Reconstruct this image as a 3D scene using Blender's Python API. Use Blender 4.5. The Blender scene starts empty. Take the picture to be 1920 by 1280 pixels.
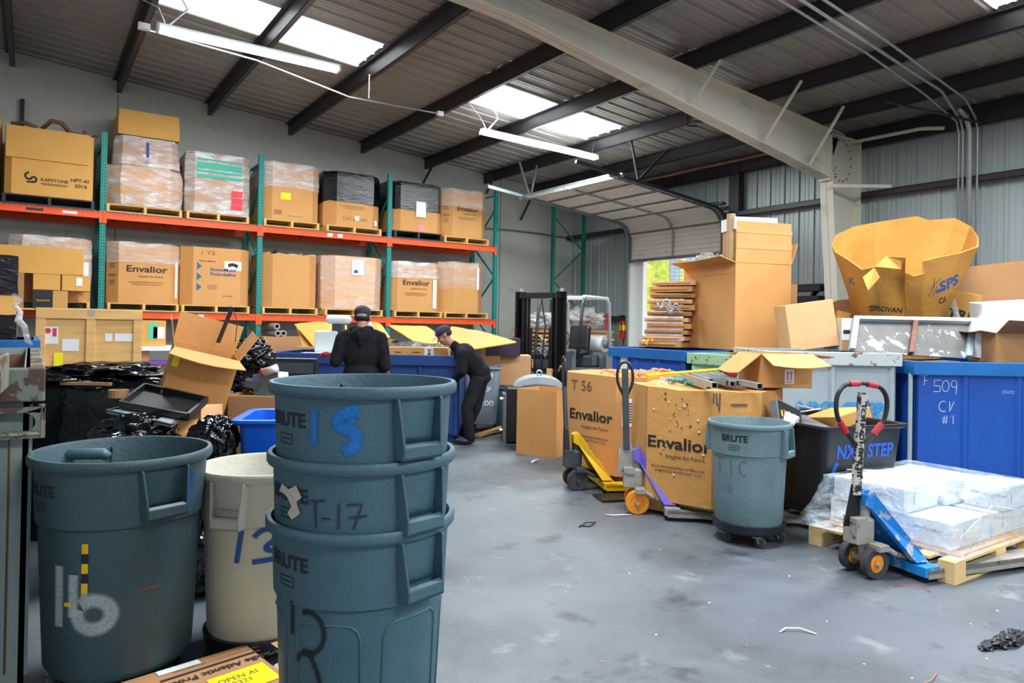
import bpy, bmesh, math, random
from mathutils import Vector, Matrix, noise, Quaternion
PI = math.pi
R = math.radians
random.seed(7)
S = bpy.context.scene
C = S.collection
# ---------------------------------------------------------------- camera
F, YAW, PITCH, ROLL, SY, H = 1335.72, R(34.09), R(.45), R(1.01), -41.56, 1.5
_f = Vector((math.sin(YAW)*math.cos(PITCH), math.cos(YAW)*math.cos(PITCH), math.sin(PITCH)))
_r0 = Vector((math.cos(YAW), -math.sin(YAW), 0)); _u0 = _r0.cross(_f)
_r = _r0*math.cos(ROLL)+_u0*math.sin(ROLL); _u = -_r0*math.sin(ROLL)+_u0*math.cos(ROLL)
EYE = Vector((0, 0, H))
cd = bpy.data.cameras.new('camera'); cam = bpy.data.objects.new('camera', cd); C.objects.link(cam)
mw = Matrix((( _r.x, _u.x, -_f.x, 0), (_r.y, _u.y, -_f.y, 0), (_r.z, _u.z, -_f.z, 0), (0, 0, 0, 1)))
mw.translation = EYE; cam.matrix_world = mw
cd.sensor_width = 36; cd.lens = F/1920*36; cd.shift_y = SY/1920; cd.clip_start = .05; cd.clip_end = 300
cd.dof.use_dof = True; cd.dof.focus_distance = 4.2; cd.dof.aperture_fstop = 5.6
S.camera = cam
# ---------------------------------------------------------------- world, view
S.view_settings.view_transform = 'Standard'; S.view_settings.look = 'None'
S.view_settings.exposure = 0.16; S.view_settings.gamma = 1; S.view_settings.use_curve_mapping = False
W = bpy.data.worlds.new('sky'); S.world = W; W.use_nodes = True
wn = W.node_tree; bg = wn.nodes['Background']
tc = wn.nodes.new('ShaderNodeTexCoord'); sp = wn.nodes.new('ShaderNodeSeparateXYZ'); rp = wn.nodes.new('ShaderNodeValToRGB')
wn.links.new(tc.outputs['Generated'], sp.inputs[0]); wn.links.new(sp.outputs['Z'], rp.inputs[0]); wn.links.new(rp.outputs[0], bg.inputs['Color'])
e = rp.color_ramp.elements; e[0].position = 0.0; e[0].color = (.42, .42, .42, 1); e[1].position = .35; e[1].color = (.86, .94, 1.0, 1)
e2 = e.new(.02); e2.color = (.95, .97, 1, 1)
bg.inputs['Strength'].default_value = 1.05

def arealight(name, loc, sx, sy, power, col=(1, 1, 1), rot=(0, 0, 0)):
    d = bpy.data.lights.new(name, 'AREA'); d.shape = 'RECTANGLE'; d.size = sx; d.size_y = sy; d.energy = power; d.color = col
    o = bpy.data.objects.new(name, d); o.location = loc; o.rotation_euler = rot; C.objects.link(o); return o

sd_ = bpy.data.lights.new('sun', 'SUN'); sd_.energy = 9; sd_.angle = R(1); sd_.color = (1, .96, .88); sun = bpy.data.objects.new('sun', sd_); C.objects.link(sun); sun.rotation_euler = Vector((-.25, -.55, -1)).to_track_quat('-Z', 'Y').to_euler()
def roof_z(x): return 5.81-.085*x
# daylight coming through the roof's translucent panels (one lamp under each; row behind camera unseen, added for light)
for k, (x, y, pw) in enumerate([(2.65, 10, 230), (7.3, 10, 230), (7.3, 3.1, 330), (2.65, 3.1, 330), (2.65, -3, 330), (7.3, -3, 260)]):
    arealight('skylight_daylight', (x, y, roof_z(x)-.3), 2.7, .95, pw, (.93, .97, 1.0), (0, R(4.86), 0))

# ---------------------------------------------------------------- pixel helpers (photo frame 1920x1280)
def ray(x, y): return _f+_r*((x-960)/F)-_u*((y-640-SY)/F)
def at(x, y, X=None, Y=None, Z=None, D=None):
    d = ray(x, y)
    t = X/d.x if X is not None else Y/d.y if Y is not None else (Z-H)/d.z if Z is not None else D
    return EYE+d*t
def ext(P0, ang, px, py=620):
    """distance from P0 along heading ang (radians) until the picture column px is reached"""
    d = ray(px, py); dx, dy = math.cos(ang), math.sin(ang)
    return -(P0.x*d.y-P0.y*d.x)/(dx*d.y-dy*d.x)

# ---------------------------------------------------------------- mesh builder
class MB:
    def __init__(s): s.v = []; s.f = []; s.uv = None
    def add(s, vs, fs):
        n = len(s.v); s.v += [tuple(p) for p in vs]; s.f += [tuple(i+n for i in f) for f in fs]; return s
    def box(s, c, d, rot=None, taper=1):
        hx, hy, hz = d[0]/2, d[1]/2, d[2]/2
        vs = [Vector((sx*hx*(taper if sz > 0 else 1), sy*hy*(taper if sz > 0 else 1), sz*hz)) for sz in (-1, 1) for sy in (-1, 1) for sx in (-1, 1)]
        if rot is not None:
            m = rot if isinstance(rot, Matrix) else Matrix.Rotation(rot, 3, 'Z'); vs = [m @ v for v in vs]
        c = Vector(c)
        return s.add([v+c for v in vs], [(0, 2, 3, 1), (4, 5, 7, 6), (0, 1, 5, 4), (2, 6, 7, 3), (0, 4, 6, 2), (1, 3, 7, 5)])
    def b2(s, a, b):
        return s.box([(a[i]+b[i])/2 for i in range(3)], [abs(b[i]-a[i]) for i in range(3)])
    def bar(s, p, q, w, h, up=(0, 0, 1)):
        p, q = Vector(p), Vector(q); z = (q-p).normalized(); up = Vector(up)
        if abs(z.dot(up)) > .98: up = Vector((1, 0, 0))
        x = up.cross(z).normalized(); y = z.cross(x)
        vs = [c+x*(a*w/2)+y*(b*h/2) for c in (p, q) for a, b in ((-1, -1), (1, -1), (1, 1), (-1, 1))]
        return s.add(vs, [(3, 2, 1, 0), (4, 5, 6, 7), (0, 1, 5, 4), (1, 2, 6, 5), (2, 3, 7, 6), (3, 0, 4, 7)])
    def tube(s, pts, r, n=8, closed=False, cap=True):
        pts = [Vector(p) for p in pts]; m = len(pts); rs = r if isinstance(r, (list, tuple)) else [r]*m; base = len(s.v)
        prev = None
        for i, p in enumerate(pts):
            a = pts[(i-1) % m] if (i or closed) else p; b = pts[(i+1) % m] if (i < m-1 or closed) else p
            t = (b-a).normalized()
            if prev is None:
                x = t.orthogonal().normalized()
            else:
                x = (prev-t*prev.dot(t)); x = x.normalized() if x.length > 1e-6 else t.orthogonal().normalized()
            prev = x; y = t.cross(x)
            for k in range(n):
                an = 2*PI*k/n; s.v.append(tuple(p+x*(rs[i]*math.cos(an))+y*(rs[i]*math.sin(an))))
        for i in range(m if closed else m-1):
            for k in range(n):
                a = base+i*n+k; b = base+i*n+(k+1) % n; c = base+((i+1) % m)*n+(k+1) % n; d = base+((i+1) % m)*n+k
                s.f.append((a, b, c, d))
        if cap and not closed:
            s.f.append(tuple(base+k for k in reversed(range(n)))); s.f.append(tuple(base+(m-1)*n+k for k in range(n)))
        return s
    def cyl(s, p, q, r, n=16): return s.tube([p, q], r, n)
    def lathe(s, prof, n=40, c=(0, 0, 0), wob=None, close=False):
        base = len(s.v); m = len(prof)
        for k in range(n):
            a = 2*PI*k/n
            for (r, z) in prof:
                w = wob(a, z) if wob else 1
                s.v.append((c[0]+r*w*math.cos(a), c[1]+r*w*math.sin(a), c[2]+z))
        for k in range(n):
            for i in range(m-1):
                s.f.append((base+k*m+i, base+((k+1) % n)*m+i, base+((k+1) % n)*m+i+1, base+k*m+i+1))
        return s
    def prism(s, poly, z0, z1, cap=True):
        n = len(poly); vs = [(x, y, z0) for x, y in poly]+[(x, y, z1) for x, y in poly]
        fs = [(i, (i+1) % n, n+(i+1) % n, n+i) for i in range(n)]
        if cap: fs += [tuple(reversed(range(n))), tuple(range(n, 2*n))]
        return s.add(vs, fs)
    def sheet(s, fn, nu, nv, thick=0):
        """grid of fn(u, v), u, v in 0..1"""
        vs = [Vector(fn(i/nu, j/nv)) for j in range(nv+1) for i in range(nu+1)]
        fs = [(j*(nu+1)+i, j*(nu+1)+i+1, (j+1)*(nu+1)+i+1, (j+1)*(nu+1)+i) for j in range(nv) for i in range(nu)]
        return s.add(vs, fs)
    def blob(s, c, r, sub=3, amp=.2, freq=3, seed=0, ridge=False, flat=None):
        bm = bmesh.new(); bmesh.ops.create_icosphere(bm, subdivisions=sub, radius=1)
        vs = []
        for v in bm.verts:
            p = v.co; q = p*freq+Vector((seed*7.3, seed*3.1, seed*1.7))
            nz = noise.noise(q) + .5*noise.noise(q*2.1)
            if ridge: nz = .6-2*abs(noise.noise(q))-abs(noise.noise(q*2.3))*.9
            k = 1+amp*nz; w = Vector((c[0]+p.x*r[0]*k, c[1]+p.y*r[1]*k, c[2]+p.z*r[2]*k))
            if flat is not None: w.z = max(w.z, flat)
            vs.append(w)
        fs = [tuple(x.index for x in f.verts) for f in bm.faces]; bm.free()
        return s.add(vs, fs)
    def build(s, name, m, parent=None, smooth=False, solid=0, bevel=0, fix=True):
        me = bpy.data.meshes.new(name); me.from_pydata(s.v, [], s.f)
        if s.uv:
            ul = me.uv_layers.new(name='UVMap')
            for lp in me.loops: ul.data[lp.index].uv = s.uv[lp.vertex_index]
        if fix:
            bm = bmesh.new(); bm.from_mesh(me); bmesh.ops.recalc_face_normals(bm, faces=bm.faces); bm.to_mesh(me); bm.free()
        me.materials.append(m)
        if smooth:
            for p in me.polygons: p.use_smooth = True
            if smooth != 'all':
                try: me.set_sharp_from_angle(angle=R(40))
                except Exception: pass
        o = bpy.data.objects.new(name, me); C.objects.link(o)
        if parent is not None: o.parent = parent
        if solid: md = o.modifiers.new('t', 'SOLIDIFY'); md.thickness = solid; md.offset = 0
        if bevel: md = o.modifiers.new('b', 'BEVEL'); md.width = bevel; md.segments = 2; md.limit_method = 'ANGLE'; md.angle_limit = R(40)
        return o

def tag(o, label, cat, group=None, kind=None):
    o['label'] = label; o['category'] = cat
    if group: o['group'] = group
    if kind: o['kind'] = kind
    return o
def thing(name, label, cat, loc=(0, 0, 0), rz=0, group=None, rot=None):
    o = bpy.data.objects.new(name, None); C.objects.link(o); o.empty_display_size = .1
    o.location = loc; o.rotation_euler = rot if rot else (0, 0, rz); return tag(o, label, cat, group)
def struct(o): o['kind'] = 'structure'; return o
def copy_tree(o, parent=None):
    c = o.copy(); C.objects.link(c); c.parent = parent
    for ch in list(o.children): copy_tree(ch, c)
    return c

# ---------------------------------------------------------------- materials
def srgb(r, g, b):
    f = lambda c: (c/255/12.92) if c/255 <= .04045 else ((c/255+.055)/1.055)**2.4
    return (f(r), f(g), f(b))
def M(name, c, c2=None, scale=3, rough=.7, metal=0, bump=0, bscale=60, spots=(), emit=0, coat=0, stretch=None, alpha=None, spec=.5, transm=0, detail=4):
    m = bpy.data.materials.new(name); m.use_nodes = True; nt = m.node_tree; N = nt.nodes; L = nt.links; b = N['Principled BSDF']
    b.inputs['Roughness'].default_value = rough; b.inputs['Metallic'].default_value = metal
    b.inputs['Specular IOR Level'].default_value = spec
    if coat: b.inputs['Coat Weight'].default_value = coat; b.inputs['Coat Roughness'].default_value = .15
    if transm: b.inputs['Transmission Weight'].default_value = transm
    tcn = N.new('ShaderNodeTexCoord'); mp = N.new('ShaderNodeMapping'); L.new(tcn.outputs['Object'], mp.inputs['Vector'])
    if stretch: mp.inputs['Scale'].default_value = stretch
    def nz(sc, det=detail, r=.6, dist=0):
        n = N.new('ShaderNodeTexNoise'); n.inputs['Scale'].default_value = sc; n.inputs['Detail'].default_value = det
        n.inputs['Roughness'].default_value = r; n.inputs['Distortion'].default_value = dist; L.new(mp.outputs[0], n.inputs['Vector']); return n
    col = None
    if c2 is not None:
        n = nz(scale); cr = N.new('ShaderNodeValToRGB'); cr.color_ramp.elements[0].position = .33; cr.color_ramp.elements[1].position = .67
        cr.color_ramp.elements[0].color = (*c, 1); cr.color_ramp.elements[1].color = (*c2, 1); L.new(n.outputs['Fac'], cr.inputs[0]); col = cr.outputs[0]
    for (sc, ssc, lo, hi) in spots:
        n = nz(ssc, 5, .65, .3); cr = N.new('ShaderNodeValToRGB'); cr.color_ramp.elements[0].position = lo; cr.color_ramp.elements[1].position = hi
        cr.color_ramp.elements[0].color = (0, 0, 0, 1); cr.color_ramp.elements[1].color = (1, 1, 1, 1)
        L.new(n.outputs['Fac'], cr.inputs[0]); mx = N.new('ShaderNodeMix'); mx.data_type = 'RGBA'
        L.new(cr.outputs[0], mx.inputs['Factor'])
        if col is None: mx.inputs['A'].default_value = (*c, 1)
        else: L.new(col, mx.inputs['A'])
        mx.inputs['B'].default_value = (*sc, 1); col = mx.outputs['Result']
    if col is None: b.inputs['Base Color'].default_value = (*c, 1)
    else: L.new(col, b.inputs['Base Color'])
    if bump:
        n = nz(bscale); bp = N.new('ShaderNodeBump'); bp.inputs['Strength'].default_value = bump; bp.inputs['Distance'].default_value = .01
        L.new(n.outputs['Fac'], bp.inputs['Height']); L.new(bp.outputs[0], b.inputs['Normal'])
    if emit:
        b.inputs['Emission Strength'].default_value = emit; b.inputs['Emission Color'].default_value = (*c, 1)
    if alpha is not None: b.inputs['Alpha'].default_value = alpha
    return m
def wrap_mat(name, tint, a0, a1, rough=.12, sc=(1, 1, 5), bump=.9, bs=9):
    """stretch film: clear to milky in streaks, glossy, wrinkled"""
    m = M(name, tint, rough=rough, spec=.8); nt = m.node_tree; N = nt.nodes; L = nt.links; b = N['Principled BSDF']
    tcn = N.new('ShaderNodeTexCoord'); mp = N.new('ShaderNodeMapping'); mp.inputs['Scale'].default_value = sc; L.new(tcn.outputs['Object'], mp.inputs['Vector'])
    n = N.new('ShaderNodeTexNoise'); n.inputs['Scale'].default_value = 2.2; n.inputs['Detail'].default_value = 5; n.inputs['Distortion'].default_value = .5; n.inputs['Roughness'].default_value = .7
    L.new(mp.outputs[0], n.inputs['Vector']); mr = N.new('ShaderNodeMapRange'); mr.inputs['From Min'].default_value = .4; mr.inputs['From Max'].default_value = .68
    mr.inputs['To Min'].default_value = a0; mr.inputs['To Max'].default_value = a1; L.new(n.outputs['Fac'], mr.inputs['Value']); L.new(mr.outputs[0], b.inputs['Alpha'])
    n2 = N.new('ShaderNodeTexNoise'); n2.inputs['Scale'].default_value = bs; n2.inputs['Detail'].default_value = 6; n2.inputs['Distortion'].default_value = 1.2
    L.new(mp.outputs[0], n2.inputs['Vector']); bp = N.new('ShaderNodeBump'); bp.inputs['Strength'].default_value = bump; bp.inputs['Distance'].default_value = .03
    L.new(n2.outputs['Fac'], bp.inputs['Height']); L.new(bp.outputs[0], b.inputs['Normal']); return m
def spray_mat(name, c, soft=True, dens=1.0):
    """sprayed or rubbed paint: covers in the middle of a stroke, thins out to its sides"""
    m = M(name, c, rough=.6); nt = m.node_tree; N = nt.nodes; L = nt.links; b = N['Principled BSDF']
    uv = N.new('ShaderNodeUVMap'); sp_ = N.new('ShaderNodeSeparateXYZ'); L.new(uv.outputs[0], sp_.inputs[0])
    a = N.new('ShaderNodeMath'); a.operation = 'SUBTRACT'; a.inputs[1].default_value = .5; L.new(sp_.outputs['Y'], a.inputs[0])
    ab = N.new('ShaderNodeMath'); ab.operation = 'ABSOLUTE'; L.new(a.outputs[0], ab.inputs[0])
    mr = N.new('ShaderNodeMapRange'); mr.inputs['From Min'].default_value = .5; mr.inputs['From Max'].default_value = .18; mr.interpolation_type = 'SMOOTHSTEP'
    L.new(ab.outputs[0], mr.inputs['Value'])
    tcn = N.new('ShaderNodeTexCoord'); n = N.new('ShaderNodeTexNoise'); n.inputs['Scale'].default_value = 140; n.inputs['Detail'].default_value = 3; L.new(tcn.outputs['Object'], n.inputs['Vector'])
    m2 = N.new('ShaderNodeMapRange'); m2.inputs['From Min'].default_value = .3; m2.inputs['From Max'].default_value = .55; m2.inputs['To Min'].default_value = .55*dens; m2.inputs['To Max'].default_value = dens
    L.new(n.outputs['Fac'], m2.inputs['Value']); mu = N.new('ShaderNodeMath'); mu.operation = 'MULTIPLY'; L.new(mr.outputs[0], mu.inputs[0]); L.new(m2.outputs[0], mu.inputs[1])
    L.new(mu.outputs[0], b.inputs['Alpha']); return m

CB = M('cardboard', (.56, .27, .085), (.62, .31, .105), 1.5, .8, bump=.15, bscale=25)
CB2 = M('cardboard_pale', (.70, .39, .18), (.76, .44, .22), 1.5, .8, bump=.12, bscale=25)
CB3 = M('cardboard_brown', (.40, .20, .085), (.46, .24, .105), 1.5, .8, bump=.15, bscale=25)
CBY = M('cardboard_yellow', (.62, .32, .07), (.68, .36, .09), 1.2, .8, bump=.15, bscale=20)
CBW = M('cardboard_worn', (.58, .28, .075), (.66, .33, .10), 2, .85, bump=.5, bscale=14, spots=[((.72, .46, .24), 26, .66, .69), ((.25, .12, .05), 5, .68, .8)])
CBT = M('cardboard_torn', (.42, .19, .026), (.50, .235, .042), 2, .8, bump=.5, bscale=7, spots=[((.34, .17, .05), 3, .6, .8)])
WHITEBOX = M('white_carton', (.72, .76, .80), (.78, .82, .85), 2, .6)
INK = M('black_ink', (.015, .015, .02), rough=.7)
INKB = M('blue_ink', (.02, .06, .28), rough=.7)
PEN = M('marker_pen', (.16, .09, .05), rough=.8)
PAPER = M('paper', (.8, .82, .84), rough=.6)
PAPERY = M('yellow_paper', (.95, .85, .0), rough=.6)
REDP = M('red_print', (.75, .03, .05), rough=.6)
GREENP = M('green_print', (.0, .36, .25), rough=.5)
WOOD = M('pallet_wood', (.62, .37, .11), (.74, .47, .17), 4, .75, bump=.4, bscale=12, stretch=(1, 1, 4), spots=[((.40, .22, .09), 9, .68, .75)])
PLY = M('crate_plywood', (.68, .38, .12), (.82, .50, .19), 2.2, .6, bump=.15, bscale=9, stretch=(.6, .6, 5), spots=[((.46, .25, .09), 7, .62, .74)])
PALB = M('black_plastic_pallet', (.012, .014, .018), rough=.5)
GREY = M('can_grey', (.044, .105, .142), (.058, .130, .170), 3, .48, bump=.25, bscale=60, spots=[((.10, .21, .25), 11, .68, .8), ((.035, .09, .12), 2.5, .6, .75)])
GREY2 = M('can_grey_worn', (.13, .21, .235), (.16, .25, .275), 3, .5, bump=.3, bscale=50, spots=[((.08, .10, .10), 5, .62, .75)])
GREYD = M('can_grey_dark', (.030, .066, .084), (.042, .084, .105), 3, .48, bump=.3, bscale=45, spots=[((.055, .035, .02), 3, .66, .8), ((.09, .16, .18), 13, .7, .8)])
CREAM = M('can_cream', (.50, .49, .40), (.60, .59, .49), 3, .55, bump=.3, bscale=40, spots=[((.20, .19, .14), 6, .6, .8), ((.33, .27, .17), 3, .64, .8)])
BLKP = M('black_plastic', (.008, .010, .014), (.014, .016, .022), 4, .38, bump=.15, bscale=30)
BLKM = M('black_steel', (.012, .013, .016), rough=.4, metal=.3)
GRAPH = M('graphite', (.035, .045, .055), (.05, .06, .07), 4, .45)
BAG = M('bin_liner_black', (.003, .004, .007), rough=.14, bump=1, bscale=9, spec=.6, detail=3)
BLKWRAP = M('black_stretch_film', (.003, .004, .008), rough=.16, bump=1, bscale=7, stretch=(1, 1, 3), spec=.6, detail=6)
BLUEB = M('bin_blue', (.004, .065, .36), (.006, .085, .44), 2, .42, bump=.2, bscale=12, spots=[((.10, .22, .48), 5, .69, .72), ((.20, .07, .03), 9, .74, .76)])
BLUED = M('bin_blue_dark', (.006, .04, .17), (.01, .055, .22), 2, .45, bump=.2, bscale=12)
BLUER = M('bin_blue_rim', (.004, .11, .38), (.006, .14, .45), 3, .45, bump=.2, bscale=12, spots=[((.22, .08, .03), 14, .66, .7)])
TEAL = M('rack_green', (.0, .21, .185), (.0, .26, .23), 6, .5, spots=[((.0, .10, .09), 12, .66, .7)])
TEALD = M('rack_green_dark', (.005, .14, .10), rough=.5)
ORANGE = M('beam_orange', (.88, .075, .006), (.95, .10, .010), 4, .5, spots=[((.35, .05, .01), 9, .69, .74)])
HOLE = M('slot_dark', (.01, .02, .02), rough=.9)
STEEL = M('galvanised', (.36, .42, .46), (.46, .52, .56), 6, .38, metal=.75)
STEELD = M('dull_steel', (.16, .18, .20), (.24, .26, .28), 8, .5, metal=.6)
CAST = M('cast_grey', (.30, .31, .30), (.42, .43, .41), 8, .55, metal=.2, spots=[((.10, .09, .08), 12, .6, .68)])
BIN_G = M('bin_paint_grey', (.30, .37, .41), (.36, .43, .47), 2, .5, bump=.2, bscale=10, spots=[((.05, .05, .06), 11, .70, .72), ((.20, .09, .04), 6, .72, .74)])
RIM_G = M('bin_rim_chipped', (.42, .47, .48), (.50, .55, .56), 3, .5, bump=.3, bscale=14, spots=[((.17, .07, .035), 12, .57, .6)])
GRN_B = M('bin_paint_green', (.28, .58, .40), (.34, .66, .46), 2, .5, spots=[((.36, .14, .04), 8, .66, .68)])
GRN_R = M('bin_rim_green', (.32, .55, .32), (.38, .60, .38), 3, .5, spots=[((.20, .08, .03), 12, .55, .58)])
OLD_B = M('bin_paint_sage', (.16, .21, .21), (.21, .27, .27), 2, .5, bump=.2, bscale=9, spots=[((.03, .02, .02), 4, .72, .73), ((.17, .06, .03), 5, .70, .72)])
OLD_R = M('bin_rim_rusty', (.15, .18, .14), (.20, .23, .17), 3, .5, bump=.3, bscale=12, spots=[((.085, .045, .035), 9, .50, .53), ((.28, .12, .03), 14, .64, .67)])
RUST = M('rust_brown', (.12, .045, .025), (.20, .085, .05), 4, .6, bump=.4, bscale=20)
GRATE = M('panel_chipped', (.095, .09, .09), (.125, .12, .12), 5, .6, bump=.3, bscale=25, spots=[((.32, .37, .40), 4.2, .58, .6)])
WRAP = wrap_mat('stretch_film', (.80, .80, .84), .05, .55, rough=.1, sc=(.7, .7, 2.2), bs=7)
WRAPH = wrap_mat('stretch_film_dense', (.82, .82, .85), .12, .86, rough=.1, sc=(.7, .7, 2.2), bs=7)
WRAPB = wrap_mat('stretch_film_bluish', (.62, .74, .84), .10, .75, sc=(2, 2, 3), bs=5)
BAGC = wrap_mat('clear_bag', (.80, .80, .84), .3, .95, sc=(2, 2, 2), bs=6)
TAPE = M('parcel_tape', (.58, .33, .14), rough=.25)
SKIN = M('skin', (.42, .19, .11), rough=.5)
SKIN.node_tree.nodes['Principled BSDF'].inputs['Subsurface Weight'].default_value = .1
CLOTH = M('black_cloth', (.007, .008, .011), (.012, .013, .017), 6, .9, bump=1, bscale=7, spec=.15)
CLOTH2 = M('charcoal_cloth', (.013, .013, .018), (.02, .02, .027), 6, .9, bump=1, bscale=7, spec=.15)
HAIR = M('black_hair', (.01, .008, .007), rough=.6)
REDG = M('red_glove', (.65, .02, .025), (.45, .01, .02), 12, .6)
PURG = M('purple_glove', (.12, .08, .13), rough=.7)
YEL = M('yellow_paint', (.85, .52, .005), (.75, .42, .005), 5, .45, spots=[((.05, .04, .03), 8, .66, .72)])
PUR = M('purple_paint', (.13, .085, .52), (.17, .12, .60), 5, .35, spots=[((.45, .45, .6), 14, .72, .74)])
BLUJ = M('jack_blue', (.005, .20, .62), (.01, .24, .70), 5, .45, spots=[((.42, .44, .44), 9, .56, .6)])
GREYJ = M('jack_grey', (.26, .25, .22), (.34, .33, .30), 7, .6, spots=[((.09, .08, .07), 13, .6, .66)])
ORW = M('orange_wheel', (.85, .30, .01), (.7, .22, .01), 6, .5)
RUB = M('rubber', (.03, .032, .035), (.05, .05, .052), 6, .8)
REDT = M('red_tape', (.55, .015, .03), rough=.4, bump=.8, bscale=60)
PRIMER = M('purlin_primer', (.020, .017, .022), (.028, .023, .028), 2, .42, spec=.5)
BEIGE = M('frame_beige', (.58, .56, .47), (.64, .61, .52), 1.2, .5, spots=[((.36, .33, .26), 1.6, .6, .8)])
WHITEM = M('white_enamel', (.8, .82, .82), rough=.4)
GLOWT = M('fluorescent_tube', (.86, 1.0, .98), emit=9)
SKYP = M('skylight_panel', (.93, .98, 1.0), emit=2.6, rough=.6)
MACH = M('machine_white', (.62, .68, .70), rough=.4)
PRED = M('extinguisher_red', (.7, .02, .01), rough=.3)

# ---------------------------------------------------------------- decals: lettering, strokes, sheets
def plane_map(o, xd, yd, eps=.003):
    o, xd, yd = Vector(o), Vector(xd).normalized(), Vector(yd).normalized(); n = xd.cross(yd)
    return lambda u, v: o+xd*u+yd*v+n*eps
def cyl_map(rz, ang0, z0, eps=.003, slope=0):
    """rz(z) radius; u runs counter-clockwise (to the right seen from outside)"""
    def f(u, v):
        z = z0+v; r = rz(z)+eps; a = ang0+u/rz(z); return Vector((r*math.cos(a), r*math.sin(a), z))
    return f
_tc = {}
def text(body, size, fmap, m, parent, name='lettering', bold=0, w=None, flip=False):
    key = (body, bold)
    if key not in _tc:
        cu = bpy.data.curves.new('t', 'FONT'); cu.body = body; cu.size = 1; cu.align_x = 'CENTER'; cu.align_y = 'CENTER'; cu.offset = bold; cu.fill_mode = 'FRONT' if hasattr(cu, 'fill_mode') else cu.fill_mode
        cu.resolution_u = 3; cu.space_line = .95
        ob = bpy.data.objects.new('t', cu); C.objects.link(ob); dg = bpy.context.evaluated_depsgraph_get()
        me = bpy.data.meshes.new_from_object(ob.evaluated_get(dg)); _tc[key] = ([v.co.copy() for v in me.vertices], [tuple(p.vertices) for p in me.polygons])
        bpy.data.objects.remove(ob); bpy.data.meshes.remove(me)
    vs, fs = _tc[key]; xs = [v.x for v in vs]; sx = size if w is None else w/(max(xs)-min(xs))
    sg = -1 if flip else 1
    mb = MB(); mb.add([fmap(v.x*sx*sg, v.y*size*sg) for v in vs], fs); return mb.build(name, m, parent, fix=False)
def rect(fmap, u0, v0, u1, v1, m, parent, name='label_sheet', nu=1, nv=1):
    mb = MB(); mb.sheet(lambda a, b: fmap(u0+(u1-u0)*a, v0+(v1-v0)*b), nu, nv); return mb.build(name, m, parent, fix=False)
def chaikin(p, n=2, closed=False):
    p = [Vector(q) for q in p]
    for _ in range(n):
        o = [] if closed else [p[0]]
        for a, b in zip(p, p[1:]+p[:1] if closed else p[1:]): o += [a.lerp(b, .25), a.lerp(b, .75)]
        p = o if closed else o+[p[-1]]
    return p
def stroke(lines, wd, fmap, m, parent, name='marking', step=.02, jitter=0):
    mb = MB(); mb.uv = []
    for ln in lines:
        if wd >= .02 and len(ln) > 2: ln = [tuple(q) for q in chaikin(ln, 2)]
        pts = []
        for (a, b) in zip(ln[:-1], ln[1:]):
            a, b = Vector(a).to_2d() if len(a) > 2 else Vector(a), Vector(b); n = max(1, int((b-a).length/step))
            for k in range(n): pts.append(a.lerp(b, k/n))
        pts.append(Vector(ln[-1])); n0 = len(mb.v)
        for i, p in enumerate(pts):
            t = (pts[min(i+1, len(pts)-1)]-pts[max(i-1, 0)])
            t = t.normalized() if t.length > 1e-6 else Vector((1, 0)); nn = Vector((-t.y, t.x))
            ww = wd*(1+jitter*noise.noise(Vector((p.x*20, p.y*20, 3))))/2
            for sgn in (-1, 1):
                q = p+nn*(sgn*ww); mb.v.append(tuple(fmap(q.x, q.y))); mb.uv.append((i*.1, (sgn+1)/2))
            if i: k = n0+i*2; mb.f.append((k-2, k, k+1, k-1))
    return mb.build(name, m, parent, fix=False)
def arc(cx, cy, rx, ry, a0, a1, n=10): return [(cx+rx*math.cos(R(a0+(a1-a0)*i/n)), cy+ry*math.sin(R(a0+(a1-a0)*i/n))) for i in range(n+1)]
# ================================================================ THE BUILDING
XW, YW, YF = 11.55, 14.4, 6.66
FLOOR = M('concrete_floor', (.085, .103, .122), (.128, .150, .172), .9, .5, bump=.25, bscale=8, detail=8,
          spots=[((.055, .065, .08), .8, .50, .70), ((.04, .047, .06), 2.4, .58, .70), ((.20, .22, .24), 3.5, .60, .75), ((.05, .05, .055), 22, .70, .74), ((.22, .20, .17), 1.1, .64, .8)])
mb = MB(); mb.sheet(lambda u, v: (-12+u*(XW+12), -9+v*(YW+9), 0), 1, 1); o = struct(mb.build('floor', FLOOR))
mb = MB(); mb.box((-.3, YW+.1, 3), (24, .2, 6.2)); 
PLASTER = M('painted_concrete', (.50, .52, .48), (.56, .57, .53), 1.1, .7, bump=.3, bscale=5, spots=[((.36, .37, .34), 2.2, .62, .8), ((.12, .11, .10), 7, .74, .76)])
# white painted gable wall, its top following the roof
mb = MB(); xs = [-12, XW+.25]; mb.add([(x, YW+dy, z) for x in xs for dy in (0, .2) for z in (-.1, roof_z(x)+.05)], [(0, 1, 5, 4), (2, 6, 7, 3), (0, 4, 6, 2), (1, 3, 7, 5), (0, 2, 3, 1), (4, 5, 7, 6)])
gw = struct(mb.build('wall_back', PLASTER))
# panel joints and the conduit on the gable wall
DARKL = M('joint_dark', (.12, .12, .11), rough=.9)
for x in (1.22, 9.35): o = struct(MB().box((x, YW-.004, 2.8), (.012, .01, 5.3)).build('trim_1' if x < 2 else 'trim_2', DARKL))
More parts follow.
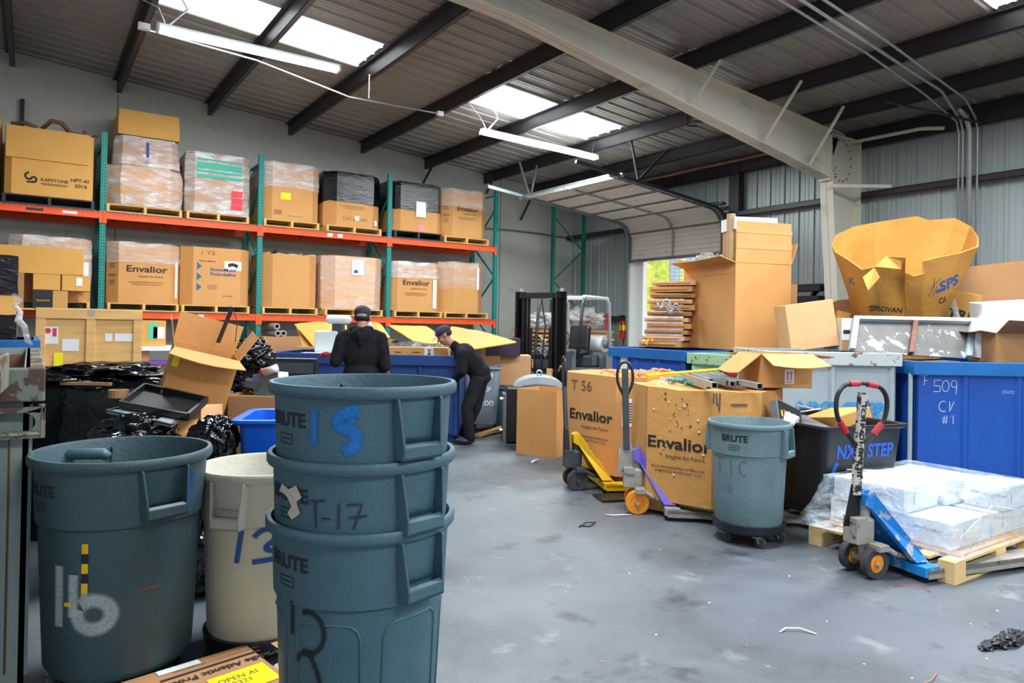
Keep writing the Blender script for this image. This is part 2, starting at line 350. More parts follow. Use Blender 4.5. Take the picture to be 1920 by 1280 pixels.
# ribbed sheet metal
SHEET = M('wall_sheet', (.30, .355, .37), (.35, .40, .41), .8, .42, metal=.25, bump=.05, stretch=(1, 1, .15))
DECK = M('roof_deck', (.27, .255, .235), (.33, .315, .295), .6, .42, metal=.25)
def ribs(a, b, per=.305, h=.028):
    """profile along t: major rib each period and two minor ones"""
    pts = []; t = a
    while t < b:
        for dt, q in ((0, 0), (.035, 0), (.05, h), (.085, h), (.10, 0), (.165, 0), (.17, .006), (.185, .006), (.19, 0), (.24, 0), (.245, .006), (.26, .006), (.265, 0)):
            if t+dt <= b: pts.append((t+dt, q))
        t += per
    pts.append((b, 0)); return pts
def rib_wall(name, t0, t1, z0, z1):
    mb = MB(); pr = ribs(t0, t1); vs = []; fs = []
    for i, (t, q) in enumerate(pr):
        vs += [(XW+.03-q, t, z0), (XW+.03-q, t, z1)]
        if i: k = 2*i; fs.append((k-2, k-1, k+1, k))
    mb.add(vs, fs); return struct(mb.build(name, SHEET, fix=False))
DY0, DY1, DZ = 9.35, 12.05, 3.02     # roller door opening
rib_wall('wall_right', -9, DY0, 0, roof_z(XW)+.02); rib_wall('wall_right_corner', DY1, YW, 0, roof_z(XW)+.02); rib_wall('wall_right_lintel', DY0, DY1, DZ, roof_z(XW)+.02)
bpy.data.objects['wall_right_corner'].name = 'wall_right_far'; bpy.data.objects['wall_right_lintel'].name = 'wall_right_above'
# roof deck in strips along the slope, with translucent panels let in
SKY = [(1.22, 4.13), (5.93, 8.75)]; SKYY = [(9.5, 10.5), (2.55, 3.55), (-3.5, -2.5)]  # last row lies unseen behind the camera, added for its light
def deck(name, x0, x1, y0, y1, m):
    mb = MB(); pr = ribs(y0, y1); vs = []; fs = []
    for i, (t, q) in enumerate(pr):
        vs += [(x0, t, roof_z(x0)+.03-q), (x1, t, roof_z(x1)+.03-q)]
        if i: k = 2*i; fs.append((k-2, k, k+1, k-1))
    mb.add(vs, fs); return mb.build(name, m, fix=False)
mbs = []; y = -9
for (ya, yb) in sorted(SKYY)+[(YW, YW)]:
    mbs.append((-12, XW, y, ya))
    if ya < YW:
        x = -12
        for (xa, xb) in SKY: mbs.append((x, xa, ya, yb)); x = xb
        mbs.append((x, XW, ya, yb))
    y = yb
mb = MB()
for (x0, x1, y0, y1) in mbs:
    pr = ribs(y0, y1); vs = []; fs = []
    for i, (t, q) in enumerate(pr):
        vs += [(x0, t, roof_z(x0)+.03-q), (x1, t, roof_z(x1)+.03-q)]
        if i: k = 2*i; fs.append((k-2, k, k+1, k-1))
    mb.add(vs, fs)
struct(mb.build('ceiling', DECK, fix=False))
k = 1
for (ya, yb) in SKYY:
    for (xa, xb) in SKY: struct(deck('window_%d' % k, xa, xb, ya, yb, SKYP)); k += 1
# roof's weather skin above the deck keeps outside light out
mb = MB(); mb.add([(-12, -9, roof_z(-12)+.12), (XW+.3, -9, roof_z(XW+.3)+.12), (XW+.3, YW+.3, roof_z(XW+.3)+.12), (-12, YW+.3, roof_z(-12)+.12)], [(0, 1, 2, 3)])
# purlins
pn = 0
def purlin(x, y0, y1, d=.215, label=None):
    global pn
    zt = roof_z(x)-.003; mb = MB()
    mb.b2((x-.004, y0, zt-d), (x+.004, y1, zt)); mb.b2((x-.07, y0, zt-.006), (x+.004, y1, zt)); mb.b2((x-.004, y0, zt-d), (x+.07, y1, zt-d+.006)); mb.b2((x+.064, y0, zt-d), (x+.07, y1, zt-d+.025))
    pn += 1; return mb.build('trim_purlin', PRIMER)
for i, x in enumerate((-3.42, -1.88, -.35, 1.2, 2.71, 4.23, 5.77, 7.29, 8.86, 10.22, 11.42)):
    o = purlin(x, -9, YW-.01, .30 if i == 10 else .215); o.name = 'trim_%d' % (3+i); struct(o)
# girts on the side wall
for n_, (z, y0, y1, d) in enumerate([(3.80, -9, YW, .16), (1.75, DY1+.15, YW, .12), (1.95, -9, DY0-.3, .16)]):
    mb = MB(); mb.b2((XW-.17, y0, z-.01), (XW, y1, z)); mb.b2((XW-.17, y0, z-.1), (XW-.163, y1, z)); mb.b2((XW-.17, y0, z-.1), (XW-.12, y1, z-.093))
    struct(mb.build('trim_%d' % (20+n_), PRIMER))
# rigid frame: tapered rafter and column
def tapered(name, pts_top, pts_bot, y, m, fl=.11):
    mb = MB(); n = len(pts_top)
    for i in range(n-1):
        a, b, c, d = pts_top[i], pts_top[i+1], pts_bot[i+1], pts_bot[i]
        mb.add([(p[0], y+s*.005, p[1]) for s in (-1, 1) for p in (a, b, c, d)], [(0, 1, 2, 3), (7, 6, 5, 4), (0, 4, 5, 1), (2, 6, 7, 3), (1, 5, 6, 2), (0, 3, 7, 4)])
        for (p, q, sg) in ((a, b, -1), (d, c, 1)):
            nx = Vector((q[0]-p[0], 0, q[1]-p[1])).normalized().cross(Vector((0, 1, 0)))*.012
            mb.add([(u[0]+nx.x*w, y+s*fl, u[1]+nx.z*w) for u in (p, q) for s in (-1, 1) for w in (0, 1)], [(0, 1, 3, 2), (4, 6, 7, 5), (0, 4, 5, 1), (2, 3, 7, 6), (0, 2, 6, 4), (1, 5, 7, 3)])
    return mb.build(name, m)
raft = thing('steel_roof_frame', 'beige tapered steel rafter and column spanning under the roof', 'steel frame')
raft['kind'] = 'structure'
tapered('rafter', [(-4, 5.93), (4.5, 5.205), (10.9, 4.665)], [(-4, 5.5), (4.43, 4.94), (7.42, 4.54), (10.53, 3.93)][0:1]+[(4.43, 4.94), (10.53, 3.93)], YF, BEIGE).parent = raft
tapered('column', [(10.52, 4.70), (10.58, 3.6), (10.95, 0)], [(11.37, 4.62), (11.37, 3.6), (11.37, 0)], YF, BEIGE).parent = raft
mb = MB(); mb.b2((10.5, YF-.11, 3.9), (10.53, YF+.11, 4.70)); mb.b2((10.5, YF-.11, 4.63), (11.4, YF+.11, 4.65)); mb.build('end_plate', BEIGE, raft)
mb = MB()
for k in range(16):
    a = 2*PI*k/16+.2; x, z = 10.96+.27*math.cos(a), 4.28+.34*math.sin(a); mb.cyl((x, YF-.02, z), (x, YF-.004, z), .014, 8)
for z in (4.1, 4.0, 3.95): mb.cyl((10.62, YF-.13, z), (10.62, YF-.11, z), .012, 8)
mb.build('bolt_ring', STEELD, raft)
# flange braces from the rafter's lower flange to the purlins
for k, (p, q) in enumerate([((1303, 190), (1378, 70)), ((1434, 262), (1503, 151)), ((1518, 308), (1582, 199))]):
    a = at(*p, Y=YF-.1); xq = (8.8, 9.9, 10.9)[k]; a2 = at(p[0], p[1], Y=YF-.12); b = at(q[0], q[1], Y=YF-.75)
    MB().bar(a2, b, .05, .006, (0, 1, 0)).bar(a2+Vector((0, 0, .0)), b+Vector((0, .0, 0)), .006, .05, (0, 1, 0)).build('flange_brace', BEIGE, raft)
a = at(1556, 348, Y=YF-.12); b = at(1672, 349, X=XW-.2); MB().bar(a, b, .05, .008, (0, 1, 0)).build('flange_brace', BEIGE, raft)
# knee braces at the gable wall
for i, (a, b) in enumerate([((812, 308), (794, 342)), ((926, 332), (912, 362)), ((1000, 362), (976, 412))]):
    p = at(a[0], a[1], Y=YW-.55); q = at(b[0], b[1], Y=YW-.02)
    tag(MB().bar(p, q, .04, .04).build('purlin_brace', PRIMER), ['dark diagonal purlin brace above the black-wrapped pallet box', 'dark diagonal purlin brace above the right end of the rack', 'dark diagonal purlin brace beside the door track end'][i], 'brace', 'braces between purlins and white wall')
tag(MB().b2((-.20, YW-.08, 4.35), (-.14, YW-.01, 5.1)).build('wall_post', PRIMER), 'short dark steel post hanging on the white wall at far left', 'post')
p = [at(x, y, Y=YW-.03) for x, y in ((905, 428), (960, 432), (1010, 438), (1068, 447))]
tag(MB().tube(p, .02, 6).build('wall_conduit', STEELD), 'thin dark conduit running along the white wall to the corner', 'pipe')

# ---------------------------------------------------------------- roller door
DOORM = M('door_slats', (.66, .62, .57), (.74, .70, .65), 2, .55, spots=[((.30, .27, .24), 5, .6, .8)])
door = thing('roller_door', 'half-open beige sectional door curving up on overhead tracks', 'door'); door['kind'] = 'structure'; door.name = 'door_1'
y0, y1 = DY0+.02, DY1-.02
ZB = DZ; RC = .42; ZC = 3.46
def door_path(s):
    """s metres along the curtain from its bottom edge: vertical, curve, then inward and gently up"""
    if s < ZC-ZB: return (XW-.16, ZB+s)
    s -= ZC-ZB; L = RC*PI/2*.93
    if s < L:
        a = s/RC; return (XW-.16-RC*(1-math.cos(a)), ZC+RC*math.sin(a))
    s -= L; a = L/RC; return (XW-.16-RC*(1-math.cos(a))-s*math.sin(a), ZC+RC*math.sin(a)+s*math.cos(a))
LEN = 3.5; mb = MB(); n = 140; vs = []; fs = []
for i in range(n+1):
    s = LEN*i/n; x, z = door_path(s); q = .022 if (i % 4) == 0 else 0; q2 = 0
    vs += [(x+q+q2, y0, z+q*.5), (x+q+q2, y1, z+q*.5)]
    if i: fs.append((2*i-2, 2*i-1, 2*i+1, 2*i))
mb.add(vs, fs); mb.build('door_curtain', DOORM, door, solid=.004)
for yy in (y0+.03, (y0+y1)/2, y1-.03):
    mb = MB()
    for s0 in (0, .62, 1.24, 1.86, 2.48, 3.1):
        pts = [door_path(s0+.04+k*.09) for k in range(7)]
        mb.tube([(x-.03, yy, z-.02) for x, z in pts], .024, 4)
    mb.build('stile', STEELD if yy != (y0+y1)/2 else CAST, door)
for s0 in (.62, 1.24, 1.86, 2.48, 3.1, 3.72):
    x, z = door_path(s0); MB().b2((x-.03, y0, z-.03), (x-.005, y1, z-.0)).build('section_rail', STEELD, door)
x, z = door_path(LEN); MB().b2((x-.06, y0-.12, z-.02), (x, y1+.35, z+.05)).build('top_rail', CAST, door)
MB().b2((XW-.2, y0-.02, ZB-.05), (XW-.1, y1+.02, ZB)).build('bottom_rail', STEELD, door)
for yy in (y0-.06, y1+.06):
    pts = [(XW-.13, yy, .02)]+[(door_path(s)[0]-.0, yy, door_path(s)[1]) for s in [.05*i for i in range(0, 30)]]+[(door_path(4.55)[0], yy, door_path(4.55)[1])]
    mb = MB()
    for a, b in zip(pts[:-1], pts[1:]): mb.bar(a, b, .06, .05, (0, 1, 0))
    mb.build('track', STEEL if yy > 10 else GRAPH, door)
tx = MB().b2((XW-.3, DY0-.05, 3.95), (XW-.2, DY1+.1, 4.0)); tx.cyl((XW-.25, DY0+.1, 4.0), (XW-.25, DY1-.1, 4.0), .03); tx.build('spring_shaft', GRAPH, door)
struct(MB().b2((XW-.13, DY1, 0), (XW+.03, DY1+.02, DZ+.05)).b2((XW-.02, DY1-.30, 0), (XW+.10, DY1-.02, DZ)).build('trim_30', WHITEM))
struct(MB().b2((XW-.16, DY0-.32, 0), (XW, DY0-.1, 4.7)).build('trim_31', PRIMER))
struct(MB().b2((XW-.1, DY1+.1, 0), (XW, DY1+.2, 4.7)).build('trim_32', SHEET))
# hangers for the tracks
for i, (p, q, D_) in enumerate([((1160, 330), (1187, 240), 0), ((1187, 345), (1193, 235), 0)]): pass
zt = door_path(3.4)[1]; xt = door_path(3.4)[0]
hg = [((xt+.3, y0-.06, zt-.02), (xt+.1, y0-.06, roof_z(xt)-.25)), ((xt+.3, y0-.06, zt), (xt+1.0, y0-.1, roof_z(xt)-.3)),
      ((xt-.1, y1+.06, zt), (xt-.4, y1+.05, roof_z(xt)-.2)), ((xt-.1, y1+.06, zt), (xt+.05, y1+.05, roof_z(xt)-.22))]
for k_, (a, b) in enumerate(hg): MB().bar(a, b, .035, .035).build('track_hanger', PRIMER if k_ < 2 else STEELD, door)
# ---------------------------------------------------------------- outside seen through the opening
GROUND = M('asphalt_outside', (.6, .6, .58), rough=.9)
mb = MB(); mb.sheet(lambda u, v: (XW+u*40, -10+v*50, -.02), 1, 1); struct(mb.build('ground', GROUND))
LEAF = M('sunlit_leaves', (.45, .58, .05), (.75, .78, .20), 3, .8, bump=1, bscale=4)
bark = M('tree_bark', (.16, .11, .07), rough=.9)
for i, (x, y, z, r) in enumerate([(25, 19.0, 3.2, 2.3), (34, 36, 4.8, 3.6)]):
    t = thing('tree', ['bright green tree just outside the open roller door', 'pale green tree further off outside the roller door'][i], 'tree', (x, y, 0), group='trees outside the roller door')
    b_ = MB()
    for k in range(5): b_.blob((random.uniform(-1, 1)*r*.5, random.uniform(-1, 1)*r*.5, z+random.uniform(-1, 1)*r*.5), (r*.6, r*.6, r*.5), 3, .5, 3, i*9+k)
    b_.build('foliage', LEAF, t, smooth='all'); MB().tube([(0, 0, 0), (.1, 0, z)], .18).build('trunk', bark, t)
# white wire cages stacked outside
def cage(w, d, h):
    mb = MB(); n = 9
    for i in range(n+1):
        a = -w/2+w*i/n
        mb.bar((a, -d/2, 0), (a, -d/2, h), .016, .016); mb.bar((-w/2, -d/2, h*i/n), (w/2, -d/2, h*i/n), .016, .016)
        b = -d/2+d*i/n; mb.bar((-w/2, b, 0), (-w/2, b, h), .016, .016); mb.bar((-w/2, -d/2, h*i/n), (-w/2, d/2, h*i/n), .016, .016)
    return mb
CAGEM = M('cage_blue_white', (.45, .55, .75), rough=.5)
for i in range(4):
    for j in range(2):
        t = cage(1.1, 1.0, .80).build('wire_cage', CAGEM); t.location = (13.6+j*1.25, 12.0+j*.6, i*.86 if j == 0 else i*.86); t.rotation_euler.z = R(-60)
        tag(t, 'pale blue wire cage in the %s stack outside the door, %s' % (['nearer', 'farther'][j], ['at the bottom', 'second from the bottom', 'third from the bottom', 'on top'][i]), 'cage', 'wire cages stacked outside the door')
fe = at(1168, 615, X=XW-.12); t = thing('fire_extinguisher', 'red fire extinguisher hung on the corrugated wall beside the door', 'fire extinguisher', (XW-.12, fe.y, fe.z-.25))
MB().lathe([(0, 0), (.075, .01), (.08, .05), (.08, .38), (.05, .45), (.02, .47)], 16).build('cylinder', PRED, t, smooth=True)
MB().b2((-.02, -.02, .46), (.02, .02, .54)).b2((-.1, -.015, .52), (.03, .015, .55)).tube([(-.02, 0, .5), (-.1, -.05, .45), (-.1, -.06, .15)], .012, 6).build('valve', BLKM, t)
MB().lathe([(.082, .2), (.082, .32)], 16).build('label_band', PAPERY, t)

# ---------------------------------------------------------------- fluorescent fittings
def fluoro(a, b, label, sag):
    a, b = Vector(a), Vector(b); c = (a+b)/2; d = (b-a); L = d.length; t = thing('fluorescent_fitting', label, 'ceiling light', c, math.atan2(d.y, d.x), 'hanging strip lights')
    rl = math.asin(d.z/L); t.rotation_euler = (0, -rl, math.atan2(d.y, d.x)); h = L/2
    MB().box((0, 0, .03), (L, .10, .05)).build('housing', WHITEM, t)
    for s in (-1, 1):
        MB().cyl((-h+.03, s*.055, -.012), (h-.03, s*.055, -.012), .019, 10).build('tube', GLOWT, t)
        MB().box((s*(h-.015), 0, -.005), (.03, .15, .06)).build('end_cap', WHITEM, t)
    MB().tube([(-h+.1, 0, .05), (-h+.02, .1, .28), (-h-.25, .1, sag), (-h-.3, .1, sag+.3)], .006, 6).tube([(-h+.12, 0, .05), (-h+.32, 0, .3), (-h+.25, .02, .42), (-h-.2, .05, sag+.2)], .012, 6).build('supply_cable', WHITEM, t, smooth='all')
    MB().tube([(h-.1, 0, .05), (h-.05, 0, .5)], .004, 5).build('hanger_wire', STEELD, t)
    l = arealight('tube_light', (0, 0, -.05), L, .12, 60, (.86, 1, .97)); l.parent = t
    return t
fluoro(at(293, 52, Z=4.85), at(637, 131, Z=4.80), 'twin-tube strip light at upper left, below the left skylight', .35)
fluoro(at(903, 247, Z=4.80), at(1118, 296, Z=4.72), 'twin-tube strip light hanging over the forklift, below the middle skylight', .5)
fluoro((7.9, 1.2, 4.7), (9.9, 1.2, 4.65), 'added unseen twin-tube strip light beyond the right edge of the view', .4)  # out-of-view fitting, put in as an extra light source
# thin pipe from wall side to lamp, with pull cord
pp = [at(0, 0, Y=10.9), at(260, 52, Z=5.0), at(480, 113, Z=4.95), at(655, 182, Z=4.9), at(823, 213, Z=4.95)]
tag(MB().tube(pp[1:], .011, 6).build('ceiling_conduit', STEEL), 'thin silver conduit slanting under the purlins past the left strip light', 'pipe')
tag(MB().tube([at(693, 140, Z=5.1), at(692, 184, Z=4.85)], .008, 6).build('pull_cord', WHITEM), 'short white pull cord hanging below a purlin', 'cord')
c = at(825, 213, Z=4.95); tag(MB().box(c, (.1, .07, .07)).build('junction_box', WHITEM), 'small white junction box on a purlin at the end of a conduit', 'box')
c = at(270, 50, Z=5.0); tag(MB().box(c, (.13, .08, .07)).build('junction_box', WHITEM), 'small white junction box beside the left strip light', 'box')
# conduits across the roof and down the side wall
def pz(px, py, off): # point at roof height
    d = ray(px, py); t = (5.81+off-H)/(d.z+.085*d.x); return EYE+d*t
runs = [('first', [(1440, -14), (1620, 96), (1732, 175)], 1798, .016), ('second', [(1487, -10), (1650, 95), (1765, 170)], 1806, .02), ('fourth', [(1530, -10), (1660, 75), (1810, 185)], 1833, .016)]
for i, (nm, pts, vx, r) in enumerate(runs):
    P_ = [pz(x, y, -.25) for x, y in pts]; e_ = at(vx, 240, X=XW-.21)
    P_.append(Vector((XW-.28, e_.y, 4.62))); P_.append(Vector((XW-.21, e_.y, 4.45))); P_.append(Vector((XW-.21, e_.y, .3)))
    tag(MB().tube(P_, r, 8).build('conduit', STEEL, smooth='all'), ['silver conduit bending down the side wall, leftmost of the bundle', 'silver conduit bending down the side wall, second from the left in the bundle', 'silver conduit bending down the side wall, rightmost of the bundle'][i], 'pipe', 'conduits down the corrugated wall')
e_ = at(1818, 250, X=XW-.24)
tag(MB().tube([(XW-.6, e_.y, 4.7), (XW-.35, e_.y, 4.65), (XW-.24, e_.y, 4.45), (XW-.24, e_.y, .3)], .04, 10).build('conduit', STEEL, smooth='all'), 'thick galvanised conduit running down the corrugated wall between thin ones', 'pipe')
tag(MB().tube([pz(1660, 190, -.3), (XW-.35, at(1862, 222, X=XW).y, 4.5)], .02, 8).build('roof_strut', PRIMER), 'dark slotted strut slung below the roof near the side wall', 'strut')
tag(MB().tube([(XW-.35, YF+.2, 4.62), (XW-.35, 5.5, 4.60), (XW-.3, 5.2, 4.55)], .028, 8).build('eave_pipe', BEIGE), 'beige pipe lying along the eave beside the frame knee', 'pipe')
a, b = at(1070, 362, Z=4.5), at(1400, 250, Z=4.5)
tag(MB().tube([(10.7, 14.0, 4.60), (10.7, 7.4, 4.60)], .03, 8).tube([(10.7, 7.4, 4.60), (10.7, 7.2, 4.60)], .045, 8).build('sprinkler_pipe', RUST), 'rusty sprinkler pipe running under the purlins behind the door tracks', 'pipe')
# unlit security camera fixture hung behind rafter
c = at(1308, 222, Y=7.6); t = thing('security_fixture', 'black security camera fixture with a bracket hanging behind the beige rafter', 'fixture', c, R(-40))
MB().b2((-.09, -.06, -.07), (.09, .06, .09)).build('fixture_body', BLKM, t, bevel=.01); MB().b2((-.08, -.065, -.05), (.08, -.06, .03)).build('lens', STEEL, t)
MB().tube([(-.16, 0, .1), (-.16, 0, -.1), (-.13, 0, -.12), (.0, 0, -.12)], .012, 6).bar((-.16, 0, .08), (.1, 0, .1), .03, .02).bar((.0, 0, .1), (.02, 0, .3), .03, .03).build('bracket', BLKM, t)
# ================================================================ PALLET RACK
YR, DR = 13.2, 1.07
UX = [-1.60, .945, 3.415, 5.94, 8.485]
def upright(x, y0, d, h, m, label, group, pw=.085, axis='y'):
    t = thing('rack_upright', label, 'rack upright', (x, y0, 0), 0, group)
    ps = []
    for k, y in enumerate((.04, d-.04)):
        mb = MB(); mb.b2((-pw/2, y-.035, 0), (pw/2, y+.035, h)); mb.b2((-.08, y-.06, 0), (.08, y+.06, .008)); p = mb.build('post', m, t)
        mb = MB(); z = .1
        while z < h-.03:
            for s in (-1, 1):
                mb.add([(s*.02-.007, y-.0365, z), (s*.02+.007, y-.0365, z), (s*.02+.004, y-.0365, z+.022), (s*.02-.004, y-.0365, z+.022)], [(0, 1, 2, 3)])
            mb.add([(-pw/2-.0015, y-.012, z), (-pw/2-.0015, y+.012, z), (-pw/2-.0015, y+.008, z+.022), (-pw/2-.0015, y-.008, z+.022)], [(0, 1, 2, 3)])
            z += .0508
        mb.build('slots', HOLE, p, fix=False)
    mb = MB(); z = .3; s = 0
    while z+.75 < h: mb.bar((0, .06, z+(0 if s else .75)), (0, d-.06, z+(.75 if s else 0)), .03, .03); z += .75; s = 1-s
    for z in (.2, h-.15): mb.bar((0, .06, z), (0, d-.06, z), .03, .03)
    mb.build('brace', m, t); return t
lbs = ['green rack upright beyond the left edge of the view', 'green rack upright at the left, beside the HPT-41 carton', 'green rack upright second from the left of the racking', 'green rack upright third from the left, between the two black-wrapped loads', 'green rack upright at the right end of the orange racking']
for x, lb in zip(UX, lbs): upright(x, YR, DR, 4.5, TEAL, lb, 'rack uprights')
upright(9.62, 13.3, 1.0, 4.6, TEALD, 'dark green spare upright frame standing in the far corner, left one', 'spare upright frames').rotation_euler.z = R(-90)
bpy.context.view_layer.update()
for o in [o for o in C.objects if o.name.startswith('rack_upright') and 'spare' in o['label']]: o.location = (10.05, 13.25, 0)
bays = ['beyond the left edge', 'leftmost full', 'middle', 'right-hand']
for lv, (z, ln) in enumerate([(1.55, 'lower'), (3.15, 'upper')]):
    for b in range(4):
        x0, x1 = UX[b]+.045, UX[b+1]-.045
        for yy, fb in ((YR-.005, 'front'), (YR+DR-.045, 'rear')):
            t = thing('rack_beam', '%s orange %s beam of the %s rack bay' % (fb, ln, bays[b]), 'rack beam', ((x0+x1)/2, yy, z), 0, 'orange rack beams'); h = (x1-x0)/2
            mb = MB(); mb.b2((-h, 0, -.055), (h, .05, .055)); mb.build('beam', ORANGE, t, bevel=.004)
            for s in (-1, 1): MB().box((s*(h+.02), -.004, -.03), (.055, .012, .19)).build('end_plate', ORANGE, t)
            if fb == 'front':
                for s in (-1, 1): MB().cyl((s*(h+.02), -.012, .03), (s*(h+.02), -.008, .03), .006, 6).cyl((s*(h+.02), -.012, -.09), (s*(h+.02), -.008, -.09), .006, 6).build('rivet', HOLE, t)
                if (b, lv) == (2, 1): rect(plane_map((-.02, 0, 0), (1, 0, 0), (0, 0, 1)), 0, -.03, .10, .035, PAPER, t); rect(plane_map((.18, 0, 0), (1, 0, 0), (0, 0, 1)), 0, -.03, .10, .035, PAPER, t)
                if (b, lv) == (1, 0): rect(plane_map((.22, 0, 0), (1, 0, 0), (0, 0, 1)), 0, -.03, .09, .035, PAPER, t)
                if (b, lv) == (0, 1): rect(plane_map((.25, 0, 0), (1, 0, 0), (0, 0, 1)), 0, -.02, .22, .02, PALB, t); rect(plane_map((.72, 0, 0), (1, 0, 0), (0, 0, 1)), 0, -.02, .20, .02, PAPER, t)
        for q in range(2):
            w = (x1-x0)/2-.02; xc = x0+(q+.5)*(x1-x0)/2
            mb = MB()
            for k in range(19): xx = -w/2+w*k/18; mb.bar((xx, -.05, .003), (xx, DR+.02, .003), .005, .005); mb.bar((xx, -.05, .003), (xx, -.05, -.035), .005, .005)
            for k in range(12): yy = -.04+(DR+.04)*k/11; mb.bar((-w/2, yy, -.003), (w/2, yy, -.003), .005, .005)
            for k in range(3): xx = -w/2+w*(k+.5)/3; mb.b2((xx-.02, 0, -.03), (xx+.02, DR, -.008))
            o = mb.build('wire_deck', STEELD); o.location = (xc, YR, z+.062); tag(o, 'wire mesh deck, %s half of the %s level in the %s bay' % (['left', 'right'][q], ln, bays[b]), 'wire deck', 'wire decks on the racking')
ZT = {0: 1.55+.068, 1: 3.15+.068}
def pallet(name, label, loc, w=1.2, d=1.0, h=.13, m=None, rz=0, group='pallets on the rack', blocks=False):
    m = m or WOOD; t = thing(name, label, 'pallet', loc, rz, group)
    mb = MB(); n = 7
    for k in range(n): mb.box((0, -d/2+.05+(d-.1)*k/(n-1), h-.009), (w, .095, .018))
    mb.build('top_boards', m, t, bevel=.002)
    mb = MB()
    for k in range(3): mb.box((0, -d/2+.05+(d-.1)*k/2, .009), (w, .10, .018))
    mb.build('bottom_boards', m, t, bevel=.002)
    for k in (-1, 0, 1):
        if blocks:
            for j in (-1, 0, 1): MB().box((k*(w/2-.07), j*(d/2-.05), h/2), (.14, .10, h-.036)).build('block', m, t, bevel=.003)
        else: MB().box((k*(w/2-.022), 0, h/2), (.042, d, h-.036)).build('stringer', m, t)
    return t
def octo(w, d, c): return [(-w/2+c, -d/2), (w/2-c, -d/2), (w/2, -d/2+c), (w/2, d/2-c), (w/2-c, d/2), (-w/2+c, d/2), (-w/2, d/2-c), (-w/2, -d/2+c)]
def gaylord(label, loc, w, d, h, m=CB, ch=.17, rz=0, group='bulk cartons on the rack', ragged=0, bulge=0, wrap=None, wrapm=None, cap=False, name='bulk_carton', seed=1, taper=1.0):
    """eight-sided bulk carton, open on top; wrap = (z0, z1) of stretch film"""
    t = thing(name, label, 'carton', loc, rz, group); rnd = random.Random(seed)
    def ring(off, z, u, top=False):
        out = []; P8 = octo(w+2*off, d+2*off, ch+off*.6)
        for i in range(8):
            a, b = Vector(P8[i]), Vector(P8[(i+1) % 8]); nseg = 4
            for k in range(nseg):
                p = a.lerp(b, k/nseg); s = 1+bulge*math.sin(PI*min(max(u, 0), 1)); s *= 1+(taper-1)*u
                zz = z+(ragged*noise.noise(Vector((p.x*4+seed, p.y*4, seed*3.3))) if top else 0)
                out.append((p.x*s, p.y*s, zz))
        return out
    def shell(mb, off, zs, closed_top=False, topr=True):
        base = len(mb.v); n = 32
        for i, z in enumerate(zs): mb.v += ring(off, z, z/h, topr and i == len(zs)-1)
        for i in range(len(zs)-1):
            for k in range(n): mb.f.append((base+i*n+k, base+i*n+(k+1) % n, base+(i+1)*n+(k+1) % n, base+(i+1)*n+k))
        return base, n
    mb = MB(); zs = [h*i/6 for i in range(7)]
    b0, n = shell(mb, 0, zs); b1, n = shell(mb, -.012, zs)
    for k in range(n): mb.f.append((b0+6*n+k, b0+6*n+(k+1) % n, b1+6*n+(k+1) % n, b1+6*n+k))
    mb.f.append(tuple(b0+k for k in reversed(range(n)))); mb.f.append(tuple(b1+k for k in range(n)))
    if cap: mb.v += [(0, 0, h*.97)]; cc = len(mb.v)-1; mb.f += [(b1+6*n+k, b1+6*n+(k+1) % n, cc) for k in range(n)]
    mb.build('carton_wall', m, t)
    if wrap:
        mb = MB(); z0, z1 = wrap; zz = [z0+(z1-z0)*i/8 for i in range(9)]
        base = len(mb.v)
        for i, z in enumerate(zz):
            rg = ring(.014, z, z/h)
            for k, p in enumerate(rg):
                q = 1+.006*noise.noise(Vector((k*.9, z*9, seed)))+(.0 if i < 8 or z1 < h else -.03)
                dz = (.05*noise.noise(Vector((k*.35, seed*2.2, 5))) if i in (0,) and z0 > .05 else 0)+(.02*noise.noise(Vector((k*.7, seed, 1))) if i == 8 else 0)
                mb.v.append((p[0]*q, p[1]*q, p[2]+dz))
        for i in range(8):
            for k in range(n): mb.f.append((base+i*n+k, base+i*n+(k+1) % n, base+(i+1)*n+(k+1) % n, base+(i+1)*n+k))
        if z1 >= h*.98:
            mb.v.append((0, 0, z1+.01)); cc = len(mb.v)-1; mb.f += [(base+8*n+k, base+8*n+(k+1) % n, cc) for k in range(n)]
        mb.build('stretch_wrap', wrapm or WRAP, t, smooth=True)
    return t
def front(t, w, d, ox=0, z=0, e=.003): return plane_map((ox, -d/2, z), (1, 0, 0), (0, 0, 1), e)
def env(t, fm, s=1.0, dy=0, m=INK):
    text('Envalior', .16*s, lambda u, v: fm(u, v+dy), m, t, 'logo_lettering', bold=.022, w=.66*s)
    text('Imagine the Future', .055*s, lambda u, v: fm(u+.07*s, v+dy-.125*s), m, t, 'slogan', w=.40*s)
    text('ENVALIOR ENGINEERING MATERIALS, INC.', .035*s, lambda u, v: fm(u, v+dy-.235*s), m, t, 'address_line', w=.56*s)
    text('EVANSVILLE, IN 47725-5001 U.S.A.', .035*s, lambda u, v: fm(u, v+dy-.275*s), m, t, 'address_line', w=.48*s)
def side_marks(t, fm, m=PEN):
    for k in range(3): stroke([arc(-.05+k*.05, 0, .016, .02, 0, 360, 8)], .012, fm, m, t, 'handling_mark')
    for k in range(4): rect(fm, -.06, .12+k*.022, .05, .128+k*.022, m, t, 'print_line')
    for k in range(4): rect(fm, -.06, -.15+k*.022, .05, -.142+k*.022, m, t, 'print_line')
yP = YR+.47
